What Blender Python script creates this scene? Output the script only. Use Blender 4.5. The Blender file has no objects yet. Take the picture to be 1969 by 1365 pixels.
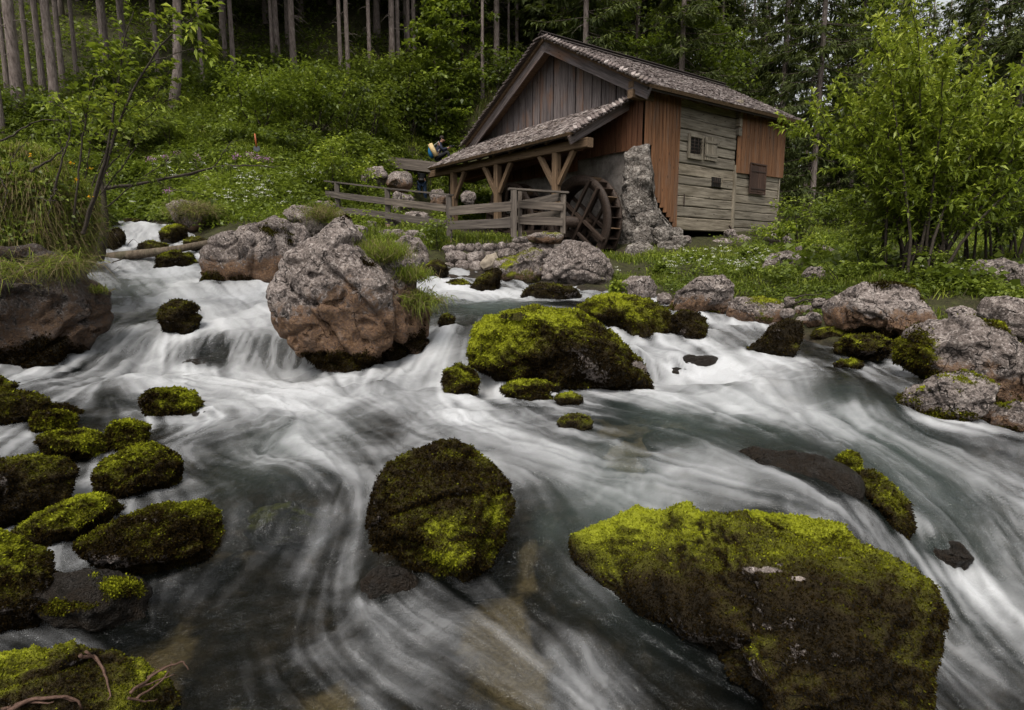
import bpy, bmesh, math, random
import numpy as np
from mathutils import Vector, Matrix

SC = bpy.context.scene
COL = SC.collection
rad = math.radians

# ------------------------------------------------------------------ camera
FPX, PITCH, CAMZ = 1175.0, 0.152, 1.7
PW, PH = 1969.0, 1365.0
cam_d = bpy.data.cameras.new('camera')
cam = bpy.data.objects.new('camera', cam_d)
COL.objects.link(cam)
cam.location = (0, 0, CAMZ)
cam.rotation_euler = (math.pi/2 - PITCH, 0, 0)
cam_d.sensor_width = 36.0
cam_d.lens = FPX/PW*36.0
cam_d.clip_start = 0.05
cam_d.clip_end = 1000
SC.camera = cam

# ------------------------------------------------------------------ light: overcast day
SUN_EL, SUN_AZ = rad(58), rad(200)      # azimuth clockwise from +Y (sun behind the camera, a little left)
world = bpy.data.worlds.new('World')
SC.world = world
world.use_nodes = True
wn = world.node_tree
wn.nodes.clear()
w_out = wn.nodes.new('ShaderNodeOutputWorld')
w_bg = wn.nodes.new('ShaderNodeBackground')
w_hs = wn.nodes.new('ShaderNodeHueSaturation')
w_sky = wn.nodes.new('ShaderNodeTexSky')
w_sky.sky_type = 'NISHITA'
w_sky.sun_disc = False
w_sky.sun_elevation = SUN_EL
w_sky.sun_rotation = SUN_AZ
w_sky.air_density = 1.3
w_sky.dust_density = 5.0
w_sky.ozone_density = 1.0
w_hs.inputs['Saturation'].default_value = 0.13
wn.links.new(w_sky.outputs[0], w_hs.inputs['Color'])
wn.links.new(w_hs.outputs[0], w_bg.inputs['Color'])
w_bg.inputs['Strength'].default_value = 0.13
wn.links.new(w_bg.outputs[0], w_out.inputs['Surface'])
sun_d = bpy.data.lights.new('sun', 'SUN')
sun_d.energy = 1.5
sun_d.angle = rad(24)
sun_d.color = (1.0, 0.92, 0.80)
sun = bpy.data.objects.new('sun', sun_d)
COL.objects.link(sun)
sv = Vector((math.sin(SUN_AZ)*math.cos(SUN_EL), math.cos(SUN_AZ)*math.cos(SUN_EL), math.sin(SUN_EL)))
sun.rotation_euler = sv.to_track_quat('Z', 'Y').to_euler()
SC.view_settings.view_transform = 'Standard'
SC.view_settings.look = 'None'
SC.view_settings.gamma = 1.0
SC.view_settings.exposure = 0.62
SC.view_settings.use_curve_mapping = False
SC.render.engine = 'CYCLES'
SC.cycles.max_bounces = 8
SC.cycles.transparent_max_bounces = 12
SC.cycles.transmission_bounces = 4
SC.cycles.diffuse_bounces = 3
SC.cycles.caustics_reflective = False
SC.cycles.caustics_refractive = False

# ------------------------------------------------------------------ maths helpers
CP, SP = math.cos(PITCH), math.sin(PITCH)

def rays(px, py):
    """Directions with y = 1 for photo pixels (arrays)."""
    px = np.asarray(px, float); py = np.asarray(py, float)
    u = (px - PW/2)/FPX; v = (PH/2 - py)/FPX
    dx = u; dy = CP + v*SP; dz = -SP + v*CP
    return dx/dy, dz/dy

def at(px, py, Y):
    tx, tz = rays(px, py)
    return np.array([float(tx)*Y, Y, CAMZ + float(tz)*Y])

def onz(px, py, z):
    tx, tz = rays(px, py)
    Y = (z - CAMZ)/tz
    return np.stack([tx*Y, Y, np.broadcast_to(z, np.shape(Y))], -1)

def hsh(i, j, k, seed):
    with np.errstate(over='ignore'):
        n = (i.astype(np.uint32)*np.uint32(374761393) + j.astype(np.uint32)*np.uint32(668265263)
             + k.astype(np.uint32)*np.uint32(2246822519) + np.uint32((seed*3266489917) & 0xffffffff))
        n = (n ^ (n >> np.uint32(13)))*np.uint32(1274126177)
        n = n ^ (n >> np.uint32(16))
    return n.astype(np.float32)/np.float32(4294967295.0)

def vnoise(P, seed=0):
    P = np.asarray(P, np.float32)
    F = np.floor(P); I = F.astype(np.int64); f = P - F
    f = f*f*(3 - 2*f)
    r = 0
    for a in (0, 1):
        wa = f[..., 0] if a else 1 - f[..., 0]
        for b in (0, 1):
            wb = f[..., 1] if b else 1 - f[..., 1]
            for c in (0, 1):
                wc = f[..., 2] if c else 1 - f[..., 2]
                r = r + wa*wb*wc*hsh(I[..., 0]+a, I[..., 1]+b, I[..., 2]+c, seed)
    return r*2 - 1

def vnoise2(X, Y, seed=0):
    FX = np.floor(X); FY = np.floor(Y)
    fx = (X-FX); fy = (Y-FY)
    fx = fx*fx*(3-2*fx); fy = fy*fy*(3-2*fy)
    I = FX.astype(np.int64); J = FY.astype(np.int64); K = np.zeros_like(I)
    return ((1-fx)*(1-fy)*hsh(I, J, K, seed) + fx*(1-fy)*hsh(I+1, J, K, seed)
            + (1-fx)*fy*hsh(I, J+1, K, seed) + fx*fy*hsh(I+1, J+1, K, seed))*2 - 1

def fbm(P, octv=4, seed=0, gain=.5):
    r = 0; a = 1.0; s = 1.0
    for o in range(octv):
        r = r + a*vnoise(P*s + 17.3*o, seed + o*7); a *= gain; s *= 2.03
    return r

def ridged(P, octv=4, seed=0, gain=.5):
    r = 0; a = 1.0; s = 1.0
    for o in range(octv):
        r = r + a*(1 - 2*np.abs(vnoise(P*s + 9.1*o, seed + o*5))); a *= gain; s *= 2.1
    return r

def sstep(x, a, b):
    t = np.clip((x-a)/(b-a), 0, 1)
    return t*t*(3-2*t)

class RBF:
    def __init__(self, XY, v, lam=1e-4):
        XY = np.asarray(XY, float); self.c = XY
        n = len(XY)
        K = np.sqrt(((XY[:, None]-XY[None])**2).sum(-1)) + 0
        A = np.zeros((n+3, n+3))
        A[:n, :n] = -K + lam*np.eye(n)
        A[:n, n] = 1; A[:n, n+1:] = XY
        A[n:, :n] = A[:n, n:].T
        b = np.zeros(n+3); b[:n] = v
        s = np.linalg.lstsq(A, b, rcond=None)[0]
        self.w = s[:n]; self.p = s[n:]
    def __call__(self, X, Y):
        X = np.asarray(X, float); Y = np.asarray(Y, float)
        sh = X.shape; X = X.ravel(); Y = Y.ravel()
        out = np.empty(len(X))
        for i in range(0, len(X), 40000):
            x = X[i:i+40000]; y = Y[i:i+40000]
            K = np.sqrt((x[:, None]-self.c[:, 0])**2 + (y[:, None]-self.c[:, 1])**2)
            out[i:i+40000] = -K@self.w + self.p[0] + self.p[1]*x + self.p[2]*y
        return out.reshape(sh)

def idw(XY, V, X, Y, power=3.0, eps=.02, aniso=None):
    XY = np.asarray(XY, float); V = np.asarray(V, float)
    if V.ndim == 1: V = V[:, None]
    X = X.ravel(); Y = Y.ravel()
    out = np.empty((len(X), V.shape[1]))
    for i in range(0, len(X), 40000):
        d2 = (X[i:i+40000, None]-XY[:, 0])**2 + (Y[i:i+40000, None]-XY[:, 1])**2
        # distances are judged against the viewing distance so that far points keep their own reach
        d2 = d2/(0.15 + XY[:, 1]**2*.01 + 0.0)
        w = (d2 + eps)**(-power/2*1.0)
        out[i:i+40000] = (w@V)/w.sum(1, keepdims=True)
    return out

# ------------------------------------------------------------------ objects
WM = {}
def link(o, M=None, parent=None):
    COL.objects.link(o)
    M = M or Matrix.Identity(4)
    WM[o.name] = M
    if parent is not None:
        o.parent = parent
        o.matrix_parent_inverse = WM[parent.name].inverted()
    o.matrix_basis = M
    return o

def tag(o, label=None, cat=None, group=None, kind=None):
    if label: o['label'] = label
    if cat: o['category'] = cat
    if group: o['group'] = group
    if kind: o['kind'] = kind
    return o

def thing(name, loc, label, cat, group=None):
    o = bpy.data.objects.new(name, None)
    o.empty_display_size = .1
    link(o, Matrix.Translation(Vector([float(c) for c in loc])))
    return tag(o, label, cat, group)

def mesh_np(name, V, F, mat=None, smooth=False, attrs=None, mats=None, midx=None):
    """V (n,3); F (m,k) array with k = 3 or 4, or list of index tuples."""
    me = bpy.data.meshes.new(name)
    V = np.asarray(V, np.float32)
    if isinstance(F, np.ndarray):
        m, k = F.shape
        me.vertices.add(len(V)); me.vertices.foreach_set('co', V.ravel())
        me.loops.add(m*k); me.loops.foreach_set('vertex_index', F.astype(np.int32).ravel())
        me.polygons.add(m)
        me.polygons.foreach_set('loop_start', np.arange(0, m*k, k, dtype=np.int32))
        me.polygons.foreach_set('loop_total', np.full(m, k, np.int32))
        me.update(calc_edges=True)
    else:
        me.from_pydata(V.tolist(), [], F); me.update()
    if smooth:
        me.polygons.foreach_set('use_smooth', np.ones(len(me.polygons), bool))
    if attrs:
        for a, v in attrs.items():
            at_ = me.attributes.new(a, 'FLOAT', 'POINT')
            at_.data.foreach_set('value', np.asarray(v, np.float32).ravel())
    for mm in ([mat] if mat else []) + (mats or []):
        me.materials.append(mm)
    if midx is not None:
        me.polygons.foreach_set('material_index', np.asarray(midx, np.int32))
    return me

def put(name, me, loc=(0, 0, 0), parent=None, M=None):
    o = bpy.data.objects.new(name, me)
    return link(o, M or Matrix.Translation(Vector([float(c) for c in loc])), parent)

# ------------------------------------------------------------------ materials
class NT:
    def __init__(self, name):
        self.m = bpy.data.materials.new(name); self.m.use_nodes = True
        self.t = self.m.node_tree; self.t.nodes.clear()
        self.out = self.t.nodes.new('ShaderNodeOutputMaterial')
    def n(self, typ, _p=None, **ins):
        nd = self.t.nodes.new('ShaderNode'+typ)
        for k, v in (_p or {}).items(): setattr(nd, k, v)
        for k, v in ins.items():
            key = k.replace('_', ' ')
            s = nd.inputs[int(key[1:])] if key[0] == 'i' and key[1:].isdigit() else nd.inputs[key]
            self.set(s, v)
        return nd
    def set(self, s, v):
        if isinstance(v, bpy.types.NodeSocket): self.t.links.new(v, s)
        elif isinstance(v, bpy.types.Node): self.t.links.new(v.outputs[0], s)
        elif isinstance(v, (tuple, list)) and len(v) == 3 and s.type == 'RGBA': s.default_value = (*v, 1)
        else: s.default_value = v
    def ramp(self, fac, stops, interp='LINEAR'):
        r = self.t.nodes.new('ShaderNodeValToRGB'); r.color_ramp.interpolation = interp
        e = r.color_ramp.elements
        while len(e) < len(stops): e.new(.5)
        for i, (p, c) in enumerate(stops):
            e[i].position = p; e[i].color = (*c, 1) if len(c) == 3 else c
        self.set(r.inputs[0], fac); return r.outputs[0]
    def fr(self, fac, a, b):
        """smooth 0..1 of fac between a and b"""
        r = self.t.nodes.new('ShaderNodeMapRange'); r.interpolation_type = 'SMOOTHSTEP'
        self.set(r.inputs[0], fac); r.inputs[1].default_value = a; r.inputs[2].default_value = b
        return r.outputs[0]
    def mix(self, f, a, b, mode='MIX'):
        r = self.t.nodes.new('ShaderNodeMix'); r.data_type = 'RGBA'; r.blend_type = mode
        self.set(r.inputs[0], f); self.set(r.inputs[6], a); self.set(r.inputs[7], b); return r.outputs[2]
    def math(self, op, a, b=0.0, c=None):
        r = self.t.nodes.new('ShaderNodeMath'); r.operation = op
        self.set(r.inputs[0], a); self.set(r.inputs[1], b)
        if c is not None: self.set(r.inputs[2], c)
        return r.outputs[0]
    def attr(self, name, typ='GEOMETRY'):
        return self.n('Attribute', dict(attribute_name=name, attribute_type=typ)).outputs['Fac']
    def noise(self, vec, scale, detail=4, rough=.5, dist=0.0):
        return self.n('TexNoise', Vector=vec, Scale=scale, Detail=detail, Roughness=rough, Distortion=dist).outputs[0]
    def bump(self, h, strength=.5, dist=.02):
        return self.n('Bump', Height=h, Strength=strength, Distance=dist).outputs[0]
    def pos(self):
        return self.n('NewGeometry').outputs['Position']
    def obj(self):
        return self.n('TexCoord').outputs['Object']
    def scaled(self, vec, s, off=None):
        v = self.n('VectorMath', dict(operation='MULTIPLY')); self.set(v.inputs[0], vec); v.inputs[1].default_value = s
        if off is None: return v.outputs[0]
        a = self.n('VectorMath', dict(operation='ADD')); self.set(a.inputs[0], v.outputs[0]); self.set(a.inputs[1], off)
        return a.outputs[0]
    def rnd(self):
        return self.n('ObjectInfo').outputs['Random']
    def principled(self, col, rough=.8, bump=None, spec=.3, **kw):
        p = self.n('BsdfPrincipled')
        self.set(p.inputs['Base Color'], col); self.set(p.inputs['Roughness'], rough)
        p.inputs['Specular IOR Level'].default_value = spec
        if bump is not None: self.set(p.inputs['Normal'], bump)
        for k, v in kw.items(): self.set(p.inputs[k.replace('_', ' ')], v)
        self.t.links.new(p.outputs[0], self.out.inputs[0]); return p

MOSS = [(0.0, (.012, .008, .003)), (.28, (.024, .016, .005)), (.48, (.040, .034, .006)),
        (.66, (.085, .084, .008)), (.84, (.17, .18, .012)), (1.0, (.28, .30, .02))]

def rock_material():
    m = NT('limestone_with_moss')
    p = m.pos()
    n1 = m.noise(p, 2.2, 5, .6); n2 = m.noise(p, 7.5, 8, .68, .5); n3 = m.noise(p, 38, 4, .6); n4 = m.noise(p, 120, 2, .5)
    base = m.ramp(n1, [(.25, (.10, .080, .070)), (.48, (.205, .168, .150)), (.75, (.33, .28, .255))])
    base = m.mix(m.fr(n2, .54, .68), base, (.54, .475, .435))            # pale lichen crust
    base = m.mix(m.fr(n2, .47, .35), base, (.04, .033, .031))           # dark lichen and pits
    base = m.mix(m.math('MULTIPLY', m.fr(n3, .53, .64), .85), base, (.045, .037, .034))
    base = m.mix(m.math('MULTIPLY', m.fr(n3, .46, .34), .60), base, (.54, .48, .45))
    vor = m.n('TexVoronoi', dict(feature='DISTANCE_TO_EDGE'), Vector=m.scaled(p, (1, 1, 1.3), m.n('TexNoise', Vector=p, Scale=3.0, Detail=3).outputs[1]), Scale=1.5).outputs[0]
    crack = m.math('MAXIMUM', m.fr(vor, .0, .016), m.fr(n1, .50, .42))
    crack = m.math('MAXIMUM', crack, m.attr('wet'))
    base = m.mix(crack, (.04, .033, .03), base)
    st = m.attr('stain'); stn = m.math('ADD', st, m.math('MULTIPLY', m.math('SUBTRACT', n2, .5), 2.2))
    base = m.mix(m.math('MULTIPLY', m.fr(stn, .35, .75), .82), base,
                 m.ramp(n3, [(.30, (.030, .016, .009)), (.47, (.12, .060, .028)), (.60, (.20, .115, .06)), (.76, (.36, .26, .18))]))
    wet = m.attr('wet')
    base = m.mix(m.math('MULTIPLY', wet, .95), base, m.mix(.90, base, (.010, .0085, .007)))
    mo = m.attr('moss'); mon = m.math('ADD', mo, m.math('MULTIPLY', m.math('SUBTRACT', n3, .5), .55))
    mf = m.fr(mon, .38, .58)
    ti = m.math('ADD', m.attr('tint'), m.math('MULTIPLY', m.math('SUBTRACT', n4, .5), .35))
    col = m.mix(mf, base, m.ramp(ti, MOSS))
    col = m.mix(m.math('MULTIPLY', wet, .6), col, (.010, .0085, .006))
    rough = m.n('MapRange', Value=wet, i1=0.0, i2=1.0, i3=.85, i4=.36).outputs[0]
    h = m.math('ADD', m.math('MULTIPLY', n3, .6), m.math('ADD', m.math('MULTIPLY', n2, .9), m.math('MULTIPLY', n4, .35)))
    h = m.math('ADD', h, m.math('MULTIPLY', crack, .8))
    m.principled(col, rough, m.bump(h, 1.0, .06), .18)
    return m.m

def moss_material():
    m = NT('moss_tufts')
    c = m.ramp(m.attr('tint'), MOSS)
    d = m.n('BsdfDiffuse', Color=c); t = m.n('BsdfTranslucent', Color=c)
    mx = m.n('MixShader', Fac=.25); m.set(mx.inputs[1], d); m.set(mx.inputs[2], t)
    m.t.links.new(mx.outputs[0], m.out.inputs[0]); return m.m

def leaf_material(name, stops, trans=.35, rough=.45, spec=.3):
    m = NT(name)
    ti = m.attr('tint')
    c = m.ramp(ti, stops)
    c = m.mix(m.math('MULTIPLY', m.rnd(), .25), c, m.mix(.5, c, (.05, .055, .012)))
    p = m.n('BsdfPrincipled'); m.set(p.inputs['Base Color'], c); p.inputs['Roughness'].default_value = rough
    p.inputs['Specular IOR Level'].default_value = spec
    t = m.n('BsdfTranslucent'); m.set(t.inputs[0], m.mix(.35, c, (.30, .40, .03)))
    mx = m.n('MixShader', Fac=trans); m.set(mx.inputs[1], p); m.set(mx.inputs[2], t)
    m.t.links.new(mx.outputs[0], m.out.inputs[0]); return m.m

def wood_material(name, dark, mid, light, stain=None, stain_amt=.3, rough=.8, grain=1.0):
    """grain runs along the local X axis of each board"""
    m = NT(name)
    rnd = m.n('ObjectInfo').outputs['Random']
    off = m.n('CombineXYZ', X=m.math('MULTIPLY', rnd, 57), Y=m.math('MULTIPLY', rnd, 31), Z=m.math('MULTIPLY', rnd, 83)).outputs[0]
    o = m.obj()
    v = m.scaled(o, (1.2, 26*grain, 26*grain), off)
    g = m.noise(v, 1.0, 5, .65, .5)
    g2 = m.noise(m.scaled(o, (3.0, 90*grain, 90*grain), off), 1.0, 3, .6)
    big = m.noise(m.scaled(o, (.8, 3, 3), off), 1.0, 3, .5)
    c = m.ramp(g, [(.28, dark), (.5, mid), (.74, light)])
    c = m.mix(m.math('MULTIPLY', m.fr(g2, .55, .72), .5), c, dark)
    c = m.mix(.5, c, m.mix(1.0, c, m.ramp(rnd, [(0, (.62, .62, .64)), (.5, (1, 1, 1)), (1, (1.35, 1.28, 1.2))]), 'MULTIPLY'))
    if stain: c = m.mix(m.math('MULTIPLY', m.fr(big, .5, .72), stain_amt), c, stain)
    kn = m.n('TexVoronoi', Vector=m.scaled(o, (2.0, 6, 6), off), Scale=1.0).outputs[0]
    c = m.mix(m.fr(kn, .13, .07), c, m.mix(.75, c, (.02, .013, .01)))
    m.principled(c, rough, m.bump(m.math('ADD', g, m.math('MULTIPLY', g2, .5)), .6, .012), .2)
    return m.m

def plain(name, c1, c2, scale=8, rough=.8, bump=.4, spec=.3, metallic=0.0):
    m = NT(name)
    o = m.pos(); n = m.noise(o, scale, 5, .6)
    p = m.principled(m.ramp(n, [(.3, c1), (.7, c2)]), rough, m.bump(n, bump, .02), spec)
    p.inputs['Metallic'].default_value = metallic
    return m.m

M_ROCK = rock_material()
M_MOSS = moss_material()
# ------------------------------------------------------------------ the stream: surface heights seen at photo points
WCTRL = [
 # foreground basin
 (700,1365,0),(350,1365,0),(1000,1365,-.02),(1300,1365,-.08),(1450,1365,-.1),(400,1200,.02),(1000,1250,0),(600,1150,.04),(800,1180,.03),(1150,1200,0),
 (300,1150,.06),(120,1220,.08),(0,1230,.1),(960,1110,.06),(520,1050,.1),(600,1010,.15),(700,1100,.07),
 # left pools between the mossy stones
 (470,975,.28),(560,900,.33),(400,890,.32),(300,960,.24),(160,900,.3),(90,1020,.2),(20,1000,.2),(140,860,.36),(40,830,.42),(260,790,.42),(150,770,.45),(60,740,.5),
 (660,930,.28),(700,970,.2),(690,1030,.12),(640,1060,.1),
 # pool behind the middle stone and the lip over the right boulder
 (1030,1020,.17),(1080,960,.24),(1250,950,.27),(1400,960,.27),(1540,975,.24),(1620,1000,.17),(1680,1050,.03),(1720,1100,-.12),(1790,1180,-.33),
 (1010,900,.33),(1200,900,.33),(1400,910,.32),(1560,940,.28),(1650,970,.2),(1700,1020,.05),
 # middle pool
 (300,830,.4),(420,800,.43),(500,760,.47),(700,760,.46),(800,820,.42),(900,860,.38),(600,830,.41),(1000,790,.44),(1100,770,.45),(1200,790,.44),(1300,830,.42),(1450,850,.38),
 (620,735,.48),(400,728,.5),(250,725,.5),(180,735,.5),(760,745,.47),
 # left cascade
 (300,615,.92),(60,735,.5),(100,735,.5),(0,745,.5),
 (250,570,1.17),(420,580,1.1),(480,600,1.0),
 # mill pool and its outlets
 (870,600,.98),(950,585,1.03),(860,575,1.06),(950,570,1.08),(1080,575,1.05),(1000,600,.98),(880,628,.92),(850,660,.76),(830,690,.62),(780,720,.52),
 (1180,610,.95),(1200,660,.76),(1225,668,.74),
 # right arm
 (1350,618,.85),(1420,640,.76),(1480,680,.64),(1400,690,.62),(1550,700,.6),(1600,680,.63),(1650,720,.56),(1700,740,.52),(1560,735,.54),(1560,775,.44),(1650,790,.42),(1450,740,.53),(1380,740,.5),
 (1480,800,.42),(1600,830,.36),(1700,810,.38),(1800,830,.3),(1900,850,.26),(1969,870,.22),(1700,890,.24),(1800,900,.18),(1930,920,.1),(1780,980,.02),(1900,1000,-.06),
 (1800,1040,-.1),(1900,1080,-.22),(1850,1120,-.3),(1969,1100,-.28),(1820,1250,-.45),(1900,1220,-.42),(1930,1330,-.5),(1850,1365,-.5),(1969,1200,-.4),
]
W = np.array([onz(a, b, c) for a, b, c in WCTRL])
# the upper little fall, seen above eye level
for px, py, Y in [(920,708,6.45),(960,712,6.4),(935,760,6.0),(960,762,5.95),(1235,682,7.15),(1290,684,7.1),(1340,690,7.0),(1235,732,6.65),(1300,738,6.6),(1350,735,6.6),(200,655,7.45),(280,648,7.5),(150,690,7.0),(170,715,6.8),(300,705,6.95),(240,710,6.85),(340,655,7.5),(400,648,7.5),(470,645,7.5),(540,648,7.4),(580,660,7.3),(350,702,7.1),(410,706,7.05),(480,708,7.05),(550,712,7.0),(590,715,6.95),(330,555,9.9),(400,548,10.0),(200,535,9.9),(280,525,10.7),(360,528,10.6),(230,508,11.3),(300,508,11.4),(360,506,11.5),(240,486,12.1),(330,488,12.1),(250,470,12.6),(300,470,12.6),(240,436,13.3),(300,436,13.3),(265,450,13.0),(250,431,14.5),(290,431,14.5),(270,430,16.5)]:
    W = np.vstack([W, at(px, py, Y)])
WXY = [tuple(r) for r in W[:, :2]]; WZ = list(W[:, 2])
WXY += [(-1.2, .6), (0, .3), (1.2, .6), (3.5, 2.2), (4.4, 4.0), (-2.2, 1.4), (0, -3)]; WZ += [0, 0, -.1, -.5, -.1, .1, -.1]
HW = RBF(WXY, WZ, lam=.004)

# bumps where water runs over hidden stones: px, py, radius px, height
BUMPS = [(560,930,110,.07),(1620,750,90,.09),(1310,705,50,.08),(1560,880,120,.05),(400,668,60,.05),(750,1080,70,.05),(1120,1240,60,.05),(250,1140,90,.02),
         (250,740,80,.06),(740,745,40,.05),(960,745,40,.05),(1820,1050,60,.08),(1350,870,80,.03),(500,1150,90,.03),(480,1000,40,.05),(900,1240,100,.03)]
_b = []
for px, py, r, h in BUMPS:
    tx, tz = rays(px, py)
    # meet the surface by marching
    Ys = np.linspace(1.2, 18, 600); d = CAMZ + tz*Ys - HW(tx*Ys, Ys)
    k = np.argmax(d < 0); Y0 = Ys[k]
    _b.append((tx*Y0, Y0, r*Y0/FPX, h))
def HWB(X, Y):
    z = HW(X, Y)
    for bx, by, r, h in _b:
        z = z + h*np.exp(-((X-bx)**2 + ((Y-by)*.7)**2)/(r*r*.6))
    return z

def water_hit(px, py):
    px = np.atleast_1d(np.asarray(px, float)); py = np.atleast_1d(np.asarray(py, float))
    tx, tz = rays(px, py)
    Ys = np.geomspace(1.0, 20, 500)
    X = tx[:, None]*Ys; Y = np.broadcast_to(Ys, X.shape)
    d = CAMZ + tz[:, None]*Ys - HWB(X, Y)
    k = np.argmax(d < 0, 1); k[(d < 0).sum(1) == 0] = 499
    k0 = np.maximum(k-1, 0); i = np.arange(len(px))
    t = d[i, k0]/(d[i, k0]-d[i, k]+1e-9); t = np.clip(t, 0, 1)
    Yh = Ys[k0] + t*(Ys[k]-Ys[k0])
    return np.stack([tx*Yh, Yh, CAMZ+tz*Yh], -1)

# ------------------------------------------------------------------ the ground: banks given at photo points with a distance
GCTRL = [
 (30,225,19),(110,232,20),(-200,330,15),(205,150,25),(345,215,22),(440,140,28),(520,125,30),(565,133,30),(655,150,30),(755,128,32),(785,112,34),(927,185,32),(953,142,34),
 (450,300,19),(600,300,21),(300,330,16),(720,285,24),(850,318,31),(400,385,15.5),(300,405,14.5),(550,385,17),(700,394,19.5),(812,394,26.3),(760,396,23.5),(200,400,13.5),(330,425,13.8),(420,440,13),(480,420,14.5),
 (170,440,12.5),(160,480,11),(160,520,10),(400,480,12),(470,470,12.5),(560,430,14),(640,425,17.5),(745,444,16),(700,450,15),(800,455,15),(862,474,14.3),(820,480,13.6),(640,480,12.5),
 (900,455,16.5),(960,455,16.5),(1060,458,16.4),(900,468,14.6),(1000,464,14.2),(1080,462,14.4),
 (880,528,13.1),(960,530,13.1),(1040,532,13.0),(870,536,12.4),(950,537,12.4),(1050,540,12.4),(1150,560,11.5),(760,520,12.2),
 (1230,500,15.6),(1300,492,16),(1400,480,18),(1480,470,19.5),(1250,540,12.5),(1350,520,12.5),(1450,525,11.5),(1300,560,11),(1550,480,16),(1550,525,11),(1600,470,20),
 (1440,560,10.2),(1540,590,9),(1640,520,10.5),(1720,515,10),(1850,500,11),(1950,480,12),(2100,480,12),(1900,455,16),(1700,455,20),(1620,445,26),(1900,440,28),(1750,440,30),
 (1600,650,7.6),(1680,660,7.2),(1830,620,7.4),(1930,720,6.6),(2050,740,6.2),(1950,830,5.2),(2100,850,4.9),(1760,735,6.6),(1900,805,5.4),
 (60,560,9),(-40,500,9.5),(-150,500,8),(-160,640,7.0),(-200,800,4.6),(-250,1000,3.2),(-250,1200,2.4),
 (60,330,11),(150,330,13),(-100,380,10),
]
G = [at(a, b, c) for a, b, c in GCTRL]
GXYZ = [tuple(g) for g in G]
GXYZ += [(-30, 50, 25), (-12, 50, 26), (0, 50, 24), (-40, 30, 17), (8, 50, 18), (-25, 20, 10), (-20, 10, 7), (14, 36, 5), (9, 28, 4.2), (22, 30, 3.3), (30, 40, 3.2), (20, 48, 2.8), (40, 60, 1.6), (60, 60, .5), (50, 30, 3),
         (-30, 80, 40), (0, 80, 40), (20, 80, 10), (40, 90, 0), (70, 90, 0),
         (-8, 4, 3), (-6, 2, 1.8), (-4, 0, .8), (-12, 0, 4), (7.5, 5, .9), (6.5, 3, .3), (5.5, 1.5, .2), (10, 9, 2.0), (14, 12, 2.6), (10, 2, 2), (16, 4, 3), (30, 15, 3), (-30, 5, 9),
         (3.93, 19, 2.35), (4.5, 19.3, 2.3), (5.3, 19.9, 2.35), (6.3, 20.6, 2.45), (8, 22, 2.7), (-1.5, 24.5, 2.9), (0.5, 21, 2.5), (4, 24, 2.8), (1.6, 17.2, 1.35), (2.4, 16.6, 1.3), (2.0, 17.9, 1.4), (2.9, 17.2, 1.5), (1.0, 18.6, 1.7)]
for (x, y), z in zip(WXY, WZ):
    GXYZ.append((x, y, z - (.22 + .02*y)))
GXYZ = np.array(GXYZ)
HG0 = RBF(GXYZ[:, :2], GXYZ[:, 2], lam=.01)
def HG(X, Y):
    X = np.asarray(X, float); Y = np.asarray(Y, float)
    z = HG0(X, Y)
    P = np.stack([X, Y, np.zeros_like(X)], -1)
    return z + .05*fbm(P*1.1, 3, 5) + .02*fbm(P*4.5, 2, 9)

_gt = np.linspace(-1.6, 1.6, 360); _gl = np.linspace(math.log(.9), math.log(110), 420)
_T, _Lg = np.meshgrid(_gt, _gl); _tab = HG0(_T*np.exp(_Lg), np.exp(_Lg))
def HGfast(X, Y):
    c = np.clip((X/Y+1.6)/3.2*359, 0, 358.99); r = np.clip((np.log(Y)-_gl[0])/(_gl[-1]-_gl[0])*419, 0, 418.99)
    i = r.astype(int); j = c.astype(int); a = r-i; b = c-j
    return (_tab[i, j]*(1-a)*(1-b)+_tab[i+1, j]*a*(1-b)+_tab[i, j+1]*(1-a)*b+_tab[i+1, j+1]*a*b)
def ground_hit(px, py, Y0=1.2, Y1=70):
    px = np.atleast_1d(np.asarray(px, float)); py = np.atleast_1d(np.asarray(py, float))
    tx, tz = rays(px, py)
    Ys = np.geomspace(Y0, Y1, 400)
    X = tx[:, None]*Ys; Y = np.broadcast_to(Ys, X.shape)
    d = CAMZ + tz[:, None]*Ys - HGfast(X, Y)
    k = np.argmax(d < 0, 1); k[(d < 0).sum(1) == 0] = 399
    k0 = np.maximum(k-1, 0); i = np.arange(len(px))
    t = np.clip(d[i, k0]/(d[i, k0]-d[i, k]+1e-9), 0, 1)
    Yh = Ys[k0] + t*(Ys[k]-Ys[k0])
    return np.stack([tx*Yh, Yh, CAMZ+tz*Yh], -1)

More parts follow.
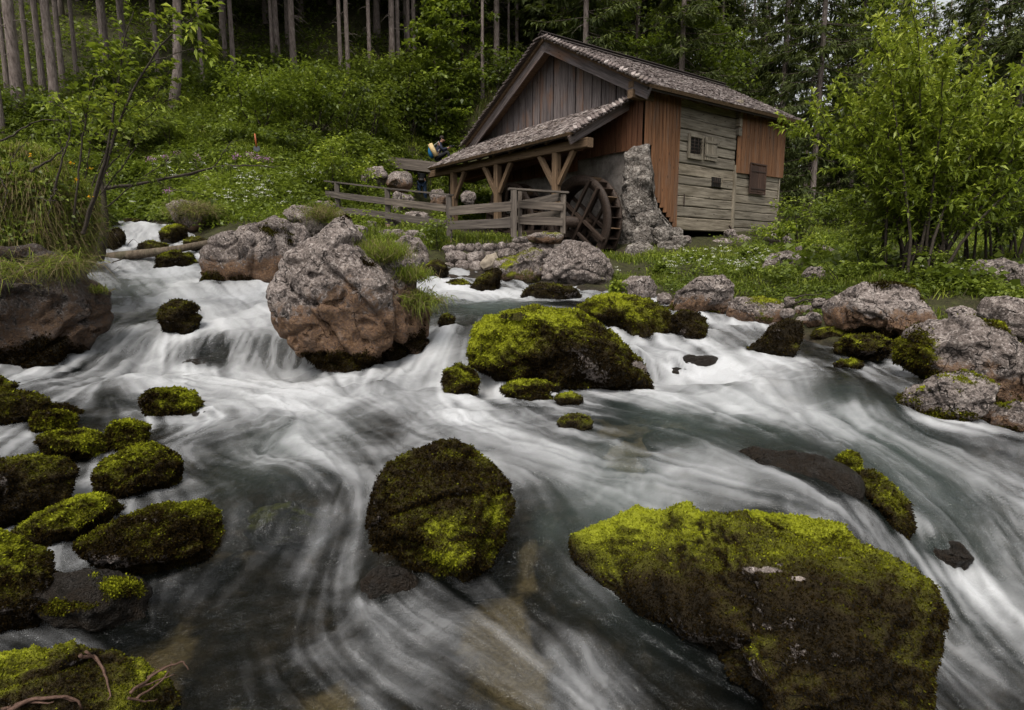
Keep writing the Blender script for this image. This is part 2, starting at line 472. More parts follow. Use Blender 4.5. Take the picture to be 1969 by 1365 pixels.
def ground_material():
    m = NT('stream_bed_and_soil')
    p = m.pos()
    n1 = m.noise(p, 1.3, 5, .6); n2 = m.noise(p, 8, 5, .6); n3 = m.noise(p, 45, 3, .6)
    st = m.n('TexVoronoi', Vector=p, Scale=7.0)
    bed = m.ramp(n2, [(.3, (.008, .007, .006)), (.55, (.028, .022, .017)), (.75, (.06, .045, .033))])
    sv_ = m.n('SeparateColor', i0=st.outputs['Color']).outputs[0]
    bed = m.mix(.6, bed, m.mix(1.0, bed, m.ramp(sv_, [(0, (.35, .33, .3)), (1, (1.7, 1.55, 1.35))]), 'MULTIPLY'))
    sand = m.fr(m.math('ADD', m.attr('sand'), m.math('MULTIPLY', m.math('SUBTRACT', n2, .5), .6)), .3, .7)
    bed = m.mix(sand, bed, m.ramp(n3, [(.3, (.17, .125, .07)), (.7, (.32, .25, .15))]))
    soil = m.ramp(n2, [(.3, (.018, .016, .008)), (.55, (.035, .036, .012)), (.75, (.055, .065, .016))])
    soil = m.mix(m.fr(n3, .55, .7), soil, (.07, .05, .03))
    col = m.mix(m.attr('bank'), bed, soil)
    h = m.math('ADD', n2, m.math('MULTIPLY', n3, .4))
    m.principled(col, .85, m.bump(h, .8, .06), .2)
    return m.m

SAND = [(1210,790,60,.9),(1190,770,45,.9),(1250,760,50,.7),(1050,1010,35,.9),(1040,1000,30,.8),(960,1150,60,.8),(1000,1200,60,.6),(290,1215,50,.8),(260,1240,40,.7),(420,1330,50,.7),(610,1310,60,.55),(680,960,40,.3),
        (300,1180,40,.6),(480,920,60,.35),(1450,660,50,.5),(1500,690,40,.4),(600,1350,80,.4),(1740,1000,40,.2),(1230,830,50,.6)]
sand_pts = [(water_hit(a, b)[0], r, v) for a, b, r, v in SAND]

gu = np.linspace(-1, 1, 300)
gx = 1.9*np.sinh(4.0*gu)*.95
gy = np.concatenate([np.linspace(-8, 1.0, 22)[:-1], 1.0*np.exp(np.linspace(0, math.log(120), 330))])
GX, GY = np.meshgrid(gx, gy)
GZ = HG(GX, GY)
wz = HWB(GX, GY)
bank = sstep(GZ - wz, -.02, .12)
sand = np.zeros_like(GX)
for c, r, v in sand_pts:
    rr = r*c[1]/FPX*1.5
    sand = np.maximum(sand, v*np.exp(-((GX-c[0])**2 + ((GY-c[1])*.6)**2)/(rr*rr)))
# cobbles on the bed
PB = np.stack([GX, GY, np.zeros_like(GX)], -1)
sand = np.clip(sand*1.5*(.75 + .75*fbm(PB*np.array([4.5, 3.0, 1]), 4, 88)), 0, 1)
GZ = GZ + (1-bank)*(.05*np.abs(vnoise(PB*6, 31)) + .03*vnoise(PB*13, 32))
def grid_faces(nr, nc):
    i = np.arange(nr*nc).reshape(nr, nc)
    return np.stack([i[:-1, :-1], i[:-1, 1:], i[1:, 1:], i[1:, :-1]], -1).reshape(-1, 4)
me = mesh_np('ground', np.stack([GX, GY, GZ], -1).reshape(-1, 3), grid_faces(*GX.shape), ground_material(), True,
             dict(bank=bank, sand=sand))
tag(put('ground', me), kind='structure')

# ------------------------------------------------------------------ leaf-like blades, shared by moss, grass and foliage
def unit(v):
    return v/np.maximum(np.linalg.norm(v, axis=-1, keepdims=True), 1e-9)

def leaf_verts(P, D, N, L, Wd, fold=.25, droop=.15):
    """rhombic leaf, folded along its midrib: 4 vertices each"""
    D = unit(D); S = unit(np.cross(D, N)); U = np.cross(S, D)
    L = np.asarray(L)[:, None]; Wd = np.asarray(Wd)[:, None]
    a = P
    mid = P + D*L*.48
    b = mid + S*Wd*.5 + U*Wd*fold
    d = mid - S*Wd*.5 + U*Wd*fold
    c = P + D*L - np.array([0, 0, 1.0])*L*droop
    return np.stack([a, b, c, d], 1).reshape(-1, 3)

def leaf_mesh(name, P, D, N, L, Wd, tint, mat, fold=.25, droop=.15):
    V = leaf_verts(P, D, N, L, Wd, fold, droop)
    F = np.arange(len(V)).reshape(-1, 4)
    return mesh_np(name, V, F, mat, False, dict(tint=np.repeat(tint, 4)))

RNG = np.random.default_rng(7)

# ------------------------------------------------------------------ boulders
_ico = {}
def ico(level):
    if level not in _ico:
        bm = bmesh.new(); bmesh.ops.create_icosphere(bm, subdivisions=level, radius=1.0)
        V = np.array([v.co[:] for v in bm.verts]); F = np.array([[v.index for v in f.verts] for f in bm.faces])
        bm.free(); _ico[level] = (V, F)
    return _ico[level]

def vnormals(V, F):
    n = np.cross(V[F[:, 1]]-V[F[:, 0]], V[F[:, 2]]-V[F[:, 0]])
    out = np.zeros_like(V)
    for k in range(3): 
        for c in range(3): out[:, c] += np.bincount(F[:, k], n[:, c], len(V))
    return unit(out)

#            moss bias, by normal, low moss, tint bias, tint by normal, stain low, stain all, wet low, facets, rough
KIND = {
 'moss':   (.78, .34, .10, .25, .50, .0, .3, .6, .85, 1.0),
 'brown':  (.80, .26, .10, .14, .36, .0, .3, .6, .85, 1.0),
 'bright': (.90, .26, .0, .48, .40, .0, .3, .25, .25, .8),
 'rock':   (-.25, .22, .30, .35, .25, .25, .0, .35, 1.3, .6),
 'rust':   (-.20, .24, .42, .28, .22, 1.0, .05, .4, 1.3, .6),
 'mixed':  (.12, .34, .35, .30, .30, .7, .15, .45, 1.1, .7),
 'dark':   (-.08, .24, .45, .16, .22, .30, .12, .75, 1.2, .6),
 'wet':    (-.1, .22, .0, .30, .25, .2, .5, 1.0, .5, .7),
 'pale':   (.24, .22, .35, .58, .25, .0, .0, .2, 1.1, 1.0),
}
ROCKS = []
def rock(name, label, shape, kind, base=None, Y=None, thick=.9, level=5, seed=0, tufts=0, cat='boulder', group=None, ext=1.25,
         noise=.09, parent=None, q=.78, back=.3, tuftlen=4.2, flat=0.0, mat=None, sunk=None, patches=(), facet=None):
    """shape: outline [(px,py)..] or box (x0,y0,x1,y1). base: photo pixel where it meets water or ground."""
    rng = np.random.default_rng(1000+seed)
    if isinstance(shape, tuple):
        x0, y0, x1, y1 = shape
        th = np.linspace(0, 2*np.pi, 25)[:-1]
        poly = np.stack([(x0+x1)/2 + (x1-x0)/2*np.sign(np.cos(th))*np.abs(np.cos(th))**.85*(1+.08*rng.standard_normal(24)),
                         (y0+y1)/2 - (y1-y0)/2*np.sign(np.sin(th))*np.abs(np.sin(th))**.85*(1+.06*rng.standard_normal(24))], -1)
    else:
        poly = np.array(shape, float)
    lo = poly.min(0); hi = poly.max(0); c = (lo+hi)/2
    if Y is None:
        b = base if base is not None else (c[0], hi[1]-2)
        hit = water_hit(*b)[0]; g = ground_hit(*b)[0]
        Y0 = min(hit[1], g[1])
        scale0 = Y0/FPX
        D0 = thick*math.sqrt((hi[0]-lo[0])*(hi[1]-lo[1]))*scale0*.5
        Y = Y0 + back*D0
    cw = at(c[0], c[1], Y)
    # view-aligned frame of this boulder
    F = unit(cw - np.array([0, 0, CAMZ])); R = unit(np.cross(F, [0, 0, 1.0])); U = np.cross(R, F)
    dist = np.linalg.norm(cw-np.array([0, 0, CAMZ])); cosax = F@np.array([0, CP, -SP]); mpp = dist*cosax/FPX
    # screen outline -> metres in the (R,U) plane through the centre
    q3 = np.array([np.array([0, 0, CAMZ])+np.array([tx, 1, tz])*(dist/(np.array([tx, 1, tz])@F)) for tx, tz in zip(*rays(poly[:, 0], poly[:, 1]))]) - cw
    pu = q3@R; pv = q3@U
    thp = np.arctan2(pv, pu); rp = np.hypot(pu, pv)
    # radial function by casting through the polygon
    tg = np.linspace(-np.pi, np.pi, 241)
    rg = np.zeros(241)
    n = len(pu)
    for i in range(n):
        ax, ay = pu[i], pv[i]; bx, by = pu[(i+1) % n], pv[(i+1) % n]
        den = np.cos(tg)*(by-ay) - np.sin(tg)*(bx-ax)
        den = np.where(np.abs(den) < 1e-9, 1e-9, den)
        rr = (ax*(by-ay) - ay*(bx-ax))/den
        s = (ax*np.sin(tg)-ay*np.cos(tg))/den
        ok = (s >= -1e-6) & (s <= 1+1e-6) & (rr > 0)
        rg = np.where(ok, np.maximum(rg, rr), rg)
    if (rg == 0).any(): rg[rg == 0] = rg[rg > 0].mean()
    k = np.array([.25, .5, .25]); rg = np.convolve(np.r_[rg[-2], rg, rg[1]], k, 'valid')
    size = math.sqrt((pu.max()-pu.min())*(pv.max()-pv.min()))
    D = thick*size*.5
    S, FC = ico(level)
    P = S.copy()
    kb = KIND[kind]
    # flat facets knocked off the sphere
    for _ in range(int(11*(kb[8] if facet is None else facet))+2):
        nn = rng.standard_normal(3); nn[1] -= .8; nn = nn/np.linalg.norm(nn)
        d = rng.uniform(.52, .86); e = np.maximum(0, P@nn-d)
        P = P - nn*e[:, None]*(.92*sstep(np.abs(S[:, 1]), .0, .45)+.12)[:, None]
    rho = np.hypot(P[:, 0], P[:, 2]); th = np.arctan2(P[:, 2], P[:, 0])
    rt = np.interp(th, tg, rg)
    k2 = np.minimum(rho, 1.0)**q
    lx = rt*np.cos(th)*k2; lz = rt*np.sin(th)*k2; ly = P[:, 1]*D
    lz = np.where(lz < 0, lz*ext, lz)
    Lc = np.stack([lx, ly, lz], -1)
    nl = vnormals(Lc, FC)
    q0 = Lc/size*2.0 + seed*3.17
    face = .45 + .55*np.clip(np.abs(nl[:, 1]), 0, 1)
    rim = sstep(rho, .8, 1.0)*.5
    h = noise*size*(1-rim)*(.55*fbm(q0*1.1, 3, seed) + .45*kb[9]*ridged(q0*2.0, 4, seed+3, .55)*.6)
    h += size*.026*kb[9]*fbm(q0*5.0, 4, seed+9)
    if kind in ('rock', 'rust', 'pale', 'mixed', 'dark'): h -= size*.03*np.clip(ridged(q0*1.5+4, 3, seed+13)-.55, 0, 1)
    if kind in ('rock', 'rust', 'pale', 'mixed', 'dark'):
        # ledges and bedding cracks
        w = Lc[:, 2]/size*5.0 + 1.2*fbm(q0*.8, 2, seed+5) + Lc[:, 0]/size*1.3
        h -= size*.025*np.exp(-((w-np.round(w))/.10)**2)*sstep(fbm(q0*1.3, 2, seed+8), -.2, .4)
        h -= size*.03*sstep(vnoise(q0*9, seed+21), .45, .8)
    else:
        h += size*.012*fbm(q0*14, 2, seed+4)
    # a few broken planes: grooves with a step beside them
    for _ in range(0 if seed == 1 else 4 if kind in ('rock', 'rust', 'pale', 'mixed', 'dark') else 1):
        nn = unit(rng.standard_normal(3)*np.array([1, .6, 1.2])); dd = (Lc/size)@nn - rng.uniform(-.3, .3) + .05*fbm(q0*1.6, 3, seed+50+_)
        msk = sstep(fbm(q0*.9, 2, seed+60+_), -.35, .25)*(1-rim)
        h -= size*(.030*np.exp(-(dd/.016)**2) - .030*sstep(dd, -.004, .02) + .030*sstep(dd, .02, .30))*msk
    Lc = Lc + nl*h[:, None]
    Wd = cw + Lc[:, :1]*R + Lc[:, 1:2]*F + Lc[:, 2:3]*U
    if sunk is not None:
        # let it sit so deep that its top only just meets the flowing surface
        dz_ = sunk - np.max(Wd[:, 2] - HWB(Wd[:, 0], Wd[:, 1])); Wd = Wd + np.array([0, 0, dz_]); cw = cw + np.array([0, 0, dz_])
    nw = vnormals(Wd, FC)
    zw = HW(Wd[:, 0], Wd[:, 1])
    zlow = np.maximum(zw, Wd[:, 2].min()+.1*size) if Y is None else np.maximum(zw, Wd[:, 2].min()+.15*size)
    hgt = max(.1, Wd[:, 2].max()-np.median(zlow))
    lowf = 1 - sstep((Wd[:, 2]-zlow)/hgt, .0, .45)
    l1 = fbm(Wd*(1.6/size), 3, seed+31); l2 = fbm(Wd*(4.5/size), 3, seed+37)
    moss = kb[0] + kb[1]*nw[:, 2] + kb[2]*lowf + .30*l1 + .14*l2
    tint = kb[3] + kb[4]*nw[:, 2] + .34*l1 + .24*l2 - .14*lowf
    stain = kb[6] + kb[5]*(1 - sstep((Wd[:, 2]-zlow)/hgt + .22*l1 + .10*l2, .10, .70)) + .15*l1
    wet = np.clip(kb[7]*(1 - sstep(Wd[:, 2]-zw, .02, .05+.16*min(hgt, 1)))*1.0 + (1.0 if kind == 'wet' else 0), 0, 1)
    if patches:
        rel = Wd - np.array([0, 0, CAMZ]); dep = rel[:, 1]*CP - rel[:, 2]*SP; ppx = PW/2 + FPX*rel[:, 0]/dep; ppy = PH/2 - FPX*(rel[:, 1]*SP+rel[:, 2]*CP)/dep
        front = sstep(-(nw@F), -.35, .1)
        for x_, y_, rr1, rr2, dt, dm in patches:
            g_ = np.exp(-(((ppx-x_)/rr1)**2 + ((ppy-y_)/rr2)**2) + .5*l2)*front
            tint = tint + dt*np.clip(g_, 0, 1); moss = moss + dm*np.clip(g_, 0, 1)
    if kind == 'dark': wet = np.maximum(wet, np.clip(.52 + .3*l1, 0, 1)); stain = stain + .35  # dark kind: wet and stain values raised all over to darken the rock
    me = mesh_np(name, Wd-cw, FC, mat or M_ROCK, True, dict(moss=moss, tint=np.clip(tint, 0, 1), stain=stain, wet=wet))
    o = put(name, me, cw, parent)
    if parent is None: tag(o, label, cat, group)
    ROCKS.append((o, Wd, FC, nw, size))
    if tufts:
        A = .5*np.linalg.norm(np.cross(Wd[FC[:, 1]]-Wd[FC[:, 0]], Wd[FC[:, 2]]-Wd[FC[:, 0]]), axis=1)
        mf = sstep(moss[FC].mean(1), .3, .6)*(Wd[FC].mean(1)[:, 2] > zw[FC].mean(1)-.02)*np.clip(.25+nw[FC].mean(1)@(-F)+.3*nw[FC].mean(1)[:, 2], .05, 1)
        pr = A*mf
        if pr.sum() > 0:
            pr = pr/pr.sum()
            idx = rng.choice(len(FC), tufts, p=pr)
            r1 = rng.random((tufts, 2)); fl = r1.sum(1) > 1; r1[fl] = 1-r1[fl]
            a = Wd[FC[idx]]; pt = a[:, 0]+(a[:, 1]-a[:, 0])*r1[:, :1]+(a[:, 2]-a[:, 0])*r1[:, 1:]
            nn = nw[FC[idx, 0]]
            dd = nn + .75*rng.standard_normal((tufts, 3)); dd[:, 2] -= .35*(1-nn[:, 2])
            t = np.clip(tint[FC[idx, 0]] + .13*rng.standard_normal(tufts), 0, 1)
            ll = tuftlen*mpp*(.45+1.3*rng.random(tufts)**2)
            mm = leaf_mesh('moss', pt-cw, dd, rng.standard_normal((tufts, 3)), ll, ll*.55, t, M_MOSS, .2, .1)
            mo = put('moss', mm, cw, o); tag(mo, kind='stuff')
    return o

# --- the mossy stones of the foreground
rock('mossy_boulder', 'largest moss-covered boulder at the lower right, water pouring round its right end',
     [(1092,1040),(1130,1008),(1200,985),(1300,982),(1400,1008),(1500,1030),(1640,1058),(1705,1076),(1762,1112),(1800,1168),(1802,1230),(1790,1300),(1775,1400),(1740,1480),(1560,1480),(1490,1365),(1440,1290),(1330,1225),(1220,1160),(1120,1100)],
     'moss', Y=2.62, thick=.75, level=7, seed=1, tufts=46000, ext=1.15, noise=.05, facet=.12, patches=[(1280,1010,190,40,.28,.1),(1500,1070,150,30,.2,.1),(1180,1050,60,40,.2,0),(1480,1250,60,60,.32,0),(1340,1120,90,40,-.1,0),(1560,1150,200,60,-.18,0),(1650,1280,120,110,-.22,0),(1250,1150,80,40,-.22,0),(1480,1095,30,7,0,-.75),(1620,1072,50,5,0,-.7),(1535,1112,16,6,0,-.75),(1500,1085,14,4,0,-.7),(1440,1092,12,5,0,-.6)])
rock('mossy_slab', 'bright green mossy slab just behind the largest lower right boulder',
     [(1370,990),(1440,980),(1540,993),(1620,1012),(1662,1058),(1600,1090),(1480,1085),(1390,1050)], 'bright', Y=3.15, thick=.8, level=6, seed=2, tufts=9000, ext=1.2, noise=.05)
rock('mossy_boulder', 'domed brown mossy boulder alone in the middle of the foreground current',
     [(708,980),(718,930),(745,890),(800,860),(860,846),(905,855),(945,885),(975,925),(990,965),(975,1000),(960,1030),(945,1065),(890,1090),(835,1095),(775,1062),(712,1045)],
     'brown', base=(850,1090), thick=.95, level=7, seed=3, tufts=28000, ext=1.2, noise=.07, facet=1.1, patches=[(920,975,50,45,.55,.2),(860,1010,50,25,.5,.2),(850,1075,60,25,.5,.2),(880,872,30,14,.4,.1),(800,880,50,10,.3,.1),(960,940,20,25,.3,0),(940,1050,40,25,.25,0)])
rock('mossy_boulder', 'wedge-shaped bright mossy boulder pointing left among the left foreground stones',
     [(143,1048),(200,1012),(260,985),(330,965),(400,958),(428,978),(432,1020),(405,1060),(330,1090),(285,1108),(215,1090),(160,1068)],
     'moss', base=(300,1095), thick=.8, level=6, seed=4, tufts=19000, noise=.06)
rock('mossy_boulder', 'long low mossy boulder directly behind the wedge-shaped stone on the left',
     [(20,1020),(80,985),(150,955),(200,950),(240,975),(200,1000),(140,1030),(60,1045)], 'moss', base=(120,1040), thick=.9, level=5, seed=5, tufts=6000, noise=.07)
rock('mossy_boulder', 'flat-topped dark mossy block at the left picture edge with brown overhanging moss',
     [(-90,880),(0,877),(60,875),(120,885),(143,905),(130,960),(80,990),(0,1020),(-90,1020)], 'brown', base=(20,1010), thick=1.0, level=6, seed=6, tufts=9000, noise=.06)
rock('mossy_boulder', 'rounded mossy boulder with dark flanks beside the flat-topped left block',
     [(175,915),(200,885),(250,862),(290,852),(330,868),(350,890),(345,925),(290,945),(230,955),(185,945)], 'moss', base=(260,950), thick=.95, level=6, seed=7, tufts=9000, noise=.07)
rock('mossy_stone', 'small bright green mossy knob standing in the current above the rounded left boulder', (200,808,288,862), 'bright', thick=1.0, level=5, seed=8, tufts=4000, cat='stone')
rock('mossy_stone', 'low bright mossy stone left of the small green knob, water around it', (72,826,210,884), 'bright', thick=.9, level=5, seed=9, tufts=4500, cat='stone')
rock('mossy_stone', 'bright mossy hump at the left with a thin veil of water over its side', (55,790,150,832), 'bright', thick=1.0, level=5, seed=10, tufts=3000, cat='stone')
rock('mossy_boulder', 'long brown mossy ridge running out from the left edge into the pool',
     [(-60,750),(0,745),(60,760),(110,778),(185,790),(190,802),(130,812),(60,808),(-60,822)], 'brown', base=(60,808), thick=.8, level=5, seed=11, tufts=5000, noise=.06)
rock('mossy_stone', 'brown lump at the left edge behind the long mossy ridge', (-50,728,32,775), 'brown', base=(0,772), level=5, seed=12, tufts=1200, cat='stone')
rock('mossy_stone', 'green-capped stone with a wet black right shoulder in the left pool', (262,748,388,802), 'moss', thick=.9, level=5, seed=13, tufts=4500, cat='stone')
rock('wet_stone', 'smooth wet black stone touching the green-capped stone in the left pool', (355,758,412,800), 'wet', level=4, seed=14, sunk=0.04, facet=.1, noise=.05, cat='stone')
rock('mossy_boulder', 'upright mossy boulder cut by the left picture edge below the flat-topped block', (-70,1028,106,1200), 'moss', thick=.95, level=6, seed=15, tufts=12000)
rock('wet_slab', 'low wet dark slab with patches of moss under the wedge-shaped stone', (55,1098,285,1200), 'wet', thick=.9, level=5, seed=16, tufts=3500, patches=[(240,1130,40,20,.15,.8),(150,1165,70,14,.05,.6),(90,1170,40,12,.05,.5)], cat='stone')
rock('mossy_boulder', 'mossy boulder in the bottom left corner with bare roots on top',
     [(-90,1290),(0,1262),(80,1245),(160,1245),(240,1262),(310,1290),(345,1340),(350,1420),(300,1500),(-90,1500)], 'moss', Y=2.0, thick=.8, level=6, seed=17, tufts=16000, noise=.05)
rock('wet_rock', 'black water-washed rock at the foot of the domed boulder, left side', (690,1058,800,1145), 'wet', thick=.9, level=5, seed=18, sunk=0.09, facet=.6, noise=0.1, cat='rock', back=.6, ext=1.1)
rock('submerged_rock', 'green submerged rock under a sheet of water left of the domed boulder', (470,925,640,1000), 'moss', base=(560,985), thick=.9, level=5, seed=19, sunk=-0.03, facet=.1, noise=.05, cat='rock', back=.9)
# --- middle of the stream
rock('mossy_boulder', 'broad humped mossy boulder filling the middle of the stream below the mill pool',
     [(895,655),(905,625),(940,603),(1000,592),(1060,592),(1110,600),(1150,622),(1190,655),(1230,690),(1253,722),(1250,742),(1150,752),(1050,738),(950,718),(905,702),(893,680)],
     'moss', base=(1080,742), thick=.85, level=7, seed=20, tufts=28000, noise=.06, tuftlen=3.6, patches=[(1030,610,90,16,.25,.1),(940,640,50,30,.22,.1),(920,690,25,25,.2,.1),(1110,740,50,14,.3,.2),(1180,710,60,30,-.2,0),(1050,690,110,30,-.16,0),(1225,700,14,8,0,-.7),(1240,712,10,10,0,-.6)])
rock('mossy_boulder', 'mossy boulder with a steep dark right face behind the broad humped boulder',
     [(1100,590),(1140,573),(1200,567),(1250,575),(1285,598),(1303,640),(1295,664),(1240,670),(1190,662),(1160,635),(1125,608)], 'moss', Y=8.0, thick=.8, level=6, seed=21, tufts=9000, noise=.06, tuftlen=3.2)
rock('mossy_stone', 'small dark mossy stone right beside the steep-faced mossy boulder', (1288,598,1362,656), 'brown', base=(1330,652), level=5, seed=22, tufts=2500, cat='stone', tuftlen=3)
rock('mossy_stone', 'small upright mossy stone splitting the fall between the two large middle boulders', (853,700,920,768), 'moss', level=5, seed=23, tufts=3500, cat='stone', tuftlen=3.4)
rock('wet_rock', 'black wet rock base under the small upright stone at the fall', (845,755,935,800), 'wet', level=4, seed=24, sunk=0.02, facet=.1, noise=.05, cat='rock', back=.7)
rock('mossy_stone', 'low round mossy stone below the front of the humped boulder', (968,730,1066,774), 'moss', level=5, seed=25, tufts=3500, cat='stone', tuftlen=3.4)
rock('mossy_stone', 'bright strip of moss at the foot of the humped boulder', (1070,722,1150,752), 'bright', level=4, seed=26, tufts=1500, cat='stone', tuftlen=3)
rock('mossy_stone', 'tiny mossy stone in the clear shallow right of the low round stone', (1066,755,1120,778), 'moss', level=4, seed=27, tufts=700, cat='stone', tuftlen=3)
rock('mossy_stone', 'half-sunk mossy stone with a white curl beside the tan shallow', (1070,797,1140,828), 'moss', level=4, seed=28, tufts=700, cat='stone', tuftlen=3, back=.7)
rock('mossy_stone', 'little mossy stone in the gap right of the giant grey boulder', (843,604,876,634), 'moss', level=4, seed=29, tufts=700, cat='stone', tuftlen=2.6)
rock('limestone_boulder', 'giant grey boulder with rusty underside and a grass tuft, centre left',
     [(640,418),(665,416),(700,448),(745,480),(790,512),(825,558),(845,602),(835,650),(800,690),(740,706),(680,722),(620,694),(560,655),(515,602),(510,570),(530,520),(560,482),(600,452)],
     'rust', base=(680,715), thick=.9, level=7, seed=30, tufts=9000, noise=.055, tuftlen=3, back=.35, ext=1.15, patches=[(665,425,30,16,-.12,.7),(725,455,18,22,-.1,.5),(720,508,36,16,-.1,.8),(690,495,30,14,-.1,.6),(780,650,55,35,.1,.75),(700,700,90,18,0,.8),(600,690,40,20,-.1,.4)])
rock('limestone_boulder', 'second big pale boulder with moss on its crest, left behind the giant grey one',
     [(385,490),(402,458),(430,440),(480,422),(530,414),(575,432),(600,462),(600,520),(560,570),(500,580),(420,565),(385,540)],
     'rust', Y=10.6, thick=.85, level=6, seed=31, tufts=3500, noise=.075, tuftlen=2.6, patches=[(520,440,34,16,-.15,.6),(555,470,18,22,-.15,.5),(450,545,60,24,-.2,.3)])
rock('limestone_boulder', 'dark overhanging rock under the grassy left bank',
     [(80,465),(130,488),(180,528),(220,560),(224,600),(190,650),(140,690),(100,735),(0,750),(-100,750),(-140,560),(-60,480)],
     'dark', Y=6.9, thick=.8, level=6, seed=32, tufts=4000, noise=.10, ext=1.05, patches=[(60,690,110,60,-.15,.7),(190,470,30,30,.1,.3)])
rock('mossy_stone', 'mossy stone in the white cascade below the fallen log', (305,578,386,642), 'brown', base=(345,640), level=5, seed=33, tufts=3000, cat='stone', tuftlen=2.8)
rock('wet_rock', 'dark wet ledge showing through the left waterfall', (330,645,455,712), 'wet', base=(390,705), level=5, seed=34, sunk=0.03, facet=.1, noise=.05, cat='rock', back=.9, thick=.7)
rock('wet_rock', 'dark wet stone at the left rim of the cascade beside the mossy cascade stone', (222,600,290,642), 'wet', base=(256,638), level=4, seed=35, sunk=0.02, facet=.1, noise=.05, cat='rock', back=.7)
rock('wet_rock', 'long dark rock washed over at the foot of the left waterfall', (130,728,268,758), 'wet', base=(200,752), level=4, seed=36, sunk=0.0, facet=.1, noise=.05, cat='rock', back=.7)
rock('mossy_boulder', 'mossy boulder under the right end of the fallen log', (296,484,382,535), 'moss', Y=11.2, level=5, seed=37, tufts=2500, tuftlen=2.4)
rock('mossy_stone', 'mossy stone at the right side of the small upper fall', (308,432,362,472), 'moss', Y=12.9, level=4, seed=38, tufts=1500, cat='stone', tuftlen=2.2)
rock('mossy_stone', 'mossy stone at the left side of the small upper fall, by the tree foot', (196,438,246,492), 'moss', Y=12.4, level=4, seed=39, tufts=1500, cat='stone', tuftlen=2.2)
rock('mossy_stone', 'low mossy stone at the foot of the small upper fall, behind the log', (262,463,325,492), 'moss', Y=12.2, level=4, seed=40, tufts=900, cat='stone', tuftlen=2.2)
rock('mossy_stone', 'flat mossy stone at the brink above the small upper fall', (296,420,338,436), 'moss', Y=14.3, level=4, seed=41, tufts=400, cat='stone', tuftlen=2.2)
rock('mossy_stone', 'small mossy stone left on the brink of the upper fall', (230,420,280,433), 'brown', Y=14.6, level=4, seed=42, tufts=300, cat='stone', tuftlen=2.2)
rock('mossy_stone', 'mossy stone beside the log just left of the second big boulder', (350,455,398,480), 'moss', Y=12.1, level=4, seed=43, tufts=600, cat='stone', tuftlen=2.2)
rock('limestone_boulder', 'shaded brown boulder with dry grass hanging down, above the upper fall', [(318,395),(345,383),(385,392),(410,420),(405,460),(380,470),(345,440)], 'mixed', Y=13.6, level=5, seed=44, noise=.1)
# --- right bank
rock('limestone_boulder', 'pinkish boulder with rusty front on the right bank below the white flowers',
     [(1283,590),(1300,560),(1345,532),(1390,527),(1418,548),(1412,580),(1385,605),(1330,615),(1295,610)], 'rust', base=(1345,608), thick=.9, level=6, seed=50, tufts=1500, tuftlen=2.8, noise=.08)
rock('limestone_boulder', 'low brown boulder between the pinkish one and the pebble bank', (1395,567,1506,624), 'mixed', thick=.9, level=5, seed=51, tufts=900, tuftlen=2.6)
rock('mossy_boulder', 'pointed brown stone in the middle of the right-hand current', [(1420,676),(1455,655),(1490,625),(1515,615),(1543,620),(1545,655),(1530,680),(1480,684)], 'brown', base=(1500,680), thick=.9, level=5, seed=52, tufts=3000, tuftlen=3)
rock('limestone_boulder', 'broad flat-topped pale boulder under the willow bush on the right bank',
     [(1572,590),(1600,565),(1660,545),(1710,538),(1760,550),(1800,590),(1812,620),(1790,650),(1700,655),(1620,645),(1585,625)], 'rust', base=(1690,648), thick=1.0, level=6, seed=53, tufts=3500, tuftlen=3, noise=.07, patches=[(1720,545,60,14,-.1,.7),(1780,570,25,14,-.1,.5),(1660,642,90,14,-.1,.7)])
rock('mossy_stone', 'dark knobbly mossy stone in front of the flat-topped right boulder', (1597,643,1716,690), 'moss', thick=.9, level=5, seed=54, tufts=3500, cat='stone', tuftlen=3, noise=.13)
rock('mossy_stone', 'thin mossy stone at the waterside behind the knobbly one', (1555,630,1630,654), 'moss', level=4, seed=55, tufts=900, cat='stone', tuftlen=2.6)
rock('limestone_boulder', 'big blotchy boulder with moss on its left flank at the right picture edge',
     [(1706,690),(1725,650),(1755,622),(1800,614),(1870,612),(1925,622),(1960,660),(1985,720),(1980,790),(1920,800),(1840,745),(1760,720)], 'mixed', Y=5.9, thick=.9, level=6, seed=56, tufts=5000, noise=.09, patches=[(1760,680,45,45,.05,.6),(1780,725,60,14,.15,.5),(1920,625,30,14,.1,.5),(1850,660,60,40,0,-.4)])
rock('limestone_boulder', 'grey cracked boulder high at the right picture edge behind the blotchy one',
     [(1876,600),(1890,570),(1930,566),(2010,572),(2060,620),(2040,670),(1960,665),(1905,630)], 'rock', Y=7.0, thick=.9, level=5, seed=57, noise=.09)
rock('limestone_boulder', 'pale yellow-green boulder standing in the water at the right',
     [(1717,770),(1740,745),(1790,722),(1845,714),(1885,722),(1918,740),(1912,775),(1880,800),(1810,810),(1740,800)], 'pale', base=(1800,805), thick=.85, level=6, seed=58, tufts=3500, noise=.09)
rock('limestone_stone', 'small pale stone wedged between the flat-topped boulder and the blotchy boulder', (1818,588,1880,620), 'rock', Y=6.9, level=4, seed=59, cat='stone')
rock('limestone_boulder', 'grey layered boulder behind the flowers at the far right', [(1858,520),(1880,497),(1930,496),(1960,505),(1955,545),(1900,552),(1865,545)], 'rock', Y=8.7, level=5, seed=60, noise=.1)
rock('limestone_boulder', 'grey boulder cut by the right picture edge beside the layered one', (1926,505,2030,572), 'rock', Y=8.2, level=5, seed=61, noise=.1)
rock('limestone_boulder', 'weathered outcrop in the grass in front of the mill corner', [(1462,515),(1480,488),(1510,480),(1545,490),(1560,505),(1540,520),(1490,526)], 'rock', Y=11.7, level=5, seed=62, noise=.13)
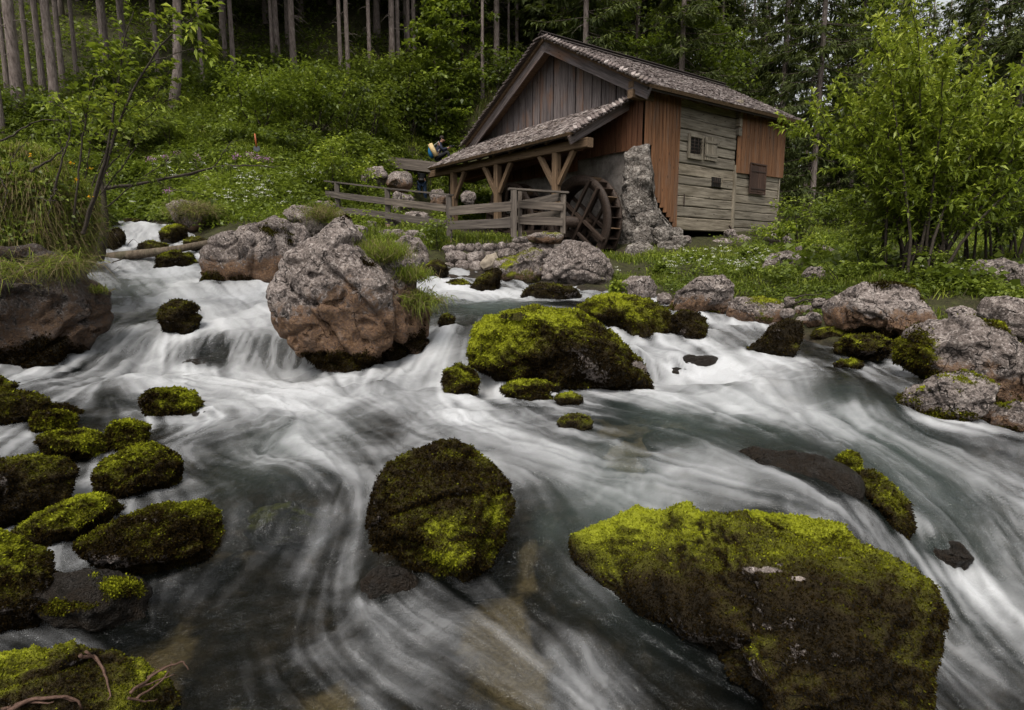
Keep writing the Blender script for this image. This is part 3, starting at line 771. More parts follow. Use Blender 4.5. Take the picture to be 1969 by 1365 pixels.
rock('limestone_stone', 'flat stone in the grass left of the willow bush', (1528,470,1606,492), 'rock', Y=12.7, level=4, seed=63, cat='stone')
rock('limestone_stone', 'pointed grey stone in the grass above the pebble bank', (1540,512,1592,556), 'rock', Y=10.0, level=4, seed=64, cat='stone')
rock('limestone_stone', 'pale stone in the grass at the far corner of the mill', (1470,442,1522,470), 'rock', Y=17.2, level=4, seed=65, cat='stone')
rock('limestone_boulder', 'grey-pink boulder at the foot of the mill grass, left of the flowers', [(1192,545),(1215,530),(1250,530),(1268,552),(1260,575),(1215,575),(1195,565)], 'rock', base=(1230,575), level=5, seed=66)
rock('limestone_stone', 'small white stone below the grey-pink boulder', (1262,562,1292,584), 'rock', Y=9.6, level=4, seed=67, cat='stone')
rock('limestone_stone', 'tiny stone in the grass beside the pier of the mill', (1272,492,1288,502), 'rock', Y=14.6, level=3, seed=68, cat='stone')
rock('limestone_stone', 'half-buried grey stone among the white flowers', (1408,500,1445,520), 'rock', Y=12.8, level=4, seed=69, cat='stone')
for i, (b, lab) in enumerate([((1505,570,1530,590),'brown pebble under the roots, leftmost of the pebble bank'),((1528,585,1565,606),'rounded pebble in the middle of the pebble bank'),
        ((1500,592,1530,612),'flat rusty pebble at the water side of the pebble bank'),((1545,600,1582,628),'tan cobble touching the flat-topped boulder'),
        ((1560,572,1590,592),'grey pebble below the twigs on the pebble bank'),((1530,608,1556,624),'smallest wet cobble at the lower end of the pebble bank'),
        ((1478,620,1500,632),'small wet pebble at the shore by the low brown boulder')]):
    rock('pebble', lab, b, 'rust' if i % 2 else 'rock', Y=9.0 - .25*i, level=3, seed=70+i, cat='pebble', group='pebbles of the small bank below the willow bush')
rock('wet_rock', 'smooth wet black rock below the steep-faced mossy boulder', (1292,664,1392,716), 'wet', base=(1345,712), level=5, seed=80, sunk=0.1, facet=.6, noise=0.1, cat='rock', thick=.8, back=.9)
rock('wet_rock', 'rounded black rock under the little fall right of the humped boulder', (1262,690,1350,740), 'wet', base=(1310,735), level=4, seed=81, sunk=0.05, facet=.6, noise=.13, cat='rock', back=.9)
rock('submerged_rock', 'washed-over rock with a green patch in the right-hand current', (1545,722,1722,786), 'wet', base=(1640,780), level=5, seed=82, sunk=-0.02, facet=.1, noise=.05, cat='rock', thick=.9, back=.8)
rock('wet_rock', 'long black rock ridge the current slides over, right of centre',
     [(1395,838),(1450,832),(1520,836),(1580,848),(1625,866),(1660,888),(1664,925),(1620,925),(1550,905),(1460,880)], 'wet', base=(1560,905), level=5, seed=83, sunk=0.13, facet=.6, noise=0.09, cat='rock', thick=.9, back=.45)
rock('mossy_stone', 'green moss cushion at the right end of the long black rock ridge', (1604,868,1658,918), 'bright', base=(1632,915), level=5, seed=84, tufts=2500, cat='stone', tuftlen=3.4)
rock('mossy_boulder', 'dark mossy rim of rock parting the two chutes on the right', [(1630,905),(1680,906),(1722,936),(1750,968),(1760,1012),(1748,1030),(1712,1020),(1680,975),(1640,940)], 'brown', base=(1745,1018), level=5, seed=85, tufts=3000, thick=1.0, back=.3)
rock('wet_rock', 'black wet rock in the lower right chute beyond the dark rim', (1757,1020,1872,1086), 'wet', base=(1820,1080), level=5, seed=86, sunk=0.12, facet=.6, noise=0.1, cat='rock', back=.6)
rock('mossy_stone', 'small mossy stone in the current left of the blotchy boulder', (1605,690,1660,712), 'moss', level=4, seed=87, tufts=900, cat='stone', tuftlen=2.8)
rock('wet_rock', 'brown stone under the clear shallow right of the tan bed', (1235,790,1340,835), 'mixed', base=(1290,825), level=4, seed=88, sunk=-0.02, facet=.1, noise=.05, cat='rock', back=1.0, thick=.8)
rock('mossy_stone', 'dark stone at the right edge below the pale boulder', (1890,770,1990,830), 'mixed', base=(1940,825), level=4, seed=89, tufts=500, cat='stone')
# --- foot of the mill terrace
rock('limestone_boulder', 'big smooth grey boulder beside the water wheel', [(1035,525),(1050,490),(1085,462),(1130,466),(1165,490),(1178,520),(1165,548),(1110,556),(1055,545)], 'rock', Y=12.3, level=6, seed=90, noise=.06)
rock('limestone_boulder', 'rough mottled boulder left of the smooth grey boulder under the fence', [(942,535),(955,500),(985,490),(1020,475),(1050,480),(1050,520),(1035,560),(990,575),(950,560)], 'mixed', Y=12.6, level=6, seed=91, tufts=900, tuftlen=2.4, noise=.12)
rock('mossy_boulder', 'mossy stone at the back of the pool in front of the smooth grey boulder', [(1000,570),(1020,548),(1060,546),(1110,556),(1122,575),(1080,586),(1030,584)], 'moss', Y=10.9, level=5, seed=92, tufts=2500, tuftlen=2.4)
rock('mossy_boulder', 'slanting mossy rock at the back of the pool under the stone wall', [(900,560),(920,535),(950,515),(965,520),(960,560),(940,572),(910,572)], 'brown', Y=11.6, level=5, seed=93, tufts=2500, tuftlen=2.4)
rock('mossy_stone', 'dark mossy stone at the back left of the pool', (850,538,910,572), 'moss', Y=11.7, level=4, seed=94, tufts=1200, cat='stone', tuftlen=2.4)
rock('mossy_stone', 'mossy stone in the dark gap left of the stone wall', (815,500,862,552), 'brown', Y=12.3, level=4, seed=95, tufts=700, cat='stone', tuftlen=2.4)
rock('limestone_boulder', 'split rock between the giant boulder and the stone wall', [(745,470),(775,450),(810,455),(825,490),(828,505),(800,525),(770,520)], 'rock', Y=12.4, level=5, seed=96, noise=.12)
rock('limestone_boulder', 'grey angular rock behind the second big boulder below the fence', [(540,408),(565,392),(600,395),(625,420),(640,445),(610,455),(570,440)], 'rock', Y=13.2, level=5, seed=97, noise=.1)
for i, (b, Y, lab) in enumerate([((668,432,708,460),14.2,'pale rock at the foot of the middle fence post, left side'),((722,440,790,465),14.6,'flat layered rock under the middle fence post'),
        ((775,442,818,470),14.4,'cracked rock between the middle and the right fence post'),((690,318,745,358),21.0,'pale sloping rock below the flume, left of the dark one'),
        ((744,328,796,368),21.0,'dark-topped rock below the flume, left of the standing person'),((752,368,775,408),19.6,'rust-coloured rock behind the middle fence post'),
        ((756,372,798,402),20.6,'mossy grey rock at the feet of the standing person'),((825,362,858,398),21.5,'blotchy rock right of the standing person'),
        ((775,405,826,428),18.6,'flat pink slab behind the long fence'),((886,365,915,392),22.5,'grey stone on the slope under the roof of the porch'),
        ((600,385,645,405),17.6,'pale stone with dry grass behind the left fence post'),((740,415,770,440),17.0,'brown slab leaning behind the middle fence post'),
        ((690,425,725,440),16.5,'small grey stone in the grass left of the middle fence post'),((640,405,665,425),16.3,'pale block at the foot of the left fence post'),
        ((380,338,404,352),16.5,'small grey stone in the meadow herbs'),((300,255,320,265),21.5,'grey stone high in the slope grass below the leaning trunk')]):
    rock('limestone_rock', lab, b, ['rock', 'mixed', 'rock'][i % 3], Y=Y, level=4, seed=100+i, cat='rock', noise=.12)
# ------------------------------------------------------------------ the stream surface
FLOW = [(235,436,262,470),(300,436,320,475),(230,505,320,555),(340,505,380,550),(330,545,420,590),(420,590,500,640),(300,600,210,650),(280,640,190,710),(200,640,150,710),(490,640,520,710),(400,650,410,710),(540,650,590,715),
 (330,640,330,700),(300,725,500,745),(500,745,700,785),(180,730,80,760),(700,785,850,850),(850,850,1000,885),(1000,885,1250,915),(1250,915,1450,955),(1450,955,1620,1030),(1620,1030,1730,1140),(1730,1140,1810,1240),
 (900,610,870,650),(860,650,800,715),(800,700,750,740),(870,690,870,760),(770,740,820,800),(820,790,900,850),(930,715,945,760),(960,690,950,740),
 (1350,630,1440,690),(1450,690,1600,780),(1600,790,1800,890),(1800,890,1969,980),(1700,880,1880,1050),(1880,1050,1969,1200),(1850,1180,1960,1320),(1800,1250,1900,1360),
 (1230,680,1300,730),(1320,740,1460,800),(1450,800,1680,920),(1680,930,1860,1120),(1100,775,1300,815),(1200,760,1400,830),(1400,850,1560,930),(1560,880,1650,990),
 (480,830,300,850),(340,860,420,900),(420,890,600,930),(560,900,640,940),(640,870,680,930),(690,930,660,1020),(660,1030,620,1110),(620,1080,560,1190),(590,1150,520,1260),(640,1120,660,1220),(680,1120,770,1220),(740,1190,900,1270),(600,1240,680,1340),(760,1270,920,1340),
 (900,1260,1100,1330),(560,1000,430,1090),(500,1050,380,1180),(430,1120,290,1270),(480,1250,700,1340),(960,1150,1030,1260),(1100,1230,1150,1360),(1180,1210,1420,1340),(1020,1080,1150,1180),(820,1150,950,1200),
 (150,790,30,850),(160,880,150,950),(450,960,460,1030),(120,980,60,1040),(50,1150,250,1210),(100,1200,250,1280),(260,770,380,800),(1650,700,1740,760),(1560,720,1560,780),(1640,740,1640,790),(860,572,1000,590),(1000,572,1150,600),
 (1180,610,1210,660),(1030,960,1040,1030),(1040,1000,1100,1090),(1500,640,1560,680),(1850,840,1969,860)]
fa = np.array(FLOW, float)
A0 = water_hit(fa[:, 0], fa[:, 1]); A1 = water_hit(fa[:, 2], fa[:, 3])
fv = A1[:, :2]-A0[:, :2]; fl = np.linalg.norm(fv, axis=1, keepdims=True); fv = fv/np.maximum(fl, 1e-6)
fxy = np.vstack([A0[:, :2], (A0[:, :2]+A1[:, :2])/2, A1[:, :2]]); fvv = np.vstack([fv, fv, fv])

FOAM_ROWS = {
 434:[(240,4),(270,6),(300,5)],450:[(255,6),(280,7),(300,6)],470:[(255,7),(275,7),(300,4)],500:[(210,4),(280,5),(330,5)],
 520:[(205,4),(250,5),(300,5),(350,7)],540:[(220,4),(280,4),(340,5),(400,7)],
 560:[(240,3),(300,4),(350,5),(400,7),(450,8)],572:[(860,7),(920,8),(990,7),(1050,2)],582:[(880,2),(950,1),(1020,1),(1100,0)],600:[(230,5),(290,2),(400,8),(480,9),(870,0),(940,0)],
 620:[(215,3),(270,2),(430,8),(500,8),(890,1),(1350,5)],640:[(200,4),(250,5),(300,5),(420,8),(500,8),(550,7),(855,7),(890,2),(1350,6),(1410,4),(1460,2)],
 665:[(170,5),(230,6),(300,6),(360,1),(420,2),(470,5),(530,6),(840,8),(895,3),(1380,5),(1440,6),(1180,5),(1560,1)],
 690:[(150,4),(210,6),(280,6),(350,2),(400,2),(450,5),(520,6),(570,6),(800,8),(850,8),(890,4),(1240,6),(1290,4),(1330,2),(1380,5),(1450,6),(1520,2),(1600,1)],
 715:[(140,3),(200,6),(270,6),(350,4),(410,4),(470,6),(560,7),(790,8),(850,8),(930,5),(960,3),(1250,6),(1300,4),(1340,7),(1400,8),(1470,6),(1540,3),(1650,2)],
 738:[(120,2),(190,5),(260,6),(330,8),(420,9),(500,9),(600,9),(660,5),(720,3),(780,7),(840,7),(940,6),(1240,5),(1300,7),(1360,8),(1450,7),(1530,4),(1600,1),(1680,1)],
 760:[(60,2),(130,2),(200,1),(300,1),(420,7),(500,9),(600,9),(700,6),(760,5),(800,7),(850,2),(950,6),(1010,3),(1100,2),(1190,2),(1280,5),(1350,7),(1450,8),(1540,5),(1590,3),(1660,3),(1710,1)],
 780:[(60,4),(140,1),(240,1),(330,1),(430,8),(540,9),(640,8),(720,5),(780,6),(840,5),(890,3),(960,4),(1050,2),(1120,1),(1200,0),(1290,3),(1400,7),(1500,7),(1580,6),(1650,5),(1740,3)],
 810:[(20,4),(140,1),(340,4),(420,6),(520,8),(620,8),(700,5),(770,3),(830,4),(880,7),(940,5),(1030,3),(1100,3),(1150,1),(1250,0),(1340,2),(1420,5),(1520,7),(1620,6),(1720,5),(1820,3),(1920,1)],
 840:[(20,4),(300,4),(380,5),(460,6),(550,7),(630,6),(700,3),(750,1),(810,4),(890,7),(950,7),(1040,5),(1150,3),(1240,1),(1330,1),(1430,2),(1540,4),(1640,6),(1740,6),(1840,5),(1940,2)],
 875:[(155,3),(340,3),(400,3),(480,4),(550,5),(640,6),(720,4),(1000,7),(1090,7),(1190,7),(1290,6),(1380,4),(1470,1),(1560,1),(1690,5),(1790,7),(1890,6),(1960,6)],
 915:[(155,4),(400,1),(450,2),(520,2),(600,3),(680,7),(1000,6),(1100,7),(1200,7),(1300,7),(1400,6),(1490,4),(1560,2),(1690,5),(1790,5),(1890,6),(1960,6)],
 955:[(280,2),(480,2),(560,3),(620,4),(685,7),(1010,1),(1060,2),(1150,3),(1250,3),(1350,4),(1450,5),(1550,6),(1620,4),(1760,7),(1850,6),(1950,5)],
 1000:[(450,2),(500,3),(560,3),(610,4),(665,6),(1010,0),(1080,0),(1150,0),(1500,3),(1590,6),(1650,5),(1700,3),(1780,4),(1870,6),(1950,6)],
 1050:[(430,2),(500,1),(560,2),(610,5),(670,7),(720,2),(1040,0),(1080,0),(1660,5),(1710,5),(1770,2),(1840,3),(1920,6)],
 1100:[(380,1),(450,1),(520,2),(600,6),(665,8),(730,1),(850,0),(950,0),(1050,0),(1710,4),(1770,6),(1860,7),(1950,6)],
 1150:[(280,1),(380,2),(480,1),(550,4),(630,7),(700,5),(780,2),(880,1),(980,1),(1080,0),(1770,5),(1840,5),(1930,5)],
 1200:[(80,1),(270,1),(350,1),(450,1),(550,3),(650,6),(740,5),(840,4),(940,4),(1040,3),(1100,2),(1160,0),(1240,0),(1800,4),(1860,3),(1930,7)],
 1250:[(50,1),(290,0),(400,1),(500,2),(600,4),(700,6),(800,5),(900,4),(1000,3),(1090,5),(1130,6),(1200,1),(1300,0),(1810,7),(1870,8),(1950,7)],
 1300:[(360,0),(450,1),(540,3),(650,3),(750,4),(850,4),(950,3),(1050,2),(1130,7),(1180,4),(1250,1),(1350,0),(1440,1),(1820,2),(1880,5),(1950,4)],
 1355:[(360,0),(500,1),(650,2),(780,3),(900,2),(1000,2),(1100,4),(1170,6),(1240,2),(1320,1),(1420,1),(1850,1),(1940,2)],
}
fp = np.array([(x, y, v) for y, row in FOAM_ROWS.items() for x, v in row], float)
FH = water_hit(fp[:, 0], fp[:, 1])

NR, NC = 600, 700
wy = 1.15*np.exp(np.linspace(0, math.log(17/1.15), NR))
wt = np.linspace(-1.12, 1.12, NC)
WT, WYY = np.meshgrid(wt, wy)
WX = WT*WYY
Z0 = HWB(WX, WYY)
vel = idw(fxy, fvv, WX, WYY, 3.2, .10); vel /= np.maximum(np.linalg.norm(vel, axis=1, keepdims=True), 1e-6)
VX = vel[:, 0].reshape(WX.shape); VY = vel[:, 1].reshape(WX.shape)
foam0 = idw(FH[:, :2], fp[:, 2]/9.0*np.where(fp[:, 1] > 1080, .78, 1.0)*np.where(fp[:, 0] > 1780, 1.0, 1.0), WX, WYY, 3.0, .025).reshape(WX.shape)

def sample_grid(A, X, Y):
    r = np.log(np.maximum(Y, 1.151)/1.15)/math.log(17/1.15)*(NR-1); c = (X/np.maximum(Y, .2) + 1.12)/2.24*(NC-1)
    r = np.clip(r, 0, NR-1.01).astype(int); c = np.clip(c, 0, NC-1.01).astype(int)
    return A[r, c]

# line integral convolution: noise smeared along the current gives the silky streaks of the water
def lic(freqs, steps, h):
    acc = [np.zeros_like(WX) for _ in freqs]; wsum = 0
    for sgn in (1, -1):
        X = WX.copy(); Y = WYY.copy()
        for k in range(steps):
            vx = sample_grid(VX, X, Y); vy = sample_grid(VY, X, Y)
            st = h*(.25 + .13*WYY)
            X = X + sgn*vx*st; Y = Y + sgn*vy*st
            w = 1 - (k/steps)**2*.8
            for a, (f, sd) in zip(acc, freqs): a += w*vnoise2(X*f, Y*f, sd)
            wsum += w/1.0
    res = []
    for a in acc:
        a = a/wsum; s = a.std(); res.append(a/s)
    return res
# where the boulders stand in the water: a collar of broken water, and a wake carried downstream
edge = np.zeros_like(WX)
ekey = {}
for o_, Wd_, FC_q, nw_, size_ in ROCKS:
    if Wd_[:, 1].min() > 16: continue
    dzr = Wd_[:, 2] - HWB(Wd_[:, 0], Wd_[:, 1])
    sel = np.abs(dzr) < max(.025, .02*size_)
    if sel.sum() < 3: continue
    q = Wd_[sel]
    r = np.log(np.maximum(q[:, 1], 1.151)/1.15)/math.log(17/1.15)*(NR-1); c = (q[:, 0]/np.maximum(q[:, 1], .2)+1.12)/2.24*(NC-1)
    ok = (r > 1) & (r < NR-2) & (c > 1) & (c < NC-2)
    np.maximum.at(edge, (r[ok].astype(int), c[ok].astype(int)), 1.0)
def blur(A, n):
    for _ in range(n):
        A = (np.roll(A, 1, 0)+np.roll(A, -1, 0)+2*A)/4; A = (np.roll(A, 1, 1)+np.roll(A, -1, 1)+2*A)/4
    return A
edge1 = np.clip(blur(edge, 6)*5, 0, 1); edge2 = np.clip(blur(edge, 40)*9, 0, 1)
L0, L1, L2, L3 = lic([(3.2, 10), (8.0, 11), (20.0, 12), (46.0, 13)], 15, .045)
# wakes: how much edge lies upstream
wake = np.zeros_like(WX); X = WX.copy(); Y = WYY.copy()
for k in range(22):
    vx = sample_grid(VX, X, Y); vy = sample_grid(VY, X, Y); st = .04*(.25+.13*WYY)
    X = X - vx*st; Y = Y - vy*st
    wake = np.maximum(wake, sample_grid(edge1, X, Y)*(1-k/22))
wake = blur(wake, 3)
near = sstep(WYY, 7.0, 2.4); nearer = sstep(WYY, 4.2, 1.8)
streak = .22*L0 + .40*L1 + .50*L2*(.7+.3*near) + .30*L3*nearer
streak /= streak.std()
streak = streak*(1-.38*nearer)
PN = np.stack([WX, WYY, np.zeros_like(WX)], -1)
warp = np.stack([.16*fbm(PN*1.9, 3, 61), .16*fbm(PN*1.9+5, 3, 62), 0*WX], -1)
soft = fbm((PN+warp)*np.array([1.5, 1.5, 1]), 5, 63, .55)
F0 = np.clip(foam0, 0, 1)
# dark stones under thin water
for px, py, rx, ry, a_ in [(390,682,62,26,.55),(205,742,62,12,.5),(1310,714,42,22,.45),(1640,752,85,24,.6),(1560,872,115,30,.7),(1815,1052,55,26,.7),(750,1102,60,38,.85),(560,955,95,42,.6),(1350,688,44,14,.55),(160,905,30,60,.5),(120,850,60,20,.5),(100,1010,80,30,.55),(300,955,90,18,.5),(60,800,70,18,.3),(1280,812,70,22,.5),(1030,1030,60,50,.6)]:
    c = water_hit(px, py)[0]; cx_ = water_hit(px+rx, py)[0]; cy_ = water_hit(px, py-ry)[0]
    ax_ = abs(cx_[0]-c[0])+.01; ay_ = abs(cy_[1]-c[1])+.01
    g_ = np.exp(-(((WX-c[0])/ax_)**2+((WYY-c[1])/ay_)**2)*.9 + .35*soft)
    F0 = F0*(1 - a_*np.clip(g_, 0, 1))
F0 = F0*(1 - .18*sstep(WYY, 6.0, 4.4))*(1 - .16*sstep(WX/WYY, .42, .62)*sstep(WYY, 6.2, 5.2))
mid = np.clip(F0*(1.12-F0)*3.4, 0, 1)
f = F0*.90 + .105*streak*(.36+.64*mid) + .21*soft*(.30+.70*mid)
# curtains where the surface drops steeply
slp = np.gradient(Z0, axis=0)/np.maximum(np.gradient(WYY, axis=0), 1e-6)
steep = sstep(blur(slp, 4), .28, .75)
curt = vnoise2(WX*17+.6*L1, WYY*1.3, 91) + .7*vnoise2(WX*41, WYY*1.6, 92)*sstep(WYY, 14, 9)
f = f*(1-.10*steep) + steep*(.20*curt - .05)
curl = ridged((PN+warp)*4.2, 4, 77)
f = f + .11*np.clip(curl-.30, 0, 1.5)*sstep(F0, .05, .30)*(1-.7*F0)
f = f + wake*(.04+.34*mid)*(.75+.35*streak) + .10*edge2*(.25+soft)*(.2+mid)
f = f - .30*edge1*(1-F0)*sstep(soft, .3, -.3)
foam = np.clip(sstep(f, .04, 1.20), 0, 1)
amp = .003 + .009*sstep(F0, .1, .7)
dz = amp*(.4*L0 + .6*L1 + .45*L2*near + .2*L3*nearer) + .034*fbm((PN+warp)*2.3, 4, 41)*sstep(F0, .0, .5) + .012*ridged((PN+warp)*4.5, 3, 44)*mid + .007*fbm(PN*7, 3, 43)
WZf = Z0 + dz*(.5 + .08*WYY) + .02*edge1*sstep(F0, .15, .6)
GZw = HG0(WX, WYY)

def water_material():
    m = NT('stream_water')
    p = m.pos()
    fo = m.attr('foam'); sk = m.attr('streak')
    nb = m.noise(p, 12, 6, .7, .8); nf = m.noise(p, 60, 3, .6)
    h = m.math('ADD', m.math('MULTIPLY', nb, .6), m.math('MULTIPLY', sk, .22))
    bmp = m.bump(h, .75, .045)
    tr = m.n('BsdfTransparent', Color=(.52, .52, .46))
    gl = m.n('BsdfGlossy', Color=(.9, .93, .95), Roughness=.10, Normal=bmp)
    body = m.n('BsdfDiffuse', Color=(.085, .11, .10))
    mx0 = m.n('MixShader', Fac=m.attr('deep')); m.set(mx0.inputs[1], tr); m.set(mx0.inputs[2], body)
    fr = m.n('Fresnel', IOR=1.33, Normal=bmp)
    mx1 = m.n('MixShader', Fac=m.math('MULTIPLY', fr.outputs[0], .8)); m.set(mx1.inputs[1], mx0); m.set(mx1.inputs[2], gl)
    df = m.n('BsdfDiffuse', Color=(.72, .73, .75), Normal=bmp)
    tl = m.n('BsdfTranslucent', Color=(.75, .77, .8))
    mf = m.n('MixShader', Fac=.25); m.set(mf.inputs[1], df); m.set(mf.inputs[2], tl)
    fac = m.math('MULTIPLY', m.math('ADD', fo, m.math('MULTIPLY', m.math('MULTIPLY', m.math('SUBTRACT', nf, .5), fo), .25)), .80)
    cl = m.n('Clamp', Value=fac)
    mx2 = m.n('MixShader', Fac=cl.outputs[0]); m.set(mx2.inputs[1], mx1); m.set(mx2.inputs[2], mf)
    m.t.links.new(mx2.outputs[0], m.out.inputs[0]); return m.m

# greenish depth of the two deep places: the mill pool and the run in front of the right boulder
deep = np.full(WX.shape, .02)
for px, py, r, v in [(950,588,90,.55),(1200,955,140,.4),(1300,800,140,.35),(1420,790,120,.35),(1060,1010,40,.25),(300,540,80,.3),(560,850,120,.25),(1700,860,160,.35)]:
    c = water_hit(px, py)[0]; rr = r*c[1]/FPX
    deep = np.maximum(deep, v*np.exp(-((WX-c[0])**2 + ((WYY-c[1])*.55)**2)/(rr*rr)))
keep = (GZw < WZf + .12)
F = grid_faces(NR, NC)
kf = keep.ravel()[F].any(1)
F = F[kf]
V = np.stack([WX, WYY, WZf], -1).reshape(-1, 3)
used = np.zeros(len(V), bool); used[F.ravel()] = True
remap = np.cumsum(used)-1
me = mesh_np('stream_water', V[used], remap[F], water_material(), True,
             dict(foam=foam.ravel()[used], streak=streak.ravel()[used], deep=deep.ravel()[used]))
tag(put('stream_water', me), kind='structure')
# ------------------------------------------------------------------ timber helpers
M_GREYWOOD = wood_material('weathered_grey_boards', (.032, .026, .026), (.115, .097, .096), (.21, .182, .18), (.18, .085, .04), .5)
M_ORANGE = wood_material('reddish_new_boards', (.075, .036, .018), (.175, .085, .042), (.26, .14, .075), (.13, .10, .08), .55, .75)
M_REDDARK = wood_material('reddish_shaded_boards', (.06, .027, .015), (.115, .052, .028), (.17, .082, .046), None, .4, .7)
M_LOG = wood_material('old_squared_logs', (.055, .045, .034), (.205, .178, .138), (.34, .30, .24), (.115, .095, .065), .6, .85, .6)
M_BEAM = wood_material('brown_beams', (.05, .032, .02), (.13, .085, .052), (.21, .145, .09), None, .3, .75)
M_FENCE = wood_material('weathered_fence_boards', (.035, .029, .026), (.10, .084, .072), (.18, .155, .13), None, .3, .85)
M_WHEEL = wood_material('wet_shaded_wheel_wood', (.010, .007, .0055), (.030, .020, .015), (.068, .048, .037), None, .3, .6)  # wet wood, darkened further in colour for the shade on the wheels
M_SHUT = wood_material('dark_brown_shutter', (.02, .012, .009), (.06, .036, .027), (.10, .065, .05), None, .3, .8)
M_IRON = plain('rusty_iron', (.02, .014, .012), (.06, .035, .025), 40, .6)
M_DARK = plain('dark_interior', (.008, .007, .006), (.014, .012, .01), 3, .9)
M_FOOT = plain('pink_painted_foot', (.26, .15, .13), (.36, .23, .20), 30, .8)

def shingle_material(name):
    m = NT(name)
    p = m.pos(); n = m.noise(p, 22, 4, .6); nb = m.noise(p, .9, 4, .6)
    v = m.attr('tint')
    c = m.ramp(v, [(0, (.04, .032, .03)), (.35, (.15, .12, .112)), (.75, (.29, .245, .23)), (1, (.46, .41, .385))])
    c = m.mix(m.math('MULTIPLY', m.fr(n, .5, .7), .4), c, (.06, .046, .04))
    c = m.mix(m.math('MULTIPLY', m.fr(nb, .55, .75), .35), c, (.09, .085, .04))
    m.principled(c, .8, m.bump(n, .5, .01), .25)
    return m.m
M_SHINGLE = shingle_material('wooden_shingles')

def pier_material():
    m = NT('rough_rendered_stone')
    p = m.pos(); n1 = m.noise(p, 2.5, 5, .6); n2 = m.noise(p, 11, 6, .65); n3 = m.noise(p, 50, 3, .6)
    c = m.ramp(n2, [(.28, (.07, .058, .05)), (.48, (.20, .175, .155)), (.62, (.34, .31, .28)), (.8, (.50, .47, .44))])
    c = m.mix(m.fr(n1, .55, .4), c, m.mix(.55, c, (.09, .075, .065)))
    v = m.n('TexVoronoi', dict(feature='DISTANCE_TO_EDGE'), Vector=m.scaled(p, (1, 1, 1.4), m.n('TexNoise', Vector=p, Scale=5.0).outputs[1]), Scale=3.2).outputs[0]
    c = m.mix(m.fr(v, .0, .05), m.mix(.5, c, (.10, .085, .075)), c)
    h = m.math('ADD', m.math('ADD', n2, m.math('MULTIPLY', n3, .4)), m.fr(v, .0, .12))
    m.principled(c, .9, m.bump(h, .9, .05), .2); return m.m
M_PIER = pier_material()
def plaster_material():
    m = NT('dark_stained_plaster')
    p = m.pos(); n1 = m.noise(p, 2.0, 5, .6); n2 = m.noise(p, 14, 5, .65)
    c = m.ramp(n1, [(.3, (.09, .078, .07)), (.5, (.19, .168, .152)), (.7, (.30, .27, .25))])
    c = m.mix(m.math('MULTIPLY', m.fr(n2, .5, .7), .5), c, (.07, .06, .052))
    m.principled(c, .9, m.bump(n2, .7, .04), .2); return m.m
M_PLASTER = plaster_material()

def box_mesh(name, L, w, t, mat, ch=.08, warp=0.0, rng=random):
    """bar along X from 0 to L with chamfered long edges"""
    c = min(w, t)*ch
    a, b = w/2, t/2
    sec = [(-a+c, -b), (a-c, -b), (a, -b+c), (a, b-c), (a-c, b), (-a+c, b), (-a, b-c), (-a, -b+c)]
    ns = 2 if not warp else 4
    V = []
    for i in range(ns):
        x = L*i/(ns-1)
        oy = rng.uniform(-warp, warp) if 0 < i < ns-1 else 0; oz = rng.uniform(-warp, warp) if 0 < i < ns-1 else 0
        V += [(x, y+oy, z+oz) for y, z in sec]
    Fc = []
    for i in range(ns-1):
        for k in range(8):
            k2 = (k+1) % 8
            Fc.append((i*8+k, i*8+k2, (i+1)*8+k2, (i+1)*8+k))
    Fc.append(tuple(range(7, -1, -1))); Fc.append(tuple((ns-1)*8+k for k in range(8)))
    return mesh_np(name, V, Fc, mat)

def frame(p0, p1, up):
    p0 = np.asarray(p0, float); p1 = np.asarray(p1, float)
    x = unit(p1-p0); up = np.asarray(up, float)
    z = unit(up - x*(up@x)); y = np.cross(z, x)
    M = Matrix.Identity(4)
    for i in range(3):
        M[i][0] = x[i]; M[i][1] = y[i]; M[i][2] = z[i]; M[i][3] = p0[i]
    return M, float(np.linalg.norm(p1-p0))

def bar(name, p0, p1, w, t, mat, parent=None, up=(0, 0, 1), warp=0.0, ch=.08):
    """w across (horizontal when up is Z), t along up"""
    M, L = frame(p0, p1, up)
    return put(name, box_mesh(name, L, w, t, mat, ch, warp), parent=parent, M=M)

def round_bar(name, pts, radii, mat, parent=None, sides=9, seed=0, bump=0.0, cap=True):
    """tapered limb through points; origin at its first point"""
    pts = np.asarray(pts, float); radii = np.asarray(radii, float)
    o = pts[0].copy()
    V, Fc = tube(pts-o, radii, sides, seed, bump, cap)
    return put(name, mesh_np(name, V, Fc, mat, True), o, parent)

def tube(pts, radii, sides=8, seed=0, bump=0.0, cap=True):
    n = len(pts); rs = np.random.default_rng(seed)
    T = np.gradient(pts, axis=0); T = unit(T)
    ref = np.array([0, 0, 1.0]) if abs(T[0, 2]) < .9 else np.array([1.0, 0, 0])
    V = []; 
    for i in range(n):
        a = unit(np.cross(T[i], ref)); b = np.cross(a, T[i])
        th = np.linspace(0, 2*np.pi, sides, endpoint=False)
        r = radii[i]*(1 + bump*rs.standard_normal(sides))
        V.append(pts[i] + np.outer(np.cos(th)*r, a) + np.outer(np.sin(th)*r, b))
    V = np.concatenate(V)
    Fc = [(i*sides+k, i*sides+(k+1) % sides, (i+1)*sides+(k+1) % sides, (i+1)*sides+k) for i in range(n-1) for k in range(sides)]
    if cap: Fc += [tuple(range(sides-1, -1, -1)), tuple((n-1)*sides+k for k in range(sides))]
    return V, Fc

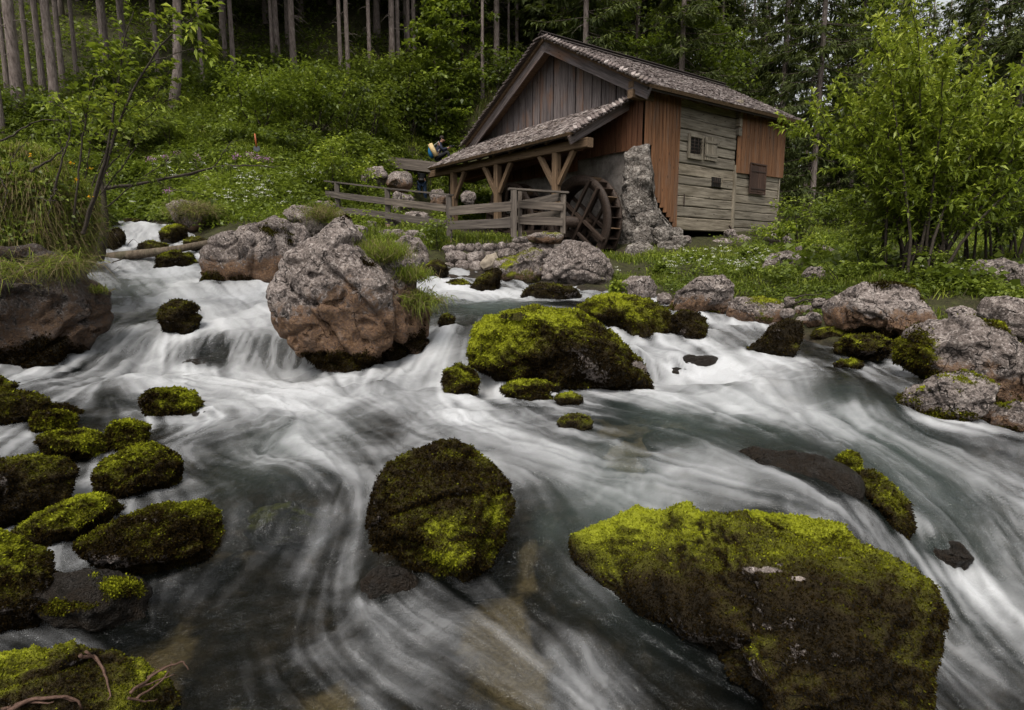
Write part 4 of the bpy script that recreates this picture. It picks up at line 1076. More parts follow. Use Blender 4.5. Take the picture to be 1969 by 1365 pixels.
# ------------------------------------------------------------------ the mill
BX, BY, YAW = 3.926, 19.0, .921
BA = np.array([math.sin(YAW), math.cos(YAW), 0]); BB = np.array([-math.cos(YAW), math.sin(YAW), 0])
UZ = np.array([0, 0, 1.0]); B0 = np.array([BX, BY, 0])
def bp(a, b, z): return B0 + BA*a + BB*b + UZ*z
def on_wall(px, py, a=None, b=None):
    """point of the plane a=const or b=const of the mill seen at a photo pixel -> (a, b, z)"""
    tx, tz = rays(px, py); d = np.array([float(tx), 1.0, float(tz)]); o = np.array([0, 0, CAMZ]) - B0
    ax, k = (BA, a) if a is not None else (BB, b)
    t = (k - o@ax)/(d@ax); p = o + d*t
    return p@BA, p@BB, p[2]

mill = thing('watermill', bp(0, 0, 2.7), 'old wooden watermill with shingled gable roof and lean-to porch over its wheels', 'watermill')
RF, EF = at(1044, 70, 21.63), at(1250, 160, 18.1)
RB, EB = at(1395, 168, 27.1), at(1549, 234, 23.5)
LF = at(894, 279, 25.6); LB = LF + (RB-RF)
JR, JL = at(1213, 186.5, 19.30), at(907, 277.5, 26.1)
ER, EL = at(1099, 253, 18.2), at(822, 323, 24.8)
def bil(P00, P10, P01, P11, u, v):
    return P00*(1-u)*(1-v) + P10*u*(1-v) + P01*(1-u)*v + P11*u*v

def roof_under(a):
    # underside of the right roof slope over the wall line b = 0
    best = None
    for v in np.linspace(0, .6, 61):
        u = (a+.606)/(8.39+.606)
        p = bil(EF, EB, RF, RB, u, v) - B0
        if best is None or abs(p@BB) < best[0]: best = (abs(p@BB), p[2])
    return best[1] - .20
rr = random.Random(3)

def slab(name, P00, P10, P01, P11, th, mat, parent):
    """P00 eave/front, u towards the back, v up the slope; thickness downwards"""
    N = unit(np.cross(P10-P00, P01-P00)); N = N if N[2] > 0 else -N
    Q = [P00, P10, P11, P01]; o = P00
    V = [q-o for q in Q] + [q-o-N*th for q in Q]
    Fc = [(0, 1, 2, 3), (7, 6, 5, 4)] + [(i, i+4, (i+1) % 4+4, (i+1) % 4) for i in range(4)]
    me = mesh_np(name, V, Fc, mat)
    return put(name, me, o, parent)

def shingle_field(name, P00, P10, P01, P11, rows, cols, parent, seed, th=.022):
    rs = np.random.default_rng(seed)
    N = unit(np.cross(P10-P00, P01-P00)); N = N if N[2] > 0 else -N
    V = []; T = []
    for r in range(rows):
        v0 = r/rows; v1 = min(1, (r+1.9)/rows)
        off = rs.random()
        edges = [0.0]
        while edges[-1] < 1: edges.append(edges[-1] + (1/cols)*rs.uniform(.65, 1.4))
        edges[-1] = 1.0
        for u0, u1 in zip(edges[:-1], edges[1:]):
            if u1-u0 < .002: continue
            g = .0012
            j = rs.uniform(-.16, .16)/rows; lift = th*rs.uniform(.8, 2.1)
            a = bil(P00, P10, P01, P11, u0+g, max(v0+j, -.012)); b = bil(P00, P10, P01, P11, u1-g, max(v0+j, -.012))
            c = bil(P00, P10, P01, P11, u1-g, v1); d = bil(P00, P10, P01, P11, u0+g, v1)
            tw = rs.uniform(-.5, .5)*th
            V += [a+N*(lift+tw), b+N*(lift-tw), c+N*.006, d+N*.006, a+N*.002, b+N*.002]
            T += [float(np.clip(rs.normal(.52, .24), 0, 1))]*6
    V = np.array(V); n = len(V)//6; i = np.arange(n)[:, None]*6
    Fc = np.concatenate([i+np.array([[0, 1, 2, 3]]), i+np.array([[4, 5, 1, 0]]), i+np.array([[4, 0, 3, 3]])[:, :4], i+np.array([[1, 5, 2, 2]])])
    Fq = np.concatenate([i+np.array([[0, 1, 2, 3]]), i+np.array([[4, 5, 1, 0]])])
    o = P00
    me = mesh_np(name, V-o, Fq, M_SHINGLE, False, dict(tint=np.array(T)))
    ob = put(name, me, o, parent); tag(ob, kind='stuff'); return ob

roof = slab('roof', EF, EB, RF, RB, .10, M_BEAM, mill)
shingle_field('shingles', EF, EB, RF, RB, 44, 72, roof, 1)
roofl = slab('roof', LF, LB, RF-UZ*.001, RB-UZ*.001, .10, M_BEAM, mill)
shingle_field('shingles', LF, LB, RF, RB, 26, 30, roofl, 2)
porch = slab('porch_roof', EL, ER, JL, JR, .08, M_BEAM, mill)
shingle_field('shingles', EL, ER, JL, JR, 19, 78, porch, 3, .018)
# ridge boards
NR_ = unit(np.cross(EB-EF, RF-EF)); NR_ = NR_ if NR_[2] > 0 else -NR_
RD = unit(RB-RF)
bar('ridge_board', RF-RD*.08+UZ*.05+NR_*.02-unit(RF-EF)*.10, RB+RD*.05+UZ*.05+NR_*.02-unit(RF-EF)*.10, .24, .03, M_SHINGLE, mill, up=NR_)
bar('ridge_board', RF-RD*.10+UZ*.075+unit(RF-EF)*.06, RB+UZ*.075+unit(RF-EF)*.06, .20, .03, M_SHINGLE, mill, up=unit(np.cross(LB-LF, RF-LF)*-1 if np.cross(LB-LF, RF-LF)[2] < 0 else np.cross(LB-LF, RF-LF)))

# scalloped verge shingles, each one a piece
def scallop_mesh(name, w, l, t, seed):
    rs = random.Random(seed)
    pts = [(-w/2, 0), (w/2, 0)] + [(w/2*math.cos(q), l*.62 + l*.38*math.sin(q)) for q in [i*math.pi/6 for i in range(7)]]
    n = len(pts)
    V = [(x, y, -t/2) for x, y in pts] + [(x, y, t/2) for x, y in pts]
    Fc = [tuple(range(n-1, -1, -1)), tuple(range(n, 2*n))] + [(i, (i+1) % n, (i+1) % n+n, i+n) for i in range(n)]
    me = mesh_np(name, V, Fc, M_SHINGLE, False, dict(tint=np.full(2*n, rs.uniform(.25, .9) if seed < 5 else rs.uniform(.0, .15))))  # near-black variants carry the shadow between scallops in their colour
    return me
SC_M = [scallop_mesh('shingle', .125, .34, .04, s) for s in range(8)]
def verge(P0, P1, outward, n, parent, lift=.03, tilt=.5, seed=0):
    """row of scallop shingles along the edge P0 -> P1 (top to bottom), tips pointing downslope and out over the edge"""
    rs = random.Random(seed)
    S = unit(P1-P0); N = unit(np.cross(S, outward)); N = N if N[2] > 0 else -N
    for row, (dl, dn) in enumerate([(0, .0), (.5, .055)]):
        for i in range(n):
            if row and rs.random() < .04: continue
            c = P0 + (P1-P0)*((i+dl)/n)
            yv = unit(outward*.62 + S*.62 - N*.10 + N*rs.uniform(-.06, .06)); zv = unit(N*.85 - S*(.75 if row else .3)); zv = unit(zv - yv*(zv@yv)); xv = np.cross(yv, zv)
            M = Matrix.Identity(4); o = c + N*(lift+dn) - outward*.04
            for k in range(3): M[k][0] = xv[k]; M[k][1] = yv[k]; M[k][2] = zv[k]; M[k][3] = o[k]
            put('shingle', SC_M[rs.randrange(5) if row else 5+rs.randrange(3)], parent=parent, M=M)
OUT = -BA
verge(RF, EF, OUT, 30, roof, seed=1)
verge(RF, LF, OUT, 34, roofl, seed=2)
PR = unit(np.cross(UZ, unit(JL-JR))); 
verge(JR, ER, -BB, 17, porch, seed=3)

# bargeboards
def barge(P0, P1, out, w, t, mat, drop, parent=mill, name='bargeboard'):
    S = unit(P1-P0); N = unit(np.cross(S, out)); N = N if N[2] > 0 else -N
    return bar(name, P0-N*drop-out*.10, P1-N*drop-out*.10, t, w, mat, parent, up=N)
barge(RF+unit(RF-EF)*.06, EF+unit(EF-RF)*.02, OUT, .32, .06, M_GREYWOOD, .26)
barge(RF+unit(RF-LF)*.02, LF, OUT, .30, .055, M_GREYWOOD, .25)
barge(JR, ER+unit(ER-JR)*.10, -BB, .24, .06, M_GREYWOOD, .20)

# gable boards (each ends under the rake)
gb_a = -.04
jr_a, jr_b = (JR-B0)@BA, (JR-B0)@BB; jl_b = (JL-B0)@BB
eR_b = (RF-B0)@BB; e0_b = (EF-B0)@BB; eL_b = (LF-B0)@BB
def rake_z(b):
    # underside of the roof at the gable wall plane
    if b < eR_b: z = EF[2] + (RF[2]-EF[2])*(b-e0_b)/(eR_b-e0_b)
    else: z = LF[2] + (RF[2]-LF[2])*(b-eL_b)/(eR_b-eL_b)
    return z - .16
def joint_z(b): return JR[2] + (JL[2]-JR[2])*(b-jr_b)/(jl_b-jr_b)
b = .05
while b < 8.5:
    w = rr.uniform(.30, .42)
    b1 = min(b+w, 8.6); th = .03; da = rr.uniform(0, .03)
    z0 = min(joint_z(b), joint_z(b1))-.12
    if max(rake_z(b), rake_z(b1)) < z0+.05: b = b1; continue
    zs = (max(rake_z(b+.006), z0+.02), max(rake_z(b1-.006), z0+.02))
    peak = b < eR_b < b1
    pts = [(b+.018, z0), (b1-.018, z0), (b1-.018, zs[1])] + ([(eR_b, rake_z(eR_b))] if peak else []) + [(b+.018, zs[0])]
    # the board's own axes: X up, Y across
    V = [(z-z0, bb-b, -th/2) for bb, z in pts] + [(z-z0, bb-b, th/2) for bb, z in pts]
    n = len(pts)
    Fc = [tuple(range(n-1, -1, -1)), tuple(range(n, 2*n))] + [(i, (i+1) % n, (i+1) % n+n, i+n) for i in range(n)]
    M = Matrix.Identity(4); o = bp(gb_a-da, b, z0); xv, yv = UZ, BB; zv = np.cross(xv, yv)
    for k in range(3): M[k][0] = xv[k]; M[k][1] = yv[k]; M[k][2] = zv[k]; M[k][3] = o[k]
    put('gable_board', mesh_np('gable_board', V, Fc, M_GREYWOOD), parent=mill, M=M)
    b = b1
# body of the house: side and back walls, floor (dark inside)
def wallbox(name, a0, a1, b0, b1, z0, z1, mat, parent=mill):
    o = bp(a0, b0, z0); V = []
    for z in (z0, z1):
        for a, b_ in ((a0, b0), (a1, b0), (a1, b1), (a0, b1)): V.append(bp(a, b_, z)-o)
    Fc = [(3, 2, 1, 0), (4, 5, 6, 7), (0, 1, 5, 4), (1, 2, 6, 5), (2, 3, 7, 6), (3, 0, 4, 7)]
    return put(name, mesh_np(name, V, Fc, mat), o, parent)
LW = 7.5
wallbox('back_wall', LW-.15, LW-.01, .2, 7.6, 2.8, 6.5, M_LOG)
wallbox('side_wall', .4, LW-.2, 7.5, 7.65, 2.8, 6.2, M_LOG)
wallbox('dark_backing', .25, LW-.16, .16, .22, 2.85, roof_under(1.0)-.05, M_DARK)
wallbox('dark_backing', .10, .14, .3, 7.6, 5.3, 5.9, M_DARK)  # dark backing added so the gaps between gable boards read as shade
wallbox('dark_backing', .16, .20, 1.4, 6.3, 5.9, 7.3, M_DARK)
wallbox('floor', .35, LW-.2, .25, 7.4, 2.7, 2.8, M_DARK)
# boards of the shaded front under the porch
b = .0
while b < 7.9:
    w = rr.uniform(.17, .24); b1 = b+w
    z1 = joint_z(min(b1, 8))-.05 if b > .45 else rake_z(b)-.05
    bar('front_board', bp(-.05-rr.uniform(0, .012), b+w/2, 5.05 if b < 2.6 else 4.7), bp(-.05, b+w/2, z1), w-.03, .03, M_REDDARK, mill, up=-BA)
    b = b1
# masonry under the boards, behind the wheels
def lumpy_wall(name, a, b0, b1, z0, z1, mat, amp, seed, parent, nb=60, nz=40, thick=.45):
    bb, zz = np.meshgrid(np.linspace(b0, b1, nb), np.linspace(z0, z1, nz))
    o = bp(a, b0, z0)
    P = B0 + BA*a + bb[..., None]*BB + zz[..., None]*UZ
    d = amp*(fbm(P*2.2, 4, seed) + .5*ridged(P*4.5, 3, seed+3))
    P = P - BA*d[..., None]
    V = P.reshape(-1, 3)-o
    Fc = grid_faces(nz, nb)
    # close the top and the sides with a simple return
    Bk = (B0 + BA*(a+thick) + bb[..., None]*BB + zz[..., None]*UZ)
    rim = [(0, i) for i in range(nb)] + [(j, nb-1) for j in range(1, nz)] + [(nz-1, i) for i in range(nb-2, -1, -1)] + [(j, 0) for j in range(nz-2, 0, -1)]
    idx = [j*nb+i for j, i in rim]; nbk = len(V)
    V = np.vstack([V, np.array([Bk[j, i]-o for j, i in rim])])
    m = len(idx); side = np.array([[idx[k], idx[(k+1) % m], nbk+(k+1) % m, nbk+k] for k in range(m)])
    return put(name, mesh_np(name, V, np.vstack([Fc, side]), mat, True), o, parent)
lumpy_wall('stone_wall', .06, .22, 7.9, 1.2, 5.1, M_PLASTER, .05, 5, mill)

# rough pier at the corner
pier = rock('stone_pier', None, [(1200, 294), (1216, 281), (1251, 277), (1253, 370), (1264, 395), (1280, 420), (1296, 440), (1314, 462), (1316, 480), (1290, 494), (1225, 502), (1192, 470), (1190, 420), (1190, 375), (1197, 340)],
     'rock', Y=19.0, thick=.40, level=6, seed=201, ext=1.02, noise=.03, parent=mill, q=.5, mat=M_PIER, facet=.0)
for i, (b_, Y) in enumerate([((1222, 408, 1254, 438), 18.45), ((1214, 432, 1256, 472), 18.35), ((1255, 434, 1288, 464), 18.4), ((1200, 466, 1262, 502), 18.1), ((1196, 498, 1248, 528), 17.6),
        ((1284, 436, 1314, 456), 18.6), ((1290, 452, 1324, 472), 18.5), ((1206, 384, 1242, 412), 18.62), ((1222, 284, 1251, 302), 18.74),
        ((1242, 402, 1268, 430), 18.5), ((1262, 462, 1298, 486), 18.3), ((1206, 352, 1236, 378), 18.72), ((1236, 350, 1254, 374), 18.72), ((1240, 374, 1262, 402), 18.66), ((1290, 470, 1316, 492), 18.2)]):
    rock('stone', None, b_, 'rock', Y=Y, level=4, seed=210+i, parent=pier, noise=.07, thick=.4, q=.6, facet=1.4, mat=M_PIER)
for i, (b_, Y) in enumerate([((1366, 459, 1412, 480), 19.6), ((1392, 440, 1418, 462), 20.2), ((1408, 452, 1448, 480), 19.9), ((1312, 452, 1330, 470), 19.0), ((1380, 474, 1400, 488), 19.2)]):
    rock('foundation_stone', None, b_, 'rock', Y=Y, level=4, seed=230+i, parent=mill, noise=.08)

# right wall: boards, logs, boards
a_lo, _, _ = on_wall(1300, 330, b=0); a_mid, _, _ = on_wall(1411, 330, b=0); a_far, _, _ = on_wall(1497, 345, b=0)
def wz(px, py): return on_wall(px, py, b=0)[2]
ab = -.03
w0 = (a_lo - ab)/10
for i in range(10):
    a0 = ab + w0*i
    # lower ends follow the slanting foot of the pier
    px_ = 1240 + (1301-1240)*(i+.5)/10
    zlow = 5.15 if i < 2 else (wz(px_, 370) if i == 2 else wz(px_, 372 + (441-372)*(i-2)/7.5))
    bar('wall_board', bp(a0+w0/2, -.05-rr.uniform(0, .012), zlow), bp(a0+w0/2, -.05, roof_under(a0)-.03), w0-.026, .035, M_ORANGE, mill, up=-BB)
    bar('cover_strip', bp(a0+w0, -.075, zlow+.01), bp(a0+w0, -.075, roof_under(a0)-.05), .045, .02, M_ORANGE, mill, up=-BB)
rows = np.cumsum([0, .40, .33, .30, .36, .27, .36, .34, .30, .36, .32, .34, .31])
ztop_l = roof_under(a_lo)
zb_l = wz(1350, 444)
sc_ = (ztop_l-zb_l)/rows[-1]
for k in range(12):
    z0 = zb_l + rows[k]*sc_; z1 = zb_l + rows[k+1]*sc_
    d = rr.uniform(-.02, .025)
    bar('wall_log', bp(a_lo+.005, .05-d, (z0+z1)/2+rr.uniform(-.01, .01)), bp(a_mid-.03, .05-d, (z0+z1)/2+rr.uniform(-.012, .012)), .16, (z1-z0)*.955, M_LOG, mill, warp=.018, ch=.16)
zb_r = wz(1450, 455); zt_r = wz(1450, 337)+.12
for k in range(8):
    z0 = zb_r + (zt_r-zb_r)*k/8; z1 = zb_r + (zt_r-zb_r)*(k+1)/8
    d = rr.uniform(-.015, .015)
    bar('wall_log', bp(a_mid+.06, .05-d, (z0+z1)/2), bp(a_far-.0, .05-d, (z0+z1)/2), .16, (z1-z0)*.965, M_LOG, mill, warp=.012, ch=.14)
n_ = 12; wq = (a_far+.10-a_mid)/n_
for i in range(n_):
    a0 = a_mid + wq*i; px_ = 1413 + (1500-1413)*(i+.5)/n_
    bar('wall_board', bp(a0+wq/2, -.07-rr.uniform(0, .012), wz(px_, 333+(343-333)*i/n_)), bp(a0+wq/2, -.07, roof_under(a0)-.03), wq-.026, .035, M_ORANGE, mill, up=-BB)
    bar('cover_strip', bp(a0+wq, -.095, wz(px_, 333+(343-333)*i/n_)+.01), bp(a0+wq, -.095, roof_under(a0)-.05), .045, .02, M_ORANGE, mill, up=-BB)
bar('corner_post', bp(a_mid+.015, -.045, zb_l-.12), bp(a_mid+.015, -.045, wz(1412, 318)), .13, .07, M_LOG, mill, up=-BB)
bar('corner_post', bp(a_far-.02, -.05, zb_r-.05), bp(a_far-.02, -.05, zt_r), .05, .04, M_LOG, mill, up=-BB)
for k in range(4):
    z = wz(1415, 262) + .30*k
    bar('log_end', bp(a_mid+.02, -.17, z+.13), bp(a_mid+.02, .1, z+.13), .17, .26, M_LOG, mill)
# wall plate under the eave and rafters
bar('wall_plate', bp(-.55, .06, roof_under(-.55)-.02), bp(LW+.5, .06, roof_under(LW+.5)-.02), .2, .18, M_BEAM, mill)
eave_d = unit(EB-EF); slope = unit(EF-RF); Lr = np.linalg.norm(EB-EF)
for i in range(11):
    q = EF + (EB-EF)*((i+.35)/11) - slope*1.15 - NR_*.19; e = EF + (EB-EF)*((i+.35)/11) - slope*.20 - NR_*.19
    bar('rafter', q, e, .13, .15, M_BEAM, mill, up=NR_)
bar('fascia', EF-NR_*.145-slope*.06+eave_d*.03, EB-NR_*.145-slope*.06-eave_d*.03, .035, .07, M_SHINGLE, mill, up=NR_)
# far gable rake board
barge(RB, EB, BA, .2, .04, M_GREYWOOD, .18)
bar('purlin', bp(-.62, .02, roof_under(-.6)-.30), bp(.3, .0, roof_under(-.6)-.30), .2, .24, M_BEAM, mill)

# windows of the right wall
def win(px0, py0, px1, py1, depth_b, mat, name, parent=mill, proud=.02):
    a0, _, z1 = on_wall(px0, py0, b=-.05); a1, _, z0 = on_wall(px1, py1, b=-.05)
    return a0, a1, z0, z1
a0, a1, z0, z1 = win(1323, 256, 1349, 308, 0, None, None)
wdw = wallbox('window', a0+.1, a1-.12, -.062, .02, z0+.18, z1-.12, M_DARK)
for nm, p, q, w_, t_ in [('frame', (a0+.04, z0), (a0+.04, z1), .09, .05), ('frame', (a1-.04, z0), (a1-.04, z1), .09, .05), ('frame', (a0+.09, z0+.07), (a1-.09, z0+.07), .05, .16), ('frame', (a0+.09, z1-.05), (a1-.09, z1-.05), .05, .10)]:
    v = abs(p[0]-q[0]) < 1e-6
    bar(nm, bp(p[0], -.085, p[1]), bp(q[0], -.085, q[1]), w_ if v else .05, .05 if v else t_, M_LOG, wdw, up=-BB if v else UZ)
for k in range(2):
    aa = a0 + (a1-a0)*(.38+.26*k); round_bar('bar', [bp(aa, -.10, z0+.06), bp(aa, -.10, z1-.02)], [.012, .012], M_IRON, wdw, 6)
for k in range(4):
    zz = z0+.24 + (z1-z0-.45)*k/3; round_bar('bar', [bp(a0+.06, -.105, zz), bp(a1-.06, -.105, zz)], [.010, .010], M_IRON, wdw, 6)
a0, a1, z0, z1 = win(1354, 263, 1375, 311, 0, None, None)
sh = thing('shutter', bp(a0, -.1, z0), None, None); sh.parent = mill; sh.matrix_parent_inverse = WM[mill.name].inverted()
for k in range(4):
    w_ = (a1-a0)/4; bar('shutter_board', bp(a0+w_*(k+.5), -.10, z0), bp(a0+w_*(k+.5), -.10, z1+rr.uniform(-.02, .02)), w_-.008, .03, M_LOG, sh, up=-BB)
for zz in (z0+.15, z1-.15): bar('ledge', bp(a0, -.128, zz), bp(a1, -.128, zz), .025, .08, M_LOG, sh)
a0, a1, z0, z1 = win(1370, 340, 1389, 361, 0, None, None)
w2 = wallbox('window', a0, a1, -.055, .03, z0, z1, M_DARK)
wallbox('recess', a1-.11, a1-.002, -.060, -.02, z0+.01, z1-.01, M_LOG, w2)
for k in range(3):
    aa = a0 + (a1-.1-a0)*(.25+.25*k); round_bar('bar', [bp(aa, -.07, z0), bp(aa, -.07, z1)], [.008, .008], M_IRON, w2, 6)
round_bar('bar', [bp(a0, -.075, (z0+z1)/2), bp(a1-.1, -.075, (z0+z1)/2)], [.008, .008], M_IRON, w2, 6)
a0, a1, z0, z1 = win(1441, 316, 1465, 374, 0, None, None)
w3 = thing('window', bp(a0, -.12, z0), None, None); w3.parent = mill; w3.matrix_parent_inverse = WM[mill.name].inverted()
for k in range(2):
    w_ = (a1-a0)/2; bar('shutter_board', bp(a0+w_*(k+.5), -.13, z0+.05), bp(a0+w_*(k+.5), -.13, z1-.03), w_-.02, .03, M_SHUT, w3, up=-BB)
for p, q in [((a0-.03, z0-.03), (a0-.03, z1+.03)), ((a1+.03, z0-.03), (a1+.03, z1+.03))]:
    bar('frame', bp(p[0], -.135, p[1]), bp(q[0], -.135, q[1]), .05, .045, M_SHUT, w3, up=-BB)
for zz in (z0-.0, z1+.03): bar('frame', bp(a0-.05, -.138, zz), bp(a1+.05, -.138, zz), .045, .05, M_SHUT, w3)
for zz in (z0+.16, z1-.22): bar('hinge_strap', bp(a0, -.155, zz), bp(a1, -.155, zz), .014, .04, M_IRON, w3)
aa, _, z1 = on_wall(1315, 373, b=-.05); z0 = wz(1315, 397)
bar('iron_strap', bp(aa, -.07, z0), bp(aa, -.07, z1), .035, .02, M_IRON, mill, up=-BB)
p_, q_ = on_wall(1402, 434, b=-.15), on_wall(1414, 452, b=-.15)
bar('iron_hook', bp(*p_), bp(*q_), .05, .05, M_IRON, mill)

# porch: plate beam, posts, braces, rafters, sill
pa = -1.75
P3 = on_wall(1135, 272, a=pa); P1 = on_wall(830, 334, a=pa)
zb3, zb1 = P3[2]-.02, P1[2]-.02
def plate_z(b_): return zb3 + (zb1-zb3)*(b_-P3[1])/(P1[1]-P3[1])
bar('porch_beam', bp(pa, P3[1]-.0, zb3), bp(pa, P1[1]+.1, zb1), .24, .27, M_BEAM, mill, warp=.015, ch=.07)
for px, foot in [(873.5, 447), (957, 439), (1069, 432)]:
    pb = on_wall(px, 400, a=pa)[1]; zf = on_wall(px, foot, a=pa)[2]
    po = bar('post', bp(pa, pb, zf+.12), bp(pa, pb, plate_z(pb)-.13), .22, .22, M_BEAM, mill, up=BA, ch=.1)
    bar('post_foot', bp(pa, pb, zf-.12), bp(pa, pb, zf+.13), .03, .03, M_IRON, po, up=BA)
    for sg in ((-1, 1) if px > 900 else (-1,)):
        bar('brace', bp(pa-.01*sg, pb+sg*.10, plate_z(pb)-1.05), bp(pa-.01*sg, pb+sg*.78, plate_z(pb+sg*.78)-.12), .13, .16, M_BEAM, mill)
pn = unit(np.cross(EL-ER, JR-ER)); pn = pn if pn[2] > 0 else -pn
for i in range(9):
    e = ER + (EL-ER)*((i+.5)/9); j = JR + (JL-JR)*((i+.5)/9); s = unit(e-j)
    bar('porch_rafter', j-pn*.15+s*.1, e-pn*.15-s*.12, .12, .13, M_BEAM, mill, up=pn)
bar('porch_fascia', ER-pn*.11-unit(ER-JR)*.05, EL-pn*.11-unit(ER-JR)*.05, .03, .05, M_SHINGLE, mill, up=pn)
bar('sill_beam', bp(-.35, 1.9, 2.62), bp(-.35, 8.0, 2.75), .25, .28, M_WHEEL, mill)
bar('wheel_beam', bp(-1.45, 1.6, 2.55), bp(-1.45, 7.9, 2.75), .2, .22, M_WHEEL, mill)
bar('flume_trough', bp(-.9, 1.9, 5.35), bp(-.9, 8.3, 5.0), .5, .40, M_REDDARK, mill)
for b_ in (3.3, 5.0, 6.4):
    bar('trestle_leg', bp(-.6, b_, 1.9), bp(-.6, b_+.1, 4.0), .16, .16, M_WHEEL, mill, up=BA)
    bar('trestle_brace', bp(-.7, b_+.1, 3.1), bp(-.7, b_+1.0, 2.2), .1, .14, M_WHEEL, mill)
bar('floor_board', bp(-1.75, 2.0, 2.32), bp(-1.75, 8.0, 2.55), .5, .06, M_BEAM, mill)

# ------------------------------------------------------------------ the water wheels
def ring_verts(R0, R1, x0, x1, n):
    th = np.linspace(0, 2*np.pi, n, endpoint=False); c, s = np.cos(th), np.sin(th)
    V = np.concatenate([np.stack([np.full(n, x), r*c, r*s], -1) for x, r in ((x0, R1), (x1, R1), (x1, R0), (x0, R0))])
    i = np.arange(n); j = (i+1) % n
    Fq = np.concatenate([np.stack([i+a*n, j+a*n, j+b_*n, i+b_*n], -1) for a, b_ in ((0, 1), (1, 2), (2, 3), (3, 0))])
    return V, Fq
Rw = 1.42
def wheel(name, pos, label, spin, first=None):
    w = thing(name, pos, label, 'water wheel', 'water wheels of the mill')
    R3 = Matrix(((BA[0], BB[0], 0), (BA[1], BB[1], 0), (0, 0, 1))).to_4x4()
    def pt(x, r, t): return np.asarray(pos) + BA*x + (BB*math.cos(t) + UZ*math.sin(t))*r
    for x0 in (-.26, .20):
        V, Fq = ring_verts(Rw-.30, Rw, x0, x0+.06, 56)
        Wv = np.stack([V[:, 0]], 0).T*BA + V[:, 1:2]*BB + V[:, 2:3]*UZ
        put('rim', mesh_np('rim', Wv, Fq, M_WHEEL), pos, w)
    V, Fq = ring_verts(Rw-.30, Rw-.27, -.20, .20, 56)
    Wv = V[:, :1]*BA + V[:, 1:2]*BB + V[:, 2:3]*UZ
    put('drum', mesh_np('drum', Wv, Fq, M_WHEEL), pos, w)
    for k in range(28):
        t = 2*math.pi*k/28 + spin
        bar('paddle', pt(-.20, Rw-.15, t), pt(.20, Rw-.15, t), .30, .025, M_WHEEL if k % 3 else M_BEAM, w, up=pt(0, 1, t+math.pi/2)-pt(0, 0, 0))
    # spokes: four long timbers in a hash pattern on each side, as the photo shows
    for x0 in (-.31, .29):
        for k in range(4):
            t = spin + k*math.pi/2; n = BB*math.cos(t) + UZ*math.sin(t); d = BB*math.cos(t+math.pi/2) + UZ*math.sin(t+math.pi/2)
            c = np.asarray(pos) + BA*(x0 + .012*(k % 2)) + n*.22
            L = math.sqrt((Rw-.08)**2 - .22**2)
            bar('spoke', c-d*L, c+d*L, .09, .10, M_WHEEL, w, up=n)
    round_bar('axle', [np.asarray(pos)-BA*.75, np.asarray(pos)+BA*1.0], [.17, .17], M_WHEEL, w, 12)
    return w
cw_ = bp(*on_wall(1121, 428, a=-1.02))
wheel('water_wheel', cw_, 'big wooden water wheel between the porch posts and the stone pier', .62)
cw2 = cw_ + BB*3.55 + UZ*.12
wheel('water_wheel', cw2, 'second dark water wheel half hidden behind the porch posts', .2)

# ------------------------------------------------------------------ flume, fences, terrace wall
fl = thing('wooden_flume', at(705, 310, 26.1), 'weathered wooden flume leading water from the slope to the mill porch', 'flume')
FA, FB = at(640, 300, 26.3), at(890, 330, 25.5)
dF = unit(FB-FA); nF = unit(np.cross(UZ, dF)); nF = nF if nF[1] < 0 else -nF
for sgn, nm in ((1, 'side_board'), (-1, 'side_board')):
    for (t0, t1) in ((0.0, .42), (.425, 1.0)):
        bar(nm, FA+(FB-FA)*t0+nF*.28*sgn, FA+(FB-FA)*t1+nF*.28*sgn, .05, .42, M_FENCE, fl)
bar('bottom_board', FA-UZ*.2, FB-UZ*.2, .5, .05, M_FENCE, fl)
for k in range(8):
    c = FA+(FB-FA)*(.1+.115*k)+UZ*.225; bar('cross_tie', c-nF*.30, c+nF*.30, .05, .04, M_FENCE, fl)
FC_, FD = at(560, 294, 27.5), at(655, 298, 26.2)
bar('feeder_board', FC_, FD, .05, .22, M_FENCE, fl)
for px in (700, 866):
    c = at(px, 330, 25.9); g = HG0(c[0], c[1]); bar('support', np.array([c[0], c[1], float(g)-.1]), np.array([c[0], c[1], c[2]-.1]), .14, .14, M_FENCE, fl, up=(0, 1, 0))

fen = thing('wooden_fence', at(745, 442, 16.4), 'long wooden fence with sloping handrail climbing left from the porch', 'fence')
FP = [(648, 352, 420, 17.8), (745, 364, 441, 16.4), (863, 376, 474, 14.7)]
pp = []
for px, pt_, pb_, Y in FP:
    top = at(px, pt_, Y); bot = at(px, pb_, Y); bot[:2] = top[:2]
    pp.append((top, bot))
    po = bar('post', bot+UZ*.14, top, .13, .13, M_FENCE, fen, up=(0, 1, 0)); bar('post_foot', bot-UZ*.15, bot+UZ*.145, .12, .12, M_FOOT, po, up=(0, 1, 0))
def rail(par, p0, p1, h, name='rail', off=-.085, t=.035, e0=0.0, e1=0.0, mat=None):
    d = unit(p1-p0); n = unit(np.cross(d, UZ)); n = n if n[1] < 0 else -n
    return bar(name, p0-d*e0+n*(-off if False else .085), p1+d*e1+n*.085, t, h, mat or M_FENCE, par, warp=.006)
def z_at(px, py, Y): return at(px, py, Y)[2]
def rp(i, py):
    t = pp[i][0].copy(); t[2] = z_at(FP[i][0], py, FP[i][3]); return t
rail(fen, rp(0, 375), rp(1, 387), .17, e0=.45); rail(fen, rp(1, 387), rp(2, 401), .17)
rail(fen, rp(0, 403), rp(1, 414), .17, e0=.12); rail(fen, rp(1, 414), rp(2, 431), .17)
d0 = unit(pp[1][0]-pp[0][0])
